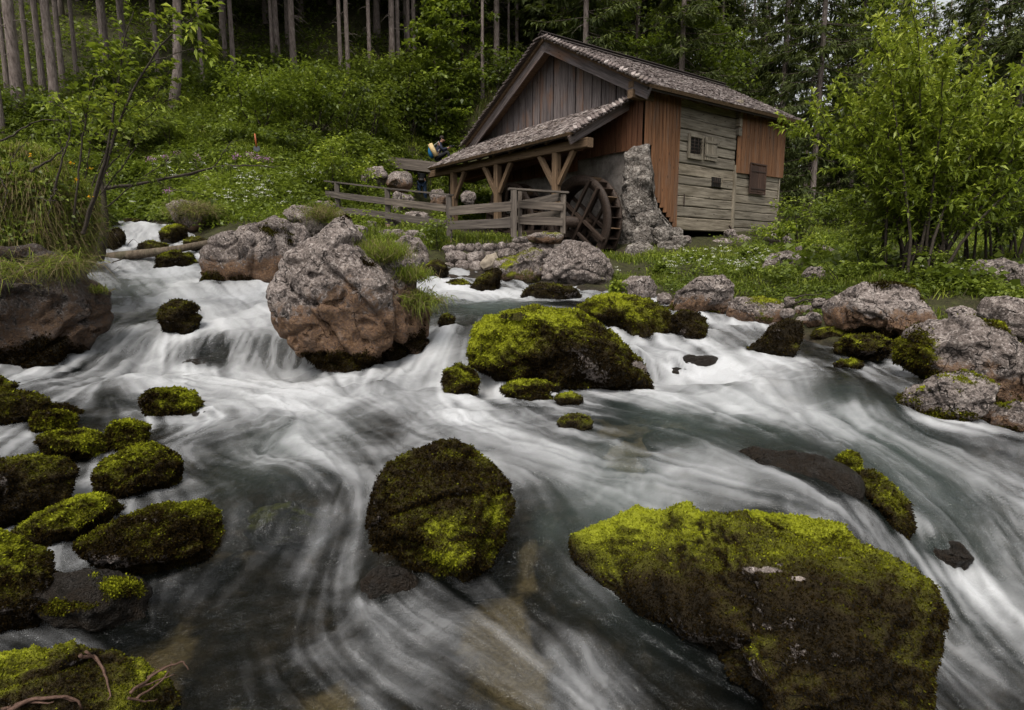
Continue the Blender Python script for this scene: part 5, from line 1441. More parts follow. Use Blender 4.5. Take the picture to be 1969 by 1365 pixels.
bar('handrail', pp[0][0]-d0*.55+UZ*.02, pp[1][0]+UZ*.02, .13, .04, M_FENCE, fen)
bar('handrail', pp[1][0]+UZ*.02, pp[2][0]+UZ*.02+unit(pp[2][0]-pp[1][0])*.1, .13, .04, M_FENCE, fen)

fb = thing('wooden_fence', at(990, 455, 13.6), 'boxed-in wooden fence on the stone terrace in front of the wheels', 'fence')
QA = at(866, 376, 14.75); qs = {}
for k, (px, pt_, pb_, Y, w_) in dict(B=(988, 366, 456, 13.55, .13), B2=(1000, 368, 455, 13.9, .09), C=(1083, 373, 449, 13.8, .12), D=(985, 384, 440, 16.2, .10)).items():
    top = at(px, pt_, Y); bot = at(px, pb_, Y); bot[:2] = top[:2]; qs[k] = top
    bar('post', bot, top, w_, w_, M_FENCE, fb, up=(0, 1, 0))
def zz_(k, px, py, Y):
    t = qs[k].copy(); t[2] = z_at(px, py, Y); return t
qa = lambda py: np.array([QA[0], QA[1], z_at(866, py, 14.75)])
rail(fb, qa(407), zz_('B', 988, 397, 13.55), .20); rail(fb, qa(434), zz_('B', 988, 429, 13.55), .20)
rail(fb, zz_('B2', 1000, 393, 13.9), zz_('C', 1083, 398, 13.8), .17); rail(fb, zz_('B2', 1000, 424, 13.9), zz_('C', 1083, 427, 13.8), .17)
for y0, y1 in ((388, 378), (419, 410)):
    p0 = zz_('C', 1083, y1, 13.8); p1 = qs['D'].copy(); p1[2] = p0[2]; rail(fb, p1, p0+np.array([.06, 0, 0]), .17, e0=1.2)
bar('handrail', qs['B']+UZ*.03-np.array([.12, 0, 0]), qs['C']+UZ*.03+np.array([.1, 0, 0]), .16, .04, M_FENCE, fb)

# dry-stone wall of the terrace
tw = thing('dry_stone_wall', at(940, 500, 13.6), 'low dry-stone wall of piled grey stones under the boxed-in fence', 'wall')
core = slab('core', at(850, 540, 13.9), at(1075, 540, 13.6), at(860, 474, 14.2), at(1100, 460, 13.9), .5, plain('wall_core', (.05, .042, .036), (.11, .095, .085), 9), tw)
rs = np.random.default_rng(5)
y = 470; row = 0
while y < 540:
    h = [13, 22, 25, 24][min(row, 3)]*rs.uniform(.85, 1.15); x = 853 + (4 if row % 2 else -3) - row*2
    while x < 1060:
        w = h*rs.uniform(.8, 2.2)
        if not (x > 955 and y > 500 and x < 1000):
            yy = y - (x-853)*.05 + rs.uniform(-2, 2)
            rock('stone', None, (x-1, yy, x+w*1.06, yy+h*1.12), 'rock', Y=13.55 - .004*(y-470) - .0005*(x-853), level=3, seed=int(x*7+y), parent=tw, noise=.09, thick=.9, q=.62)
        x += w
    y += h*.93; row += 1
rock('stone', 'smooth tan cobble with a flat broken face', [(921, 506), (935, 490), (955, 484), (960, 498), (948, 515), (930, 518)], 'rock', Y=13.2, level=4, seed=400, parent=tw, noise=.03, mat=plain('tan_cobble', (.20, .165, .125), (.30, .255, .20), 14))
rock('limestone_stone', 'long flat capping stone on the terrace under the box fence', [(1000, 456), (1030, 447), (1075, 445), (1088, 452), (1080, 466), (1020, 466)], 'mixed', Y=13.4, level=4, seed=401, cat='stone', noise=.06)
rock('limestone_stone', 'white stone lying on the terrace wall beside the box fence post', (984, 454, 1018, 467), 'rock', Y=13.0, level=4, seed=402, cat='stone')
# ------------------------------------------------------------------ foliage materials
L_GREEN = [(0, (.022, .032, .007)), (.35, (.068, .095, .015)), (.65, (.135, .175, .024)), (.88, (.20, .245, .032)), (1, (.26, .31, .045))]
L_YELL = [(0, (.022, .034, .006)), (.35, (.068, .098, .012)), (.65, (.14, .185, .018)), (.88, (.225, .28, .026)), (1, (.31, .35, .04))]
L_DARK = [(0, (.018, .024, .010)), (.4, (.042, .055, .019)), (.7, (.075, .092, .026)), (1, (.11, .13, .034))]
L_GRASS = [(0, (.22, .165, .085)), (.18, (.13, .10, .05)), (.3, (.06, .065, .015)), (.5, (.085, .115, .016)), (.8, (.17, .21, .024)), (1, (.26, .29, .035))]
M_LEAF = leaf_material('green_leaves', L_GREEN)
M_LEAFY = leaf_material('yellow_green_leaves', L_YELL)
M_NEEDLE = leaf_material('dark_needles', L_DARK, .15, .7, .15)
M_GRASS = leaf_material('grass_blades', L_GRASS, .35, .55, .2)
def flower_material(name, col):
    m = NT(name); d = m.n('BsdfDiffuse', Color=col); t = m.n('BsdfTranslucent', Color=col)
    mx = m.n('MixShader', Fac=.3); m.set(mx.inputs[1], d); m.set(mx.inputs[2], t)
    m.t.links.new(mx.outputs[0], m.out.inputs[0]); return m.m
M_WHITE = flower_material('white_petals', (.72, .72, .64))
M_PINK = flower_material('purple_petals', (.40, .22, .36))
M_YELLOWF = flower_material('yellow_petals', (.75, .42, .03))
def bark_material(name, a, b, c, s=1.0):
    m = NT(name); p = m.obj()
    n = m.noise(m.scaled(p, (14*s, 14*s, 5*s)), 1.0, 6, .65, .4); n2 = m.noise(m.scaled(p, (3, 3, 1.1)), 1.0, 4, .6)
    col = m.ramp(n, [(.3, a), (.52, b), (.75, c)])
    col = m.mix(m.math('MULTIPLY', m.fr(n2, .52, .7), .5), col, (.075, .075, .045))
    m.principled(col, .9, m.bump(n, .9, .04), .15); return m.m
M_BARK = bark_material('spruce_bark', (.065, .05, .044), (.18, .145, .13), (.31, .265, .24))
M_BARKD = bark_material('dark_bark', (.025, .02, .016), (.06, .047, .038), (.11, .09, .075))
M_TWIG = plain('twig_bark', (.022, .017, .012), (.05, .039, .028), 30, .85)
M_LOGDEAD = bark_material('bare_dead_log', (.05, .038, .027), (.12, .095, .07), (.20, .165, .125))

rg = np.random.default_rng(21)
def rnd_unit(n, r=rg): return unit(r.standard_normal((n, 3)))

def stuff(name, me, loc, label=None, parent=None):
    o = put(name, me, loc, parent); tag(o, label, None, None, 'stuff'); return o

# ------------------------------------------------------------------ conifers
def spruce_crown(seed, z0, z1, rmax, nb, dens, needle_len=.42, wid=.10, gap=0.0):
    r = np.random.default_rng(seed)
    Ps, Ds, Ns, Ls, Ws, Ts = [], [], [], [], [], []
    BV, BF, off = [], [], 0
    zs = np.sort(r.uniform(z0, z1, nb))
    for z in zs:
        fr = (z-z0)/(z1-z0)
        Lb = rmax*(1-fr)**.75*r.uniform(.55, 1.1) + .25
        if fr < .10: Lb *= r.uniform(.4, 1)
        az = r.uniform(0, 2*math.pi); d = np.array([math.cos(az), math.sin(az), 0])
        n = max(4, int(Lb*dens))
        t = np.sort(r.uniform(.12, 1, n))
        drop = r.uniform(.22, .5)
        pts = np.array([0, 0, z]) + d*Lb*t[:, None] + np.array([0, 0, 1])*(-drop*Lb*t**1.3 + .22*Lb*t**3)[:, None]
        for sgn in (1, -1, 0):
            side = np.cross(d, [0, 0, 1])*sgn
            dd = d*.55 + side*.8 + np.array([0, 0, -.35]) + .25*r.standard_normal((n, 3))
            if sgn == 0: dd = d*.5 + np.array([0, 0, -.9]) + .35*r.standard_normal((n, 3))
            Ps.append(pts + .04*r.standard_normal((n, 3))); Ds.append(dd); Ns.append(np.array([0, 0, 1.0]) + .5*r.standard_normal((n, 3)))
            l = needle_len*r.uniform(.6, 1.3, n)*(1.15-.55*t); Ls.append(l); Ws.append(l*wid/ .42*r.uniform(.7, 1.2, n))
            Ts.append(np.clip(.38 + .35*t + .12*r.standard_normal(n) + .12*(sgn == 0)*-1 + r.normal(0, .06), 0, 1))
        if Lb > .6:
            bp_ = np.array([[0, 0, z], pts[len(pts)//2], pts[-1]]); V, Fq = tube(bp_, np.array([.03, .018, .006]), 4, cap=False)
            BV.append(V); BF += [tuple(i+off for i in f) for f in Fq]; off += len(V)
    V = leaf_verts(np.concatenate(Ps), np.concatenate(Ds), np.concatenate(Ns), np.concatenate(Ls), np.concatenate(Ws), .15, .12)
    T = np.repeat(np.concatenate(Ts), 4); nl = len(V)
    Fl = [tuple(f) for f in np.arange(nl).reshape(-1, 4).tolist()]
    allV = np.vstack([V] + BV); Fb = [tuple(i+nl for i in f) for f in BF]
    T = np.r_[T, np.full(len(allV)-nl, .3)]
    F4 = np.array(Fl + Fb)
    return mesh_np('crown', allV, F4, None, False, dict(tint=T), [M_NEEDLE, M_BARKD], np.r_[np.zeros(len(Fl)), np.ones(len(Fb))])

def trunk_mesh(seed, h, d0, lean=.0, stubs=30, zs=(1.5, 9), mat=None):
    r = np.random.default_rng(seed)
    n = 14; z = np.linspace(-.6, h, n)
    x = lean*np.exp(-z/1.6) + .05*np.cumsum(r.standard_normal(n))*.6; y = .05*np.cumsum(r.standard_normal(n))*.5
    x -= x[1]; y -= y[1]
    rad_ = d0/2*(1 - .72*np.clip(z/h, 0, 1)) + d0*.22*np.exp(-np.maximum(z+.2, 0)/.35)
    V, Fq = tube(np.stack([x, y, z], -1), rad_, 12, seed, .035, True)
    V = [V]; off = len(V[0])
    for _ in range(stubs):
        zz = r.uniform(*zs); az = r.uniform(0, 6.28); L = r.uniform(.25, 1.3)
        b = np.array([np.interp(zz, z, x), np.interp(zz, z, y), zz]); d = np.array([math.cos(az), math.sin(az), r.uniform(-.5, .1)])
        v, f = tube(np.array([b, b+d*L*.55, b+d*L+np.array([0, 0, -.12*L])]), np.array([.014, .009, .003]), 4, cap=False)
        V.append(v); Fq += [tuple(i+off for i in q) for q in f]; off += len(v)
    V = np.vstack(V)
    me = mesh_np('trunk', V, Fq, mat or M_BARK, True)
    return me
TRUNKS = [trunk_mesh(s, 26, .40, .0, 34) for s in range(4)] + [trunk_mesh(9, 26, .40, .55, 20)]
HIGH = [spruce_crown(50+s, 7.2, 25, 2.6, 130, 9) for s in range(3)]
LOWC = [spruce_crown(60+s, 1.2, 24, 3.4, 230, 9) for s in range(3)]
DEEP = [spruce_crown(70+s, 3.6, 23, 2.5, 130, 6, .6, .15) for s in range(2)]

def place_tree(name, loc, diam, trunk, crown, label, group=None, rz=0.0, zs=1.0, cat='tree', cs=1.0):
    t = thing(name, loc, label, cat, group)
    s = diam/.40
    a = bpy.data.objects.new('trunk', trunk); COL.objects.link(a); a.parent = t
    a.matrix_basis = Matrix.Rotation(rz, 4, 'Z') @ Matrix.Diagonal((s, s, zs, 1))
    if crown:
        b_ = bpy.data.objects.new('crown', crown); COL.objects.link(b_); b_.parent = t
        b_.matrix_basis = Matrix.Rotation(rz*1.7, 4, 'Z') @ Matrix.Diagonal((cs, cs, zs, 1))
    return t
NEAR_TRUNKS = [  # photo pixel of the foot, width in pixels, label
 (39, 222, 21, 'thick spruce trunk at the far left edge of the forest, second from the edge'), (4, 262, 13, 'spruce trunk cut by the left picture edge'),
 (85, 192, 11, 'slim spruce trunk between the two thick ones at the far left'), (110, 234, 17, 'thick pale spruce trunk standing lowest in the group at the left'),
 (122, 168, 10, 'slim spruce trunk just right of the lowest thick left one'), (150, 166, 8, 'thin straight spruce trunk alone in a dark gap at the left'),
 (207, 150, 16, 'stout spruce trunk behind the leafy sapling at the left'), (242, 140, 13, 'spruce trunk right of the stout one behind the leafy sapling'),
 (306, 164, 9, 'slim spruce trunk directly left of the leaning trunk'), (348, 218, 17, 'stout spruce trunk with curved foot leaning out over the grassy slope'),
 (392, 182, 8, 'dark thin trunk right of the leaning spruce'), (434, 122, 8, 'slim pale spruce trunk, left one of a close pair above the slope'),
 (450, 146, 9, 'slim spruce trunk, right one of a close pair above the slope'), (525, 126, 7, 'thin spruce trunk above the bright bushes'),
 (565, 136, 12, 'stout spruce trunk rising from the bright bushes'), (656, 152, 8, 'left spruce of a close pair above the dark bushes'),
 (670, 160, 9, 'right spruce of a close pair above the dark bushes'), (712, 152, 8, 'slim dark spruce trunk between the two pairs'),
 (755, 132, 12, 'stout spruce trunk left of the bright maple'), (766, 128, 9, 'slim spruce trunk touching the stout one left of the maple'),
 (786, 116, 8, 'slim spruce trunk just left of the bright maple crown'), (797, 120, 9, 'spruce trunk partly behind the bright maple crown'),
 (928, 190, 7, 'thin dark spruce trunk left of the mill gable'), (955, 146, 12, 'stout spruce trunk above the left roof edge of the mill'),
 (978, 138, 5, 'very thin trunk nearest to the mill ridge'), (18, 200, 9, 'slim trunk behind the left edge trunks'), (63, 205, 9, 'slim trunk in the left group, half hidden')]
hits = ground_hit([t[0] for t in NEAR_TRUNKS], [t[1] for t in NEAR_TRUNKS], 10)
for i, ((px, py, w, lab), h) in enumerate(zip(NEAR_TRUNKS, hits)):
    d = w*h[1]/FPX*.92
    place_tree('spruce_tree', h-np.array([0, 0, .1]), d, TRUNKS[4] if 'curved' in lab else TRUNKS[i % 4], HIGH[i % 3], lab, 'spruces along the forest edge', rz=(math.pi if 'curved' in lab else i*1.3), zs=rg.uniform(.9, 1.1))
# the forest further in
cnt = 0; placed = []
while cnt < 180:
    x = rg.uniform(-42, 13) if cnt < 140 else rg.uniform(-34, -4); y = rg.uniform(33, 62) if cnt < 140 else rg.uniform(29, 50)
    if abs(x) > y*.98: continue
    if x > 3 and y < 38: continue
    if y < 34 and x > -9: continue
    if any((x-a)**2+(y-b)**2 < 2.6 for a, b in placed): continue
    placed.append((x, y)); cnt += 1
    place_tree('spruce_tree', (x, y, float(HG0(x, y))-.1), rg.uniform(.20, .38), TRUNKS[cnt % 4], (LOWC[cnt % 3] if cnt % 4 == 0 and y > 38 else DEEP[cnt % 2]) if y > 40 or cnt % 3 else HIGH[cnt % 3], 'dark spruce standing back in the forest shade',
               'spruces further back in the forest', rz=cnt*.9, zs=rg.uniform(.85, 1.1))
# evergreens with low branches behind the mill
LOWS = [(1120, 31, .30, 'dark evergreen right behind the ridge of the mill'), (1215, 38, .34, 'evergreen rising behind the middle of the mill roof'), (1300, 30.5, .3, 'evergreen behind the right half of the mill roof'),
 (1372, 40, .34, 'evergreen left of the bright gap in the trees'), (1492, 33, .32, 'evergreen directly right of the bright gap behind the roof end'), (1560, 28, .28, 'low-branched evergreen behind the far corner of the mill'),
 (1632, 37, .34, 'evergreen behind the left part of the willow bush'), (1850, 34, .34, 'dark evergreen behind the right part of the willow bush'), (1935, 28, .32, 'dark evergreen at the top right picture edge'), (2030, 30, .3, 'evergreen cut by the right picture edge'),
 (1500, 46, .3, 'far evergreen between the roof end and the willow bush'), (1590, 52, .3, 'far evergreen above the left shoulder of the willow bush'), (1900, 44, .3, 'far evergreen above the right shoulder of the willow bush'), (1790, 56, .3, 'farthest evergreen right of the sky gap'), (1960, 40, .3, 'evergreen left of the right edge pair'), (1350, 52, .3, 'far evergreen above the right half of the roof'), (1660, 48, .3, 'far evergreen left of the sky gap above the willow bush'), (1830, 46, .3, 'far evergreen right of the sky gap above the willow bush'), (1040, 36, .3, 'evergreen left of the mill ridge'), (880, 36, .3, 'evergreen behind the bright maple')]
for i, (px, Y, d, lab) in enumerate(LOWS):
    p = at(px, 400, Y); p[2] = float(HG0(p[0], p[1]))-.1
    place_tree('spruce_tree', p, d, TRUNKS[i % 4], LOWC[i % 3], lab, 'low-branched evergreens behind the mill', rz=i*2.1, zs=rg.uniform(.9, 1.05), cs=rg.uniform(.85, 1.1))
for i in range(34):
    px = rg.uniform(1330, 2050) if i > 8 else [1405, 1412, 1447, 1455, 1700, 1712, 1760, 1775, 1722][i]
    Y = rg.uniform(50, 72); p = at(px, 400, Y); p[2] = float(HG0(p[0], p[1]))-.2
    place_tree('spruce_tree', p, rg.uniform(.22, .36), TRUNKS[i % 4], HIGH[i % 3], 'slim bare trunk standing against the bright gap behind the mill', 'bare trunks against the bright gap', rz=i*1.1, zs=rg.uniform(.95, 1.15), cs=.8)

# ------------------------------------------------------------------ broadleaved crowns and bushes
def leaf_clumps(seed, centres, rads, per, L, wr, tint0=.5, flat=.55, up=.2):
    r = np.random.default_rng(seed)
    Ps, Ds, Ns, Ls, Ts = [], [], [], [], []
    zc = centres[:, 2]; zr = max(zc.max()-zc.min(), .1)
    for c, R in zip(centres, rads):
        n = max(3, int(per*r.uniform(.6, 1.4)))
        d = unit(r.standard_normal((n, 3)))*(r.random((n, 1))**.45)
        p = c + d*R*np.array([1, 1, flat])
        Ps.append(p); dd = d*1.0 + .7*r.standard_normal((n, 3)); dd[:, 2] = dd[:, 2]*.5 + up*0 - .15; Ds.append(dd)
        Ns.append(np.array([0, 0, 1.0]) + .55*r.standard_normal((n, 3)))
        Ls.append(L*r.uniform(.6, 1.3, n))
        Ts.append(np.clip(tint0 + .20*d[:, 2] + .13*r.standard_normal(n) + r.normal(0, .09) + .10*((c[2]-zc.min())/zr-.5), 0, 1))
    P, D, N, Ln, T = map(np.concatenate, (Ps, Ds, Ns, Ls, Ts))
    return P, D, N, Ln, Ln*wr*r.uniform(.8, 1.2, len(Ln)), T

def bush_parts(t, seed, w, h, L, wr, tint0, mat, per=26, nclump=60, stems=7, dep=None, bottom=.12, ysc=.8):
    """parts of a bush under t: stems and foliage; the base of the bush is the origin of t"""
    r = np.random.default_rng(seed)
    d = unit(r.standard_normal((nclump, 3))); rr_ = r.random(nclump)**.5
    C = d*rr_[:, None]*np.array([w/2, w/2*ysc, h*.5*(1-bottom)]) + np.array([0, 0, h*(.5+bottom/2)])
    low = C[:, 2]/h; C[:, :2] *= (.55+.55*np.clip(low*1.4, 0, 1))[:, None]
    R = r.uniform(.12, .24, nclump)*min(w, h)
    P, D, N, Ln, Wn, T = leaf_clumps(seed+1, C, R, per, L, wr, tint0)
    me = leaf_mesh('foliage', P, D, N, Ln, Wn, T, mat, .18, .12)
    f = put('foliage', me, WM[t.name].translation, t); tag(f, kind='stuff')
    V, Fq, off = [], [], 0
    for i in range(stems):
        c = C[r.integers(nclump)]; b = r.normal(0, .04*w, 3); b[2] = -.1
        m_ = (b+c)/2 + r.normal(0, .05*w, 3); v, q = tube(np.array([b, m_, c]), np.array([.018, .012, .005])*max(.6, h/1.5), 5, cap=False)
        V.append(v); Fq += [tuple(k+off for k in f_) for f_ in q]; off += len(v)
    tag(put('stems', mesh_np('stems', np.vstack(V), Fq, M_TWIG, True), WM[t.name].translation, t), kind='stuff')

def bush(name, label, px, py, w, h, kind='green', cat='bush', group=None, Y=None, seed=0, dens=1.0, Lpx=7.5):
    g = ground_hit(px, py, 6)[0] if Y is None else at(px, py, Y)
    s = g[1]/FPX
    mat, t0 = {'green': (M_LEAF, .5), 'bright': (M_LEAFY, .55), 'dark': (M_LEAF, .30), 'yellow': (M_LEAFY, .72), 'mid': (M_LEAF, .62)}[kind]
    t = thing(name, g, label, cat, group)
    ncl = int(np.clip(w*h/190, 20, 130)*dens)
    bush_parts(t, seed+500, w*s*1.08, h*s*1.05, Lpx*s, .55, t0, mat, per=24, nclump=ncl)
    return t
BUSHES = [
 (510, 262, 150, 130, 'bright', 'bright round bush on the slope below the stout spruce'), (605, 272, 130, 135, 'bright', 'tall bright bush in the middle of the slope'),
 (560, 240, 90, 110, 'mid', 'green bush between the two bright slope bushes'), (450, 285, 90, 70, 'mid', 'low green bush at the left end of the slope bushes'),
 (660, 268, 100, 120, 'dark', 'dark bush right of the tall bright one'), (715, 275, 110, 110, 'mid', 'green bush above the flume'), (790, 265, 120, 110, 'dark', 'dark bush left of the mill roof foot'),
 (770, 245, 80, 130, 'mid', 'slim upright young tree above the flume'), (860, 250, 110, 120, 'green', 'green bush beside the left roof edge'), (900, 215, 80, 90, 'green', 'green bush higher beside the roof edge'),
 (640, 300, 80, 46, 'dark', 'low dark bush above the pink flowers'), (560, 300, 90, 56, 'dark', 'low dark bush left of the flume start'), (505, 290, 70, 46, 'green', 'low bush behind the orange tool handle'),
 (480, 210, 80, 70, 'green', 'green bush right of the leaning trunk'), (690, 205, 90, 80, 'green', 'green bush under the pair of spruces'), (740, 190, 90, 80, 'mid', 'green bush under the stout spruce left of the maple'),
 (620, 195, 80, 70, 'mid', 'bush under the left spruces of the pairs'), (250, 300, 130, 110, 'mid', 'bush behind the leafy sapling, right side'), (160, 290, 120, 100, 'green', 'bush behind the leafy sapling, left side'),
 (330, 290, 90, 70, 'mid', 'loose bush below the leaning trunk'), (205, 215, 110, 90, 'dark', 'dark bush at the foot of the stout left trunk'), (60, 240, 110, 70, 'dark', 'dark bush among the left edge trunks'), (290, 190, 80, 70, 'dark', 'dark bush left of the leaning trunk'),
 (400, 200, 90, 70, 'dark', 'dark bush between the leaning trunk and the slope'), (960, 180, 80, 80, 'dark', 'dark bush behind the left roof slope'),
 (885, 385, 70, 66, 'mid', 'green bush seen under the porch between its posts'), (1535, 470, 80, 90, 'mid', 'bush beside the far corner of the mill'), (1600, 452, 90, 80, 'green', 'bush behind the willow bush, left side'),
 (1680, 450, 120, 90, 'dark', 'dark bush behind the middle of the willow bush'), (1800, 445, 110, 90, 'mid', 'bush behind the right of the willow bush'), (1900, 440, 120, 100, 'green', 'bush at the back of the right meadow'), (1960, 430, 110, 120, 'dark', 'dark bush at the right picture edge'), (1750, 420, 110, 90, 'green', 'bush deep behind the willow bush'), (1850, 415, 110, 90, 'green', 'bush deep in the right background')]
for i, (px, py, w, h, k, lab) in enumerate(BUSHES):
    bush('bush', lab, px, py, w, h, k, group='bushes', seed=i, Y=(19.5 if i == 26 else 26+.5*(i % 5) if i > 26 else (26.6 if i == 25 else None)))
for i in range(6):
    px, py, w, h = [(640, 405, 86, 130), (705, 395, 60, 90), (600, 395, 70, 80), (540, 395, 60, 50), (660, 388, 60, 120), (835, 480, 62, 70)][i]
    bush('bush', ['yellow-green sapling in front of the flume', 'small leafy sapling between the fence and the flume', 'small bright bush left of the fence', 'low bright plant left of the fence saplings', 'taller sapling behind the fence handrail', 'round dark green bush at the foot of the right fence post'][i],
         px, py, w, h, ['yellow', 'yellow', 'bright', 'yellow', 'yellow', 'green'][i], seed=90+i, Y=[18.6, 19.5, 18.5, 18, 19.6, 13.9][i], group='bushes', dens=.8, Lpx=7)

def broadleaf(name, label, px, Y, h, cw, z0, kind, seed, L=.17, ncl=150, per=34, group=None, py=400, lean=0):
    p = at(px, py, Y); p[2] = float(HG0(p[0], p[1]))-.1
    r = np.random.default_rng(900+seed)
    t = thing(name, p, label, 'tree', group)
    mat, t0 = {'yellow': (M_LEAFY, .6), 'green': (M_LEAF, .62), 'mid': (M_LEAFY, .36), 'dark': (M_LEAF, .38)}[kind]
    # layered fans of leaves on limbs
    C = []; V = []; Fq = []; off = 0
    tr = np.array([[0, 0, -.3], [lean*.2, 0, h*.3], [lean*.6, .05, h*.65], [lean, 0, h*.97]])
    v, q = tube(tr, np.array([.016, .012, .008, .002])*h*.6, 8, seed, .05); 
    put('trunk', mesh_np('trunk', v, q, M_BARKD, True), p, t)
    nl = 30
    for i in range(nl):
        z = z0 + (h-z0)*((i+.5)/nl); f = (z-z0)/(h-z0)
        R = cw/2*math.sin(math.pi*min(1, f*.8+.22))*r.uniform(.65, 1.1); az = i*2.4+r.uniform(-.5, .5)
        b = np.array([np.interp(z, tr[:, 2], tr[:, 0]), 0, z-.1*h*.3]); e = b + np.array([math.cos(az)*R, math.sin(az)*R, r.uniform(.05, .35)*R])
        v, q = tube(np.array([b, (b+e)/2+[0, 0, .06*R], e]), np.array([.02, .014, .004])*h*.12, 5, cap=False)
        V.append(v); Fq += [tuple(k+off for k in f_) for f_ in q]; off += len(v)
        for s in np.linspace(.3, 1.02, max(2, ncl//nl)):
            C.append(b+(e-b)*s + r.normal(0, .09*R+.06, 3))
    tag(put('limbs', mesh_np('limbs', np.vstack(V), Fq, M_BARKD, True), p, t), kind='stuff')
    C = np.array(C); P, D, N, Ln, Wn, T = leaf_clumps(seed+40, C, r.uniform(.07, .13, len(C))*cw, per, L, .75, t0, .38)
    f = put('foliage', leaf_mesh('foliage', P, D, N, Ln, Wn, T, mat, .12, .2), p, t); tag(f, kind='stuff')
    return t
broadleaf('maple_tree', 'bright yellow-green maple in front of the dark spruces, left of the mill', 838, 31, 8.2, 3.4, .8, 'yellow', 1, .22, 150, 24, py=220)
broadleaf('beech_tree', 'leafy beech behind the left end of the mill ridge', 1085, 36, 12.5, 7, 2, 'mid', 2, .17, 150, 40)
broadleaf('beech_tree', 'broad leafy beech above the middle of the mill roof', 1215, 33.5, 11, 7.5, 1.5, 'mid', 3, .17, 180, 42)
broadleaf('beech_tree', 'leafy beech above the right half of the roof', 1335, 32.5, 8.6, 6.5, 1.5, 'mid', 4, .17, 180, 40)
broadleaf('beech_tree', 'taller beech rising behind the right half of the roof', 1290, 40, 14, 8, 3, 'mid', 5, .19, 180, 40)
broadleaf('beech_tree', 'leafy tree above the left edge of the willow bush', 1665, 33, 12.5, 6.0, 6.5, 'green', 6, .18, 120, 34)
broadleaf('beech_tree', 'leafy tree high between the mill ridge and the forest', 1010, 38, 11, 6, 2, 'mid', 7, .18, 150, 34)
broadleaf('beech_tree', 'small leafy tree behind the bushes on the slope, left of the roof edge', 890, 33, 6.5, 3.6, .5, 'mid', 8, .18, 120, 28, py=220)
broadleaf('beech_tree', 'leafy tree in the right background above the meadow', 1880, 40, 7, 6.0, 1.0, 'dark', 9, .2, 120, 34)
# distant forest mass closing the view to the right
n = 70000
fx = rg.uniform(4, 95, n); fy = rg.uniform(62, 100, n); gz = HG0(fx, fy)
th_ = .55+.45*np.sin(fx*.9)*np.sin(fx*.37+1); fz = gz + rg.random(n)**.8*(8 + 9*th_)
P = np.stack([fx, fy, fz], -1); D = rnd_unit(n); D[:, 2] -= .4
stuff('far_forest', leaf_mesh('far_forest', P-P.mean(0), D, rnd_unit(n), rg.uniform(.5, 1.0, n), rg.uniform(.25, .45, n), np.clip(.35+.25*rg.standard_normal(n), 0, 1), M_LEAF), P.mean(0), 'low dark green forest edge seen through the gaps behind the mill')
# ------------------------------------------------------------------ willow bush on the right bank
def branching(seed, base, n, w, h, spread, Y_sc=.7, twigs=6):
    """stems as polylines, with twigs; local coordinates"""
    r = np.random.default_rng(seed); stems = []; tw = []
    for i in range(n):
        a = r.uniform(0, 2*math.pi); e = np.array([math.cos(a)*w/2*r.uniform(.25, 1.0), math.sin(a)*w/2*Y_sc*r.uniform(.2, 1), 0])
        rad_ = math.hypot(e[0]/(w/2), e[1]/(w/2*Y_sc)); top = h*(1-.42*rad_**2)*r.uniform(.72, 1.02)
        b = base*r.standard_normal(3)*np.array([1, 1, 0]); e = e + b; e[2] = top
        m1 = b*.75+e*.25; m1[:2] = b[:2] + (e-b)[:2]*.18*spread; m1[2] = top*.36
        m2 = b*.35+e*.65; m2[:2] = b[:2] + (e-b)[:2]*.55*spread; m2[2] = top*.72
        b[2] = -.08
        t = np.linspace(0, 1, 8)[:, None]
        P = (1-t)**3*b + 3*(1-t)**2*t*m1 + 3*(1-t)*t**2*m2 + t**3*e + .012*h*np.cumsum(r.standard_normal((8, 3)), 0)*.5
        stems.append(P)
        for k in range(twigs):
            s = r.uniform(.22, .97); p = np.array([np.interp(s, t[:, 0], P[:, c]) for c in range(3)])
            d = unit(P[-1]-P[0])*.8 + r.standard_normal(3)*.65; d[2] += .25
            L = h*r.uniform(.10, .24)*(1.25-s*.5); d = unit(d)
            tw.append(np.array([p, p+d*L*.5+[0, 0, -.01], p+d*L+np.array([0, 0, .06*L])]))
    return stems, tw
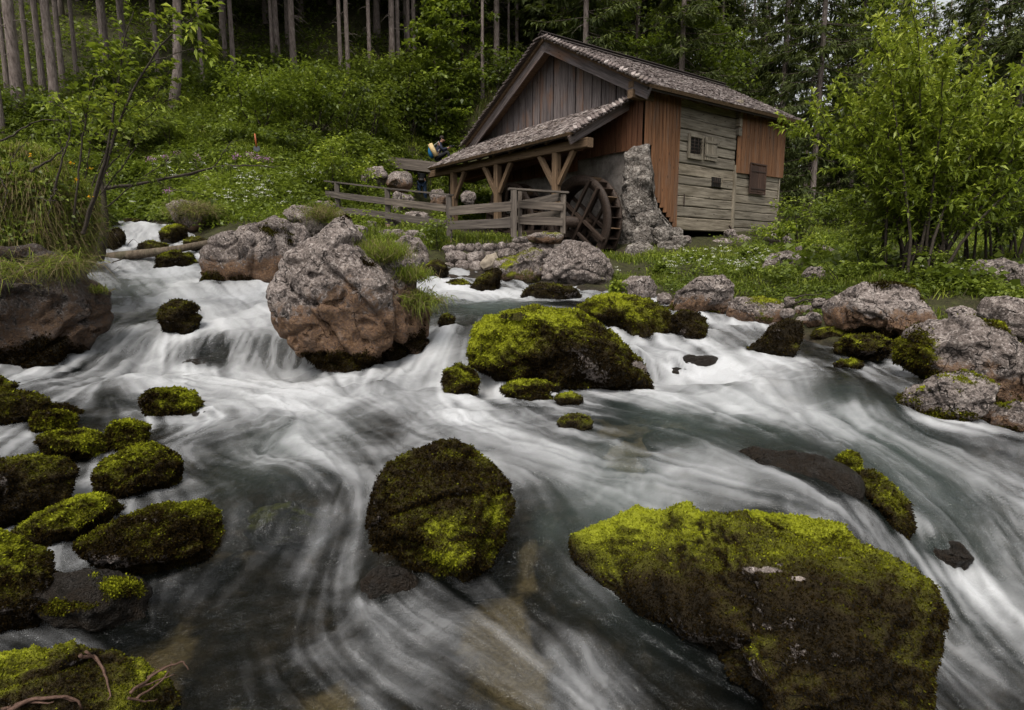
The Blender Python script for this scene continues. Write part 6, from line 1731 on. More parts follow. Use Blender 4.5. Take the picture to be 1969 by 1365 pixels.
def willow(label, px, py, Y, w, h, seed, nst=34, L=.13, name='willow_bush', tint0=.55, mat=None, per_m=62, wr=.26, twigs=8, cat='bush', zlow=.2):
    p = at(px, py, Y); r = np.random.default_rng(seed)
    t = thing(name, p, label, cat)
    stems, tw = branching(seed, .26, nst, w, h, 1.0, twigs=twigs)
    for S in stems[:nst]:
        put('stem', mesh_np('stem', *tube(S, np.linspace(.022, .004, len(S))*(.6+.25*h/2), 6, 1, .04, False), M_TWIG, True), p, t)
    V, Fq, off = [], [], 0
    for q in tw:
        v, f = tube(q, np.array([.006, .0045, .002]), 4, cap=False); V.append(v); Fq += [tuple(k+off for k in f_) for f_ in f]; off += len(v)
    o = put('twigs', mesh_np('twigs', np.vstack(V), Fq, M_TWIG, True), p, t); tag(o, kind='stuff')
    Ps, Ds, Ts, Ls = [], [], [], []
    for path, lo, hi in [(s, .2, 1.0) for s in stems] + [(q, .05, 1.0) for q in tw]:
        seg = np.linalg.norm(np.diff(path, axis=0), axis=1); ln = seg.sum()
        n = max(4, int(ln*(hi-lo)*per_m)); s = r.uniform(lo, hi, n); s = np.r_[s, np.full(4, .99)]; n += 4
        x = np.linspace(0, 1, len(path)); pp_ = np.stack([np.interp(s, x, path[:, c]) for c in range(3)], -1)
        tg = unit(path[-1]-path[0]); d = tg*.55 + .85*unit(r.standard_normal((n, 3))) + np.array([0, 0, .02])
        d[-4:] = tg*1.2 + .3*r.standard_normal((4, 3)) + np.array([0, 0, .35])
        Ps.append(pp_); Ds.append(d); Ls.append(L*r.uniform(.55, 1.15, n))
        hz = pp_[:, 2]/h
        Ts.append(np.clip(tint0-.30 + .38*hz + .18*s + .12*r.standard_normal(n) + .12*(np.arange(n) >= n-4), 0, 1))
    P, D, Ln, T = map(np.concatenate, (Ps, Ds, Ls, Ts))
    N = np.array([0, 0, 1.0]) + .6*r.standard_normal((len(P), 3))
    f = put('leaves', leaf_mesh('leaves', P, D, N, Ln, Ln*wr, T, mat or M_LEAFY, .22, .22), p, t); tag(f, kind='stuff')
    return t
willow('big bright willow bush on the right bank, fanning up from many stems', 1765, 512, 9.6, 4.3, 3.6, 5, 50, .118, per_m=105, wr=.31, tint0=.78, twigs=11)
willow('willow shoots leaning in at the right picture edge', 1930, 490, 10.2, 1.9, 2.5, 6, 16, .12, per_m=110, wr=.31, tint0=.6)

# ------------------------------------------------------------------ sapling and leaning tree on the left bank
def px_path(pts, Y):
    return np.array([at(a, b, Y + (c[0] if c else 0)) for a, b, *c in pts])
def leafy_branches(name, label, cat, paths, radii, L, per_m, tint0, mat, wr=.5, side=.5, twig_n=5, seed=0, lo=.25, tilt=.3):
    r = np.random.default_rng(seed)
    o = paths[0][0]; t = thing(name, o, label, cat)
    Ps, Ds, Ts, Ls = [], [], [], []
    V, Fq, off = [], [], 0
    for path, R in zip(paths, radii):
        n = len(path); x = np.linspace(0, 1, 24); xi = np.linspace(0, 1, n)
        P = np.stack([np.interp(x, xi, path[:, c]) for c in range(3)], -1)
        k = np.array([.25, .5, .25])
        for _ in range(3): P[1:-1] = P[:-2]*.25+P[1:-1]*.5+P[2:]*.25
        P += .006*np.cumsum(r.standard_normal(P.shape), 0)
        put('branch', mesh_np('branch', *[a if i else a-o for i, a in enumerate(tube(P, np.linspace(R, R*.25, 24), 6, 1, .06, False))], M_TWIG, True), o, t)
        ln = np.linalg.norm(np.diff(P, axis=0), axis=1).sum()
        tws = []
        for _ in range(int(twig_n*ln)):
            s = r.uniform(lo, 1); p = np.array([np.interp(s, x, P[:, c]) for c in range(3)])
            tg = unit(P[min(23, int(s*23)+1)]-P[max(0, int(s*23)-1)]); d = unit(tg*.7 + r.standard_normal(3)*np.array([.7, .5, .35]) + np.array([0, 0, .1]))
            q = np.array([p, p+d*side*.5*r.uniform(.5, 1), p+d*side*r.uniform(.6, 1.0)+np.array([0, 0, -.04])]); tws.append(q)
            v, f = tube(q, np.array([.005, .003, .0015]), 4, cap=False); V.append(v-o); Fq += [tuple(k_+off for k_ in f_) for f_ in f]; off += len(v)
        for q in tws:
            ql = np.linalg.norm(q[2]-q[0]); m_ = max(3, int(ql*per_m)); s = r.uniform(.15, 1, m_); pp_ = np.stack([np.interp(s, [0, .5, 1], q[:, c]) for c in range(3)], -1)
            d = unit(q[2]-q[0])*.7 + .7*unit(r.standard_normal((m_, 3)))*np.array([1, 1, .4]) + np.array([0, 0, -.12])
            Ps.append(pp_); Ds.append(d); Ls.append(L*r.uniform(.55, 1.25, m_)); Ts.append(np.clip(tint0 + .15*r.standard_normal(m_) + .1*r.standard_normal(), 0, 1))
    o2 = put('twigs', mesh_np('twigs', np.vstack(V), Fq, M_TWIG, True), o, t); tag(o2, kind='stuff')
    P, D, Ln, T = map(np.concatenate, (Ps, Ds, Ls, Ts)); N = np.array([0, 0, 1.0]) + .45*r.standard_normal((len(P), 3))
    f = put('leaves', leaf_mesh('leaves', P-o, D, N, Ln, Ln*wr, T, mat, .15, .3), o, t); tag(f, kind='stuff')
    return t
YS = 7.9
leafy_branches('leafy_sapling', 'slender leafy sapling arching up from the grassy left bank', 'tree',
   [px_path([(160, 450), (190, 345), (207, 275), (225, 185), (238, 100), (262, 20)], YS), px_path([(160, 450), (200, 330), (240, 215), (290, 120), (345, 62), (385, 30)], YS), px_path([(140, 440), (150, 330), (158, 240), (172, 150), (190, 105)], YS),
    px_path([(200, 330), (245, 270), (285, 215), (325, 180)], YS+.2), px_path([(290, 120), (330, 100), (370, 92), (395, 88)], YS-.1), px_path([(207, 275), (150, 215), (110, 190)], YS+.2), px_path([(225, 185), (205, 120), (196, 85)], YS), px_path([(240, 215), (290, 190), (320, 140)], YS+.1)],
   [.020, .020, .014, .009, .007, .008, .007, .008], .10, 44, .80, M_LEAFY, .45, .38, 11, 3, .3)
leafy_branches('leafy_sapling', 'low leafy sapling behind the bank between the arching one and the leaning trunk', 'tree',
   [px_path([(150, 430), (200, 300), (225, 240)], 9.5), px_path([(150, 430), (250, 290), (300, 235)], 9.5), px_path([(150, 430), (120, 300), (105, 240)], 9.5), px_path([(200, 400), (280, 330), (330, 290)], 10), px_path([(150, 430), (170, 300), (180, 200)], 9.8)],
   [.014, .014, .014, .012, .012], .095, 42, .6, M_LEAF, .5, .42, 9, 4, .3)
leafy_branches('bare_branch', 'dark crooked branch with sparse leaves crossing the grassy left bank', 'branch',
   [px_path([(60, 330), (95, 305), (125, 285), (140, 270)], 6.9), px_path([(105, 365), (120, 330), (132, 300), (140, 270), (146, 250)], 6.9), px_path([(105, 385), (85, 382), (60, 380)], 6.9), px_path([(110, 362), (104, 385), (103, 420)], 6.9)], [.014, .013, .009, .01], .05, 16, .5, M_LEAFY, .5, .25, 3, 5, .3)
leafy_branches('bare_branch', 'thin bare twig reaching in at the left edge above the grassy bank', 'branch',
   [px_path([(-20, 275), (15, 258), (45, 240), (85, 232), (130, 240)], 6.8), px_path([(18, 335), (22, 300), (40, 270), (58, 255)], 6.8), px_path([(-5, 335), (12, 360), (8, 400)], 6.8)], [.012, .006, .010], .045, 14, .6, M_LEAFY, .5, .2, 4, 6, .2)
leafy_branches('leaning_tree', 'short dark tree on the left bank with one long branch reaching right over the flowers', 'tree',
   [px_path([(188, 500), (200, 465), (207, 420), (205, 375), (200, 340)], 10.4), px_path([(202, 362), (250, 357), (300, 345), (355, 337), (420, 322), (475, 318), (530, 322)], 10.4), px_path([(360, 337), (410, 325), (432, 300), (445, 278)], 10.4), px_path([(205, 400), (190, 380), (180, 372)], 10.4), px_path([(300, 345), (340, 365), (390, 372)], 10.3)],
   [.088, .032, .013, .012, .010], .075, 24, .5, M_LEAFY, .5, .42, 4.5, 7, .25)

# ------------------------------------------------------------------ the grassy left bank
soil = plain('bank_soil', (.028, .022, .012), (.06, .05, .025), 9, .95, .8, .1)
bank_o = rock('grassy_bank', 'overhanging earth bank at the left covered with long bright grass and hanging straw',
   [(-140, 290), (-40, 275), (40, 285), (100, 315), (150, 362), (182, 400), (188, 440), (178, 480), (150, 500), (90, 480), (20, 520), (-140, 540)], 'rock', Y=7.9, thick=.8, level=5, seed=300, cat='bank', noise=.08, mat=soil, ext=1.0)
def blades_on(o, n, Lr, wpx, tint, parent, sel, up=.8, out=.5, seed=0, droop=.55, mat=None, segs=2):
    """long bent blades rooted on a boulder's surface"""
    r = np.random.default_rng(seed)
    _, Wd, FC, nw, size = next(q for q in ROCKS if q[0] == o)
    A = .5*np.linalg.norm(np.cross(Wd[FC[:, 1]]-Wd[FC[:, 0]], Wd[FC[:, 2]]-Wd[FC[:, 0]]), axis=1)
    c = Wd[FC].mean(1); pr = A*sel(c, nw[FC].mean(1)); pr = pr/pr.sum()
    idx = r.choice(len(FC), n, p=pr); pt = c[idx] + .02*r.standard_normal((n, 3)); nn = nw[FC[idx, 0]]
    return blades('grass', pt, nn*out + np.array([0, 0, up]) + .55*r.standard_normal((n, 3)) + .5*np.stack([fbm(pt*5, 2, 3), fbm(pt*5, 2, 4), 0*pt[:, 0]], -1), r.uniform(*Lr, n), wpx, tint(r, n, pt), parent, droop, r, mat)
def blades(name, pt, d, L, w, T, parent, droop, r, mat=None, loc=None, label=None):
    n = len(pt); d = unit(d); side = unit(np.cross(d, r.standard_normal((n, 3))))
    L = L[:, None]; w = np.broadcast_to(w, (n,))[:, None]
    p1 = pt + d*L*.5; hor = d*np.array([1, 1, 0]) + .25*r.standard_normal((n, 3))*np.array([1, 1, 0])
    p2 = p1 + (d*.5 + hor*.35)*L*.5 - np.array([0, 0, 1.0])*L*droop*.5
    V = np.stack([pt-side*w*.5, pt+side*w*.5, p1+side*w*.42, p1-side*w*.42, p2], 1).reshape(-1, 3)
    i = np.arange(n)[:, None]*5
    Fq = np.concatenate([i+np.array([[0, 1, 2]]), i+np.array([[0, 2, 3]]), i+np.array([[3, 2, 4]])])
    o = pt.mean(0) if loc is None else loc
    me = mesh_np(name, V-o, Fq, mat or M_GRASS, False, dict(tint=np.repeat(T, 5)))
    g = put(name, me, o, parent); tag(g, label, kind='stuff'); return g
zt = 2.75
blades_on(bank_o, 12000, (.12, .28), .008, lambda r, n, p: np.clip(.90+.12*r.standard_normal(n), .3, 1), bank_o, lambda c, nn: sstep(c[:, 2], 2.1, 2.9)*(.2+np.clip(nn[:, 2], 0, 1)), .9, .35, 1, .75)
blades_on(bank_o, 15000, (.12, .34), .007, lambda r, n, p: np.clip(.06+.70*(r.random(n) < .28)+.08*r.standard_normal(n), 0, 1), bank_o, lambda c, nn: (c[:, 2] > 1.55)*(.4+np.clip(-nn[:, 1], 0, 1)), .0, .5, 2, 1.35)
lm = ROCKS[[q[0].name for q in ROCKS].index(bank_o.name)]
# leaves of bramble on its face
n = 6500; r_ = np.random.default_rng(8); idx = r_.choice(len(lm[2]), n, p=(lambda a: a/a.sum())(np.clip(-lm[3][lm[2]].mean(1)[:, 1], .02, 1)*(lm[1][lm[2]].mean(1)[:, 2] > 1.5)))
pt = lm[1][lm[2][idx, 0]] + lm[3][lm[2][idx, 0]]*r_.uniform(.02, .14, (n, 1))
oo = np.array(WM[bank_o.name].translation)
tag(put('bramble_leaves', leaf_mesh('bramble_leaves', pt-oo, rnd_unit(n, r_)*[1, .6, .6], rnd_unit(n, r_)+[0, -.6, .6], r_.uniform(.035, .075, n), r_.uniform(.025, .05, n), np.clip(.5+.2*r_.standard_normal(n), 0, 1), M_LEAF), oo, bank_o), kind='stuff')
def snap(o, pts, lift):
    # lay photo points onto the visible surface of a boulder
    _, Wd, FC, nw, size = next(q for q in ROCKS if q[0] == o)
    rel = Wd - np.array([0, 0, CAMZ]); dep = rel[:, 1]*CP - rel[:, 2]*SP; ppx = PW/2 + FPX*rel[:, 0]/dep; ppy = PH/2 - FPX*(rel[:, 1]*SP+rel[:, 2]*CP)/dep
    out = []
    for x_, y_ in pts:
        d2 = (ppx-x_)**2+(ppy-y_)**2; c_ = np.argsort(d2)[:14]; k_ = c_[np.argmin(dep[c_])]
        out.append(at(x_, y_, Wd[k_, 1]) - unit(rel[k_])*lift)
    return np.array(out)
# tufts on the boulders
def tuft_on(px, py, Y, n, L, spread, label, seed, straw=.35, name='grass_tuft', w=.007, hang=0.0, on=None):
    r = np.random.default_rng(seed); p = at(px, py, Y)
    if on: p = snap(next(q[0] for q in ROCKS if q[0].get('label', '').startswith(on)), [(px, py)], .02)[0]
    pt = p + r.standard_normal((n, 3))*np.array([spread, spread*.8, spread*.30])
    d = np.stack([r.standard_normal(n)*.6, r.standard_normal(n)*.5-.25, np.abs(r.standard_normal(n))*.5+.5-hang], -1)
    T = np.clip(np.where(r.random(n) < straw, .12, .72) + .12*r.standard_normal(n), 0, 1)
    o = blades(name, pt, d, r.uniform(.5, 1.1, n)*L, w, T, None, .95, r, None, p)
    del o['kind']; tag(o, label, 'grass tuft'); return o
tuft_on(730, 492, 7.45, 2600, .30, .13, 'round tuft of fine grass on the shoulder of the giant grey boulder', 1, .3, w=.005, on='giant grey')
tuft_on(805, 575, 7.25, 900, .26, .12, 'grass hanging at the right flank of the giant grey boulder', 2, .4, hang=.8, on='giant grey')
tuft_on(790, 535, 7.5, 900, .26, .10, 'grass along the right upper edge of the giant grey boulder', 3, .3, on='giant grey')
tuft_on(615, 415, 12.9, 1500, .42, .2, 'straw-coloured grass hanging on the grey angular rock below the fence', 4, .75, hang=.5, on='grey angular')
tuft_on(375, 405, 13.1, 1200, .45, .22, 'dry grass hanging over the shaded brown boulder above the upper fall', 5, .8, hang=.6, on='shaded brown')
tuft_on(120, 505, 6.9, 500, .34, .14, 'thin straw hanging over the dark rock under the left bank', 6, .55, hang=.9)
tuft_on(20, 520, 6.8, 700, .36, .2, 'grass curtain hanging at the left picture edge over the dark rock', 7, .5, hang=.8)
tuft_on(190, 560, 6.4, 260, .16, .05, 'small grass tuft on the nose of the dark rock', 8, .5, hang=.3, on='dark overhanging')

# ------------------------------------------------------------------ meadow grass, herbs and flowers
def scatter_px(boxes, seed, Y0=6, jit=.15):
    r = np.random.default_rng(seed); X = []
    for x0, y0, x1, y1, n in boxes:
        X.append(np.stack([r.uniform(x0, x1, n), r.uniform(y0, y1, n)], -1))
    X = np.concatenate(X); h = ground_hit(X[:, 0], X[:, 1], Y0)
    h = h + r.standard_normal(h.shape)*np.array([jit, jit, 0])
    h[:, 2] = HG(h[:, 0], h[:, 1]) - .02
    wz_ = HWB(h[:, 0], h[:, 1])
    ins = (h[:, 1] > 18.6) & (((h-B0)@BA) > -.6) & (((h-B0)@BA) < 8) & (((h-B0)@BB) > -.1) & (((h-B0)@BB) < 8)
    tread = (np.abs(h[:, 0]-h[:, 1]*float(rays(812, 393)[0])) < .55) & (h[:, 1] > 18.5) & (h[:, 1] < 27.4)   # the trodden way to the standing visitor
    clump = fbm(h*np.array([.9, .9, .9]), 2, seed+3) + .5*r.random(len(h)) > -.02
    return h[(h[:, 2] > wz_+.05) & ~ins & ~tread & (h[:, 1] < 60) & clump], r
def grass_field(label, boxes, seed, L, wpx, tmean, tsd, droop=.6):
    h, r = scatter_px(boxes, seed); n = len(h)
    d = np.array([0, 0, 1.0]) + .38*r.standard_normal((n, 3))
    sc = np.clip(h[:, 1]/14, .8, 2.2)
    patch = .16*fbm(h*np.array([.8, .8, .8]), 2, seed)
    blades('grass', h, d, r.uniform(*L, n)*(.8+.2*sc), wpx*h[:, 1]/FPX, np.clip(tmean+patch+tsd*r.standard_normal(n), 0, 1), None, droop, r, None, None, label)
grass_field('tall bright grass on the slope below the leaning spruce', [(330, 150, 500, 300, 9000), (420, 230, 560, 330, 4000)], 1, (.35, .8), 1.5, .72, .14)
grass_field('grass between the herbs of the left meadow', [(260, 300, 660, 430, 9000), (560, 330, 860, 460, 7000), (690, 255, 880, 310, 4500), (640, 420, 870, 480, 4000), (865, 340, 970, 450, 3500)], 2, (.22, .5), 1.5, .62, .18)
grass_field('grass in front of the mill and along the right bank', [(1240, 478, 1520, 560, 9000), (1500, 455, 1700, 560, 8000), (1840, 435, 2000, 500, 6000), (1140, 490, 1320, 565, 9000), (1780, 555, 1969, 620, 2500), (1560, 430, 1900, 470, 4000), (1280, 540, 1330, 575, 500), (1500, 540, 1580, 580, 900), (880, 440, 1000, 466, 2000)], 3, (.15, .38), 1.5, .66, .18)
grass_field('shaded grass of the forest floor', [(-20, 170, 400, 300, 7000), (400, 120, 960, 230, 7000)], 4, (.3, .7), 1.6, .42, .14)
def herb_field(name, label, boxes, seed, L, per, mat, t0, hgt=.25, wr=.55):
    h, r = scatter_px(boxes, seed); n = len(h)
    sc = np.clip(h[:, 1]/14, .75, 2.4)[:, None]
    P = np.repeat(h, per, 0); S = np.repeat(sc, per, 0)[:, 0]; m = len(P)
    a = r.uniform(0, 2*math.pi, m); k = r.random(m)**.6
    off = np.stack([np.cos(a)*k*.16*S, np.sin(a)*k*.16*S, (hgt*(.25+.75*r.random(m)))*S*(1-.3*k)], -1)
    off[:, 2] *= np.repeat(np.clip(1 + .9*fbm(h*.8+3, 2, seed+5), .35, 2.0), per)
    D = np.stack([np.cos(a), np.sin(a), .25*r.standard_normal(m)], -1) + .35*r.standard_normal((m, 3)); N = np.array([0, 0, 1.0]) + .45*r.standard_normal((m, 3))
    Ln = L*S*r.uniform(.6, 1.3, m); patch = np.repeat(.2*fbm(h*.7, 2, seed)+.08*r.standard_normal(n), per)
    T = np.clip(t0 + patch + .12*r.standard_normal(m) + .22*(off[:, 2]/S/hgt-.6), 0, 1); o = P.mean(0)
    return stuff(name, leaf_mesh(name, P+off-o, D, N, Ln, Ln*wr, T, mat, .12, .2), o, label)
herb_field('hillside_herbs', 'leafy herbs covering the hillside and the left meadow', [(-30, 200, 420, 420, 2300), (380, 270, 880, 430, 2600), (180, 380, 420, 440, 1200), (420, 130, 900, 280, 1800)], 11, .09, 12, M_LEAF, .52, .30)
herb_field('forest_undergrowth', 'dim green undergrowth on the forest floor under the spruces', [(-30, 20, 420, 220, 1500), (380, 10, 1000, 180, 1200)], 15, .085, 10, M_LEAF, .36, .4)
herb_field('bright_herbs', 'yellow-green herbs scattered over the left meadow', [(230, 300, 640, 440, 1500), (640, 330, 860, 470, 600), (870, 340, 965, 440, 400), (340, 160, 560, 330, 600)], 12, .09, 10, M_LEAFY, .55, .32)
herb_field('bank_herbs', 'broad-leaved herbs on the right bank under the willow bush', [(1290, 500, 1620, 590, 900), (1560, 480, 1980, 600, 1500), (1440, 450, 1640, 520, 500)], 13, .07, 11, M_LEAF, .50, .20, .7)
herb_field('butterbur_leaves', 'large round leaves in the shade at the foot of the willow bush', [(1600, 480, 1800, 540, 90), (1560, 500, 1700, 545, 60), (1800, 480, 1960, 560, 60), (1480, 470, 1560, 540, 40)], 16, .17, 7, M_LEAF, .46, .42, .85)
herb_field('bright_bank_herbs', 'bright herbs and young shoots on the right bank', [(1400, 450, 1700, 540, 500), (1250, 500, 1560, 570, 350), (1560, 440, 1980, 500, 500), (1180, 545, 1300, 580, 60)], 14, .07, 10, M_LEAFY, .52, .22)
# rough plants standing out of the right bank
for i, (px, py, Y, w, h, k, lab) in enumerate([(1330, 520, 14.0, 60, 34, 'mid', 'low leafy plant left of the white flowers in front of the mill'), (1440, 548, 11.2, 90, 48, 'green', 'dark leafy clump below the white flowers of the right bank'),
     (1500, 560, 10.2, 70, 50, 'mid', 'leafy clump above the twigs of the pebble bank'), (1560, 505, 12.0, 70, 50, 'yellow', 'bright shoots behind the pointed grey stone'), (1500, 470, 15.5, 80, 44, 'yellow', 'bright leafy plant in front of the far mill corner'),
     (1620, 545, 9.6, 90, 46, 'mid', 'leafy clump at the left foot of the willow bush'), (1830, 560, 8.8, 110, 60, 'green', 'ferny green clump above the wedged stone on the right bank'), (1790, 530, 9.2, 80, 60, 'mid', 'leafy clump at the right foot of the willow bush'),
     (1900, 590, 8.2, 90, 40, 'green', 'green leaves between the layered boulder and the cracked one'), (1270, 540, 12.8, 50, 34, 'green', 'small leafy plant above the grey-pink boulder'), (1188, 575, 10.9, 36, 34, 'yellow', 'small fern between the smooth grey boulder and the grey-pink one'),
     (1660, 500, 11, 90, 56, 'yellow', 'bright young leaves behind the left foot of the willow bush'), (1450, 505, 13.6, 60, 34, 'mid', 'weedy clump beside the weathered outcrop')]):
    bush('leafy_plant', lab, px, py, w, h, k, 'plant', 'leafy plants of the right bank', Y=Y, seed=140+i, Lpx=7.5)
# white umbels, purple and yellow flowers
def umbels(name, label, boxes, seed, size, per, mat, hz, Y0=6):
    h, r = scatter_px(boxes, seed, Y0, .05); n = len(h)
    sc = np.clip(h[:, 1]/13, .7, 1.7)
    P = np.repeat(h, per, 0); S = np.repeat(sc, per); m = len(P); a = r.uniform(0, 6.283, m); k = np.sqrt(r.random(m))
    hh = np.repeat(r.uniform(*hz, n), per)
    off = np.stack([np.cos(a)*k*size*S, np.sin(a)*k*size*S, hh + .014*S*(1-k*k) + .006*r.standard_normal(m)], -1)
    Ln = size*.42*S*r.uniform(.7, 1.2, m)
    V = leaf_verts(P+off, rnd_unit(m, r)*[1, 1, .35], np.array([0, -.25, 1.0])+.35*r.standard_normal((m, 3)), Ln, Ln*.8, .05, 0)
    o = h.mean(0); Fq = np.arange(len(V)).reshape(-1, 4)
    return stuff(name, mesh_np(name, V-o, Fq, mat), o, label)
umbels('white_flowers', 'white flower umbels over the left meadow', [(400, 350, 570, 420, 80), (430, 350, 520, 400, 70), (300, 330, 400, 375, 26), (250, 420, 330, 440, 14), (560, 340, 640, 380, 18)], 21, .05, 16, M_WHITE, (.30, .50))
umbels('white_flowers', 'white flower umbels on the right bank', [(1280, 505, 1320, 545, 22), (1320, 500, 1480, 545, 62), (1400, 520, 1480, 545, 26), (1760, 480, 1870, 560, 26), (1500, 380, 1560, 440, 30), (1175, 540, 1195, 560, 8), (1540, 400, 1600, 440, 20)], 22, .042, 16, M_WHITE, (.22, .36))
PFL = ['pale purple flower head, leftmost of the row in the meadow', 'pale purple flower head, second from the left in the meadow row', 'pinkish flower head, third from the left in the meadow row', 'strong purple flower head alone between the two meadow rows',
 'purple flower head just left of the shovel', 'purple flower head directly below the shovel', 'purple flower head right of the shovel blade', 'purple flower head at the left end of the flume boards', 'purple flower head below the long dark branch', 'single purple flower head high on the grassy slope',
 'small purple flower head beside the leaning tree', 'small purple flower head in the grass in front of the mill']
for i, (px, py, Y) in enumerate([(293, 305, 14.5), (318, 300, 15), (342, 297, 15.5), (376, 300, 15.5), (452, 300, 17.5), (478, 296, 18), (496, 303, 18), (515, 305, 18.4), (324, 366, 13.4), (386, 246, 22), (200, 334, 11), (1490, 478, 15)]):
    p = at(px, py, Y); m = 46; r = np.random.default_rng(i); s = Y/FPX
    V = leaf_verts(r.standard_normal((m, 3))*np.array([5, 4, 2.6])*s, rnd_unit(m, r), rnd_unit(m, r), r.uniform(2, 4, m)*s, r.uniform(1.5, 2.5, m)*s, .1, 0)
    t = thing('purple_flower', p, PFL[i], 'flower', 'purple flower heads')
    put('blossom', mesh_np('blossom', V, np.arange(4*m).reshape(-1, 4), M_PINK), p, t)
    round_bar('stalk', [p-UZ*.02, p-UZ*.45], [.006, .006], M_TWIG, t, 5)
for i, (px, py) in enumerate([(137, 313), (173, 323), (147, 346), (172, 378), (58, 297)]):
    p = at(px, py, 7.0); m = 12; r = np.random.default_rng(i); s = 7/FPX
    V = leaf_verts(r.standard_normal((m, 3))*1.6*s, rnd_unit(m, r), rnd_unit(m, r), r.uniform(2, 4, m)*s, r.uniform(2, 3, m)*s, .1, 0)
    o = put('yellow_flower', mesh_np('yellow_flower', V, np.arange(4*m).reshape(-1, 4), M_YELLOWF), p); tag(o, ['yellow-orange flower under the crooked branch on the left bank', 'yellow-orange flower right of the crooked branch', 'small yellow flower in the middle of the left bank grass', 'lowest yellow flower, at the right edge of the left bank', 'yellow flower at the top left of the bank grass'][i], 'flower', 'yellow flowers of the left bank')

# ------------------------------------------------------------------ dead wood
P_ = px_path([(186, 497), (230, 492), (290, 486), (345, 478), (402, 467)], 11.6)
lg = round_bar('fallen_log', P_, [.085, .085, .078, .07, .062], M_LOGDEAD, None, 12, 3, .04); tag(lg, 'fallen bare log lying across the upper cascade', 'log')
def twig(label, pts, Y, R, name='driftwood_twig', cat='twig', group=None, parent=None, mat=None):
    P = px_path(pts, Y) if parent is None else snap(parent, pts, R*1.2); x = np.linspace(0, 1, len(P)*4); Q = np.stack([np.interp(x, np.linspace(0, 1, len(P)), P[:, c]) for c in range(3)], -1)
    Q += R*.7*np.random.default_rng(len(pts)*7+int(pts[0][0])).standard_normal(Q.shape)
    for _ in range(1): Q[1:-1] = Q[:-2]*.25+Q[1:-1]*.5+Q[2:]*.25
    o = round_bar(name, Q, np.linspace(R, R*.35, len(Q)), mat or M_TWIG, parent, 6, 1, .08)
    if parent is None: tag(o, label, cat, group)
    return o
twig('thin twig hanging from the log down into the cascade', [(240, 493), (222, 503), (206, 512)], 11.2, .014)
twig('fine forked twig standing in front of the small upper fall', [(245, 472), (252, 462), (258, 460), (266, 468)], 11.7, .006)
twig('bent twig at the water below the log', [(172, 505), (195, 512), (215, 520), (228, 513)], 10.6, .007)
for i, pts in enumerate([[(1520, 575), (1548, 566), (1580, 566)], [(1530, 582), (1560, 573), (1592, 575)], [(1510, 590), (1540, 578), (1570, 580)]]):
    twig(['uppermost dry root twig on the pebble bank', 'middle dry root twig on the pebble bank', 'lowest dry root twig on the pebble bank'][i], pts, 8.6, .014, 'root_twig', 'twig', 'root twigs on the pebble bank')
twig('bare root hanging over the flat-topped boulder from the willow bush', [(1765, 525), (1772, 545), (1782, 562)], 9.0, .010, 'hanging_root', 'root')
bl = next(o for o in bpy.data.objects if o.get('label', '').startswith('mossy boulder in the bottom left corner'))
M_ROOT = plain('reddish_root', (.05, .026, .018), (.12, .07, .05), 60, .8)
for i, (pts, R) in enumerate([([(150, 1262), (180, 1262), (200, 1285), (206, 1310), (212, 1345)], .007), ([(165, 1254), (190, 1268), (204, 1295)], .005), ([(250, 1330), (290, 1300), (330, 1278), (352, 1272), (365, 1286)], .006),
        ([(260, 1345), (300, 1318), (325, 1290), (330, 1275)], .005), ([(270, 1322), (310, 1305), (340, 1297)], .004), ([(20, 1360), (60, 1347), (110, 1342), (150, 1350), (160, 1362)], .008), ([(30, 1352), (90, 1340), (130, 1343), (158, 1355)], .005), ([(0, 1362), (50, 1352), (100, 1350)], .006), ([(245, 1340), (275, 1350), (300, 1345)], .005), ([(285, 1302), (300, 1288), (318, 1282)], .003)]):
    twig(None, pts, 1.98 + .012*i, R, 'root', 'root', None, bl, M_ROOT)

# ------------------------------------------------------------------ orange-handled tool
tp = at(492, 290, 18.6)
tool = thing('shovel', tp, 'orange handle of a shovel stuck upright in the herbs of the slope', 'shovel')
M_ORP = plain('orange_paint', (.24, .055, .02), (.32, .085, .025), 20, .5); M_STEEL = plain('grey_steel', (.02, .024, .03), (.05, .055, .065), 30, .5, .2, .5)
round_bar('handle', [at(493, 282, 18.6), at(490, 257, 18.6)], [.026, .024], M_ORP, tool, 8)
bl_ = [(-.08, 0), (.08, 0), (.10, -.10), (.02, -.16), (-.10, -.12)]
V = [(x, -.012+abs(x)*.15, z) for x, z in bl_] + [(x, .012+abs(x)*.15, z) for x, z in bl_]
put('blade', mesh_np('blade', V, [(4, 3, 2, 1, 0), (5, 6, 7, 8, 9)] + [(i, (i+1) % 5, (i+1) % 5+5, i+5) for i in range(5)], M_STEEL), at(493, 281, 18.6), tool)
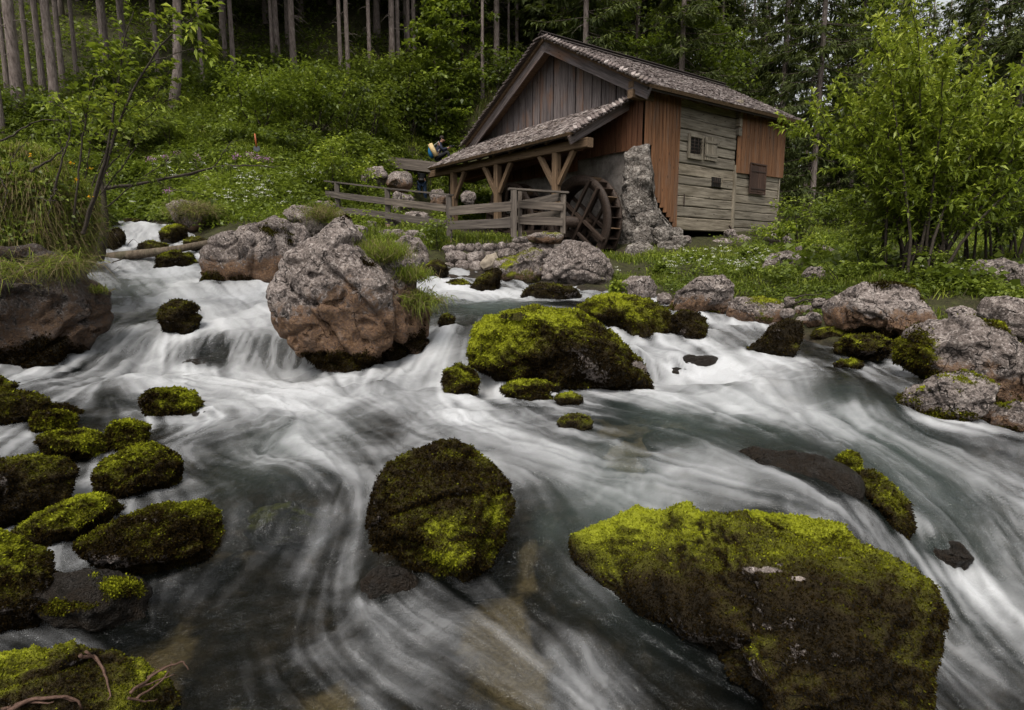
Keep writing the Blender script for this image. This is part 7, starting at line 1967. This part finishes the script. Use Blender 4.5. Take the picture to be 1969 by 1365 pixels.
# ------------------------------------------------------------------ two visitors
def skin_body(name, joints, edges, mat, parent, loc, levels=2, root=None):
    me = bpy.data.meshes.new(name); keys = list(joints)
    me.from_pydata([joints[k][:3] for k in keys], [], []); me.update()
    me.edges.add(len(edges)); me.edges.foreach_set('vertices', [keys.index(x) for e in edges for x in e]); me.update()
    o = bpy.data.objects.new(name, me); COL.objects.link(o)
    sk = o.modifiers.new('skin', 'SKIN'); sk.use_smooth_shade = True
    if not me.skin_vertices: me.skin_vertices.new() if hasattr(me.skin_vertices, 'new') else None
    if len(me.skin_vertices):
        for i, k in enumerate(keys):
            v = me.skin_vertices[0].data[i]; r = joints[k][3]; v.radius = r if isinstance(r, tuple) else (r, r); v.use_root = (k == (root or keys[0]))
    sb = o.modifiers.new('sub', 'SUBSURF'); sb.levels = levels; sb.render_levels = levels
    dg = bpy.context.evaluated_depsgraph_get(); ev = o.evaluated_get(dg)
    m2 = bpy.data.meshes.new_from_object(ev); m2.name = name
    COL.objects.unlink(o); bpy.data.objects.remove(o)
    m2.materials.clear(); m2.materials.append(mat)
    m2.polygons.foreach_set('use_smooth', np.ones(len(m2.polygons), bool))
    return put(name, m2, loc, parent)
def mat_flat(name, c, rough=.7):
    return plain(name, tuple(x*.8 for x in c), tuple(min(1, x*1.2) for x in c), 25, rough, .2, .25)
M_SKIN = mat_flat('skin', (.36, .20, .14), .55); M_HAIR = mat_flat('dark_hair', (.02, .014, .01)); M_NAVY = mat_flat('navy_jacket', (.018, .022, .04)); M_BLACK = mat_flat('black_cloth', (.012, .012, .014))
M_JEANS = mat_flat('blue_jeans', (.022, .042, .085)); M_BLUE = mat_flat('blue_rucksack', (.02, .15, .34)); M_MAT = mat_flat('tan_sleeping_mat', (.48, .36, .18)); M_CAM = mat_flat('black_camera', (.01, .01, .011), .4)
def ell(name, c, rx, ry, rz, mat, parent, lvl=3, rot=None):
    V, Fq = ico(lvl); V = V*np.array([rx, ry, rz])
    if rot is not None: V = V@np.array(rot).T
    return put(name, mesh_np(name, V, Fq, mat, True), c, parent)
def person(label, foot, joints, hair_c, jacket, trousers, face_dir):
    """one continuous body with clothing coloured by separate garments as its children"""
    t = thing('person', foot, label, 'person'); E0 = [('pelvis', 'waist'), ('waist', 'chest'), ('chest', 'neck'), ('neck', 'chin'), ('chin', 'head')]
    for s in 'lr':
        E0 += [('pelvis', 'hip'+s), ('hip'+s, 'knee'+s), ('knee'+s, 'ankle'+s), ('ankle'+s, 'toe'+s), ('chest', 'sh'+s), ('sh'+s, 'elb'+s), ('elb'+s, 'wr'+s), ('wr'+s, 'hand'+s)]
    skin_body('body', joints, E0, M_SKIN, t, foot, 2, 'pelvis')
    def sub(keys, grow, nm, mat):
        J = {k: (*joints[k][:3], (joints[k][3] if not isinstance(joints[k][3], tuple) else joints[k][3][0])*1.0+grow) for k in keys}
        skin_body(nm, J, [e for e in E0 if e[0] in J and e[1] in J], mat, t, foot, 2, keys[0])
    sub(['waist', 'pelvis', 'chest', 'shl', 'shr', 'elbl', 'elbr', 'wrl', 'wrr', 'neck'], .016, 'jacket', jacket)
    sub(['pelvis', 'hipl', 'hipr', 'kneel', 'kneer', 'anklel', 'ankler'], .014, 'trousers', trousers)
    for s in 'lr':
        J = {k: (*joints[k][:3], .048) for k in ('ankle'+s, 'toe'+s)}; skin_body('shoe', J, [('ankle'+s, 'toe'+s)], M_BLACK, t, foot, 1)
        h = np.array(joints['hand'+s][:3]); w = np.array(joints['wr'+s][:3]); d = unit(h-w); sd = unit(np.cross(d, [0.1, .2, 1]))
        for k in range(4):
            b = h + sd*(k-1.5)*.019; round_bar('finger', [np.asarray(foot)+b, np.asarray(foot)+b+d*.035, np.asarray(foot)+b+d*.055-np.array([0, 0, .02])], [.009, .008, .006], M_SKIN, t, 6)
        round_bar('thumb', [np.asarray(foot)+w+d*.03+sd*.03, np.asarray(foot)+w+d*.06+sd*.055], [.011, .008], M_SKIN, t, 6)
    hd = np.array(joints['head'][:3]) + np.asarray(foot); f = unit(np.array(face_dir, float)); sd = unit(np.cross(f, UZ))
    ell('hair', hd - f*.022 + UZ*.035, .098, .108, .095, M_HAIR, t)
    for s in (-1, 1):
        ell('eye', hd + f*.098 + sd*s*.032 + UZ*.0, .011, .011, .008, M_HAIR, t, 2); ell('ear', hd + sd*s*.085 - UZ*.015, .014, .018, .03, M_SKIN, t, 2)
    ell('nose', hd + f*.108 - UZ*.03, .014, .014, .024, M_SKIN, t, 2); ell('mouth', hd + f*.094 - UZ*.072, .022, .016, .006, mat_flat('lips', (.25, .1, .08)), t, 2)
    return t
# standing visitor, face and hands hidden by the flume, photographing
F2 = at(812, 393, 26.9); s = 26.3/FPX
J = dict(pelvis=(0, 0, .93, .135), waist=(0, 0, 1.10, .135), chest=(0, .0, 1.33, .155), neck=(0, 0, 1.49, .06), chin=(0, -.03, 1.57, .065), head=(0, -.02, 1.66, .098),
 hipl=(-.10, 0, .86, .10), hipr=(.10, 0, .86, .10), kneel=(-.13, -.03, .47, .066), kneer=(.13, -.02, .47, .066), anklel=(-.14, .0, .09, .046), ankler=(.16, .0, .09, .046), toel=(-.17, -.16, .035, .038), toer=(.20, -.16, .035, .038),
 shl=(-.20, 0, 1.42, .066), shr=(.20, 0, 1.42, .066), elbl=(-.30, -.16, 1.26, .048), elbr=(.30, -.16, 1.26, .048), wrl=(-.10, -.27, 1.50, .034), wrr=(.10, -.27, 1.50, .034), handl=(-.05, -.28, 1.57, .032), handr=(.05, -.28, 1.57, .032))
p2 = person('person in black jacket and blue jeans standing behind the fence below the flume', F2, J, None, M_BLACK, M_JEANS, (0, -1, -.05))
ell('waist_bag', np.array(F2)+[0, -.16, .98], .15, .07, .085, M_CAM, p2)
c = thing('camera', np.array(F2)+[0, -.33, 1.60], 'black camera held to the face by the standing person', 'camera')
put('camera_body', box_mesh('camera_body', .13, .07, .09, M_CAM), np.array(F2)+[-.065, -.33, 1.61], c); round_bar('lens', [np.array(F2)+[0, -.36, 1.61], np.array(F2)+[0, -.47, 1.60]], [.035, .032], M_CAM, c, 12)
# sitting visitor in profile, looking at his camera
F1 = at(846, 307, 26.3)
J = dict(pelvis=(-.12, 0, .13, .14), waist=(-.10, 0, .30, .13), chest=(-.02, 0, .52, .15), neck=(.05, 0, .68, .058), chin=(.11, -.01, .74, .066), head=(.11, -.01, .83, .098),
 hipl=(-.08, .10, .10, .105), hipr=(-.08, -.10, .10, .105), kneel=(.34, .13, .34, .068), kneer=(.36, -.12, .30, .068), anklel=(.38, .13, -.06, .046), ankler=(.42, -.13, -.10, .046), toel=(.52, .12, -.12, .038), toer=(.56, -.14, -.16, .038),
 shl=(.0, .19, .61, .066), shr=(.0, -.19, .61, .066), elbl=(.12, .24, .36, .048), elbr=(.13, -.24, .36, .048), wrl=(.33, .09, .45, .034), wrr=(.33, -.10, .45, .034), handl=(.40, .06, .48, .032), handr=(.40, -.07, .48, .032))
p1 = person('person with dark hair in navy jacket sitting beside the flume, looking down at a camera', F1, J, None, M_NAVY, M_BLACK, (1, -.15, -.35))
c = thing('camera', np.array(F1)+[.45, 0, .52], 'black camera in the hands of the sitting person', 'camera')
put('camera_body', box_mesh('camera_body', .12, .12, .09, M_CAM), np.array(F1)+[.40, 0, .53], c); round_bar('lens', [np.array(F1)+[.52, 0, .53], np.array(F1)+[.62, 0, .56]], [.04, .036], M_CAM, c, 12)
b = thing('rucksack', np.array(F1)+[-.34, -.02, .1], 'bright blue rucksack on the back of the sitting person', 'rucksack')
ell('pack', np.array(F1)+[-.33, 0, .33], .16, .19, .27, M_BLUE, b)
for sg in (-1, 1):
    round_bar('strap', [np.array(F1)+[-.22, .12*sg, .55], np.array(F1)+[-.02, .15*sg, .70], np.array(F1)+[.10, .16*sg, .52], np.array(F1)+[-.05, .16*sg, .30]], [.018]*4, mat_flat('pale_strap', (.5, .5, .48)) if sg < 0 else M_BLACK, b, 6)
m_ = round_bar('sleeping_mat', [np.array(F1)+[-.37, -.22, .58], np.array(F1)+[-.12, -.25, .10]], [.10, .10], M_MAT, None, 16); tag(m_, 'rolled tan sleeping mat strapped slantwise to the blue rucksack', 'sleeping mat')
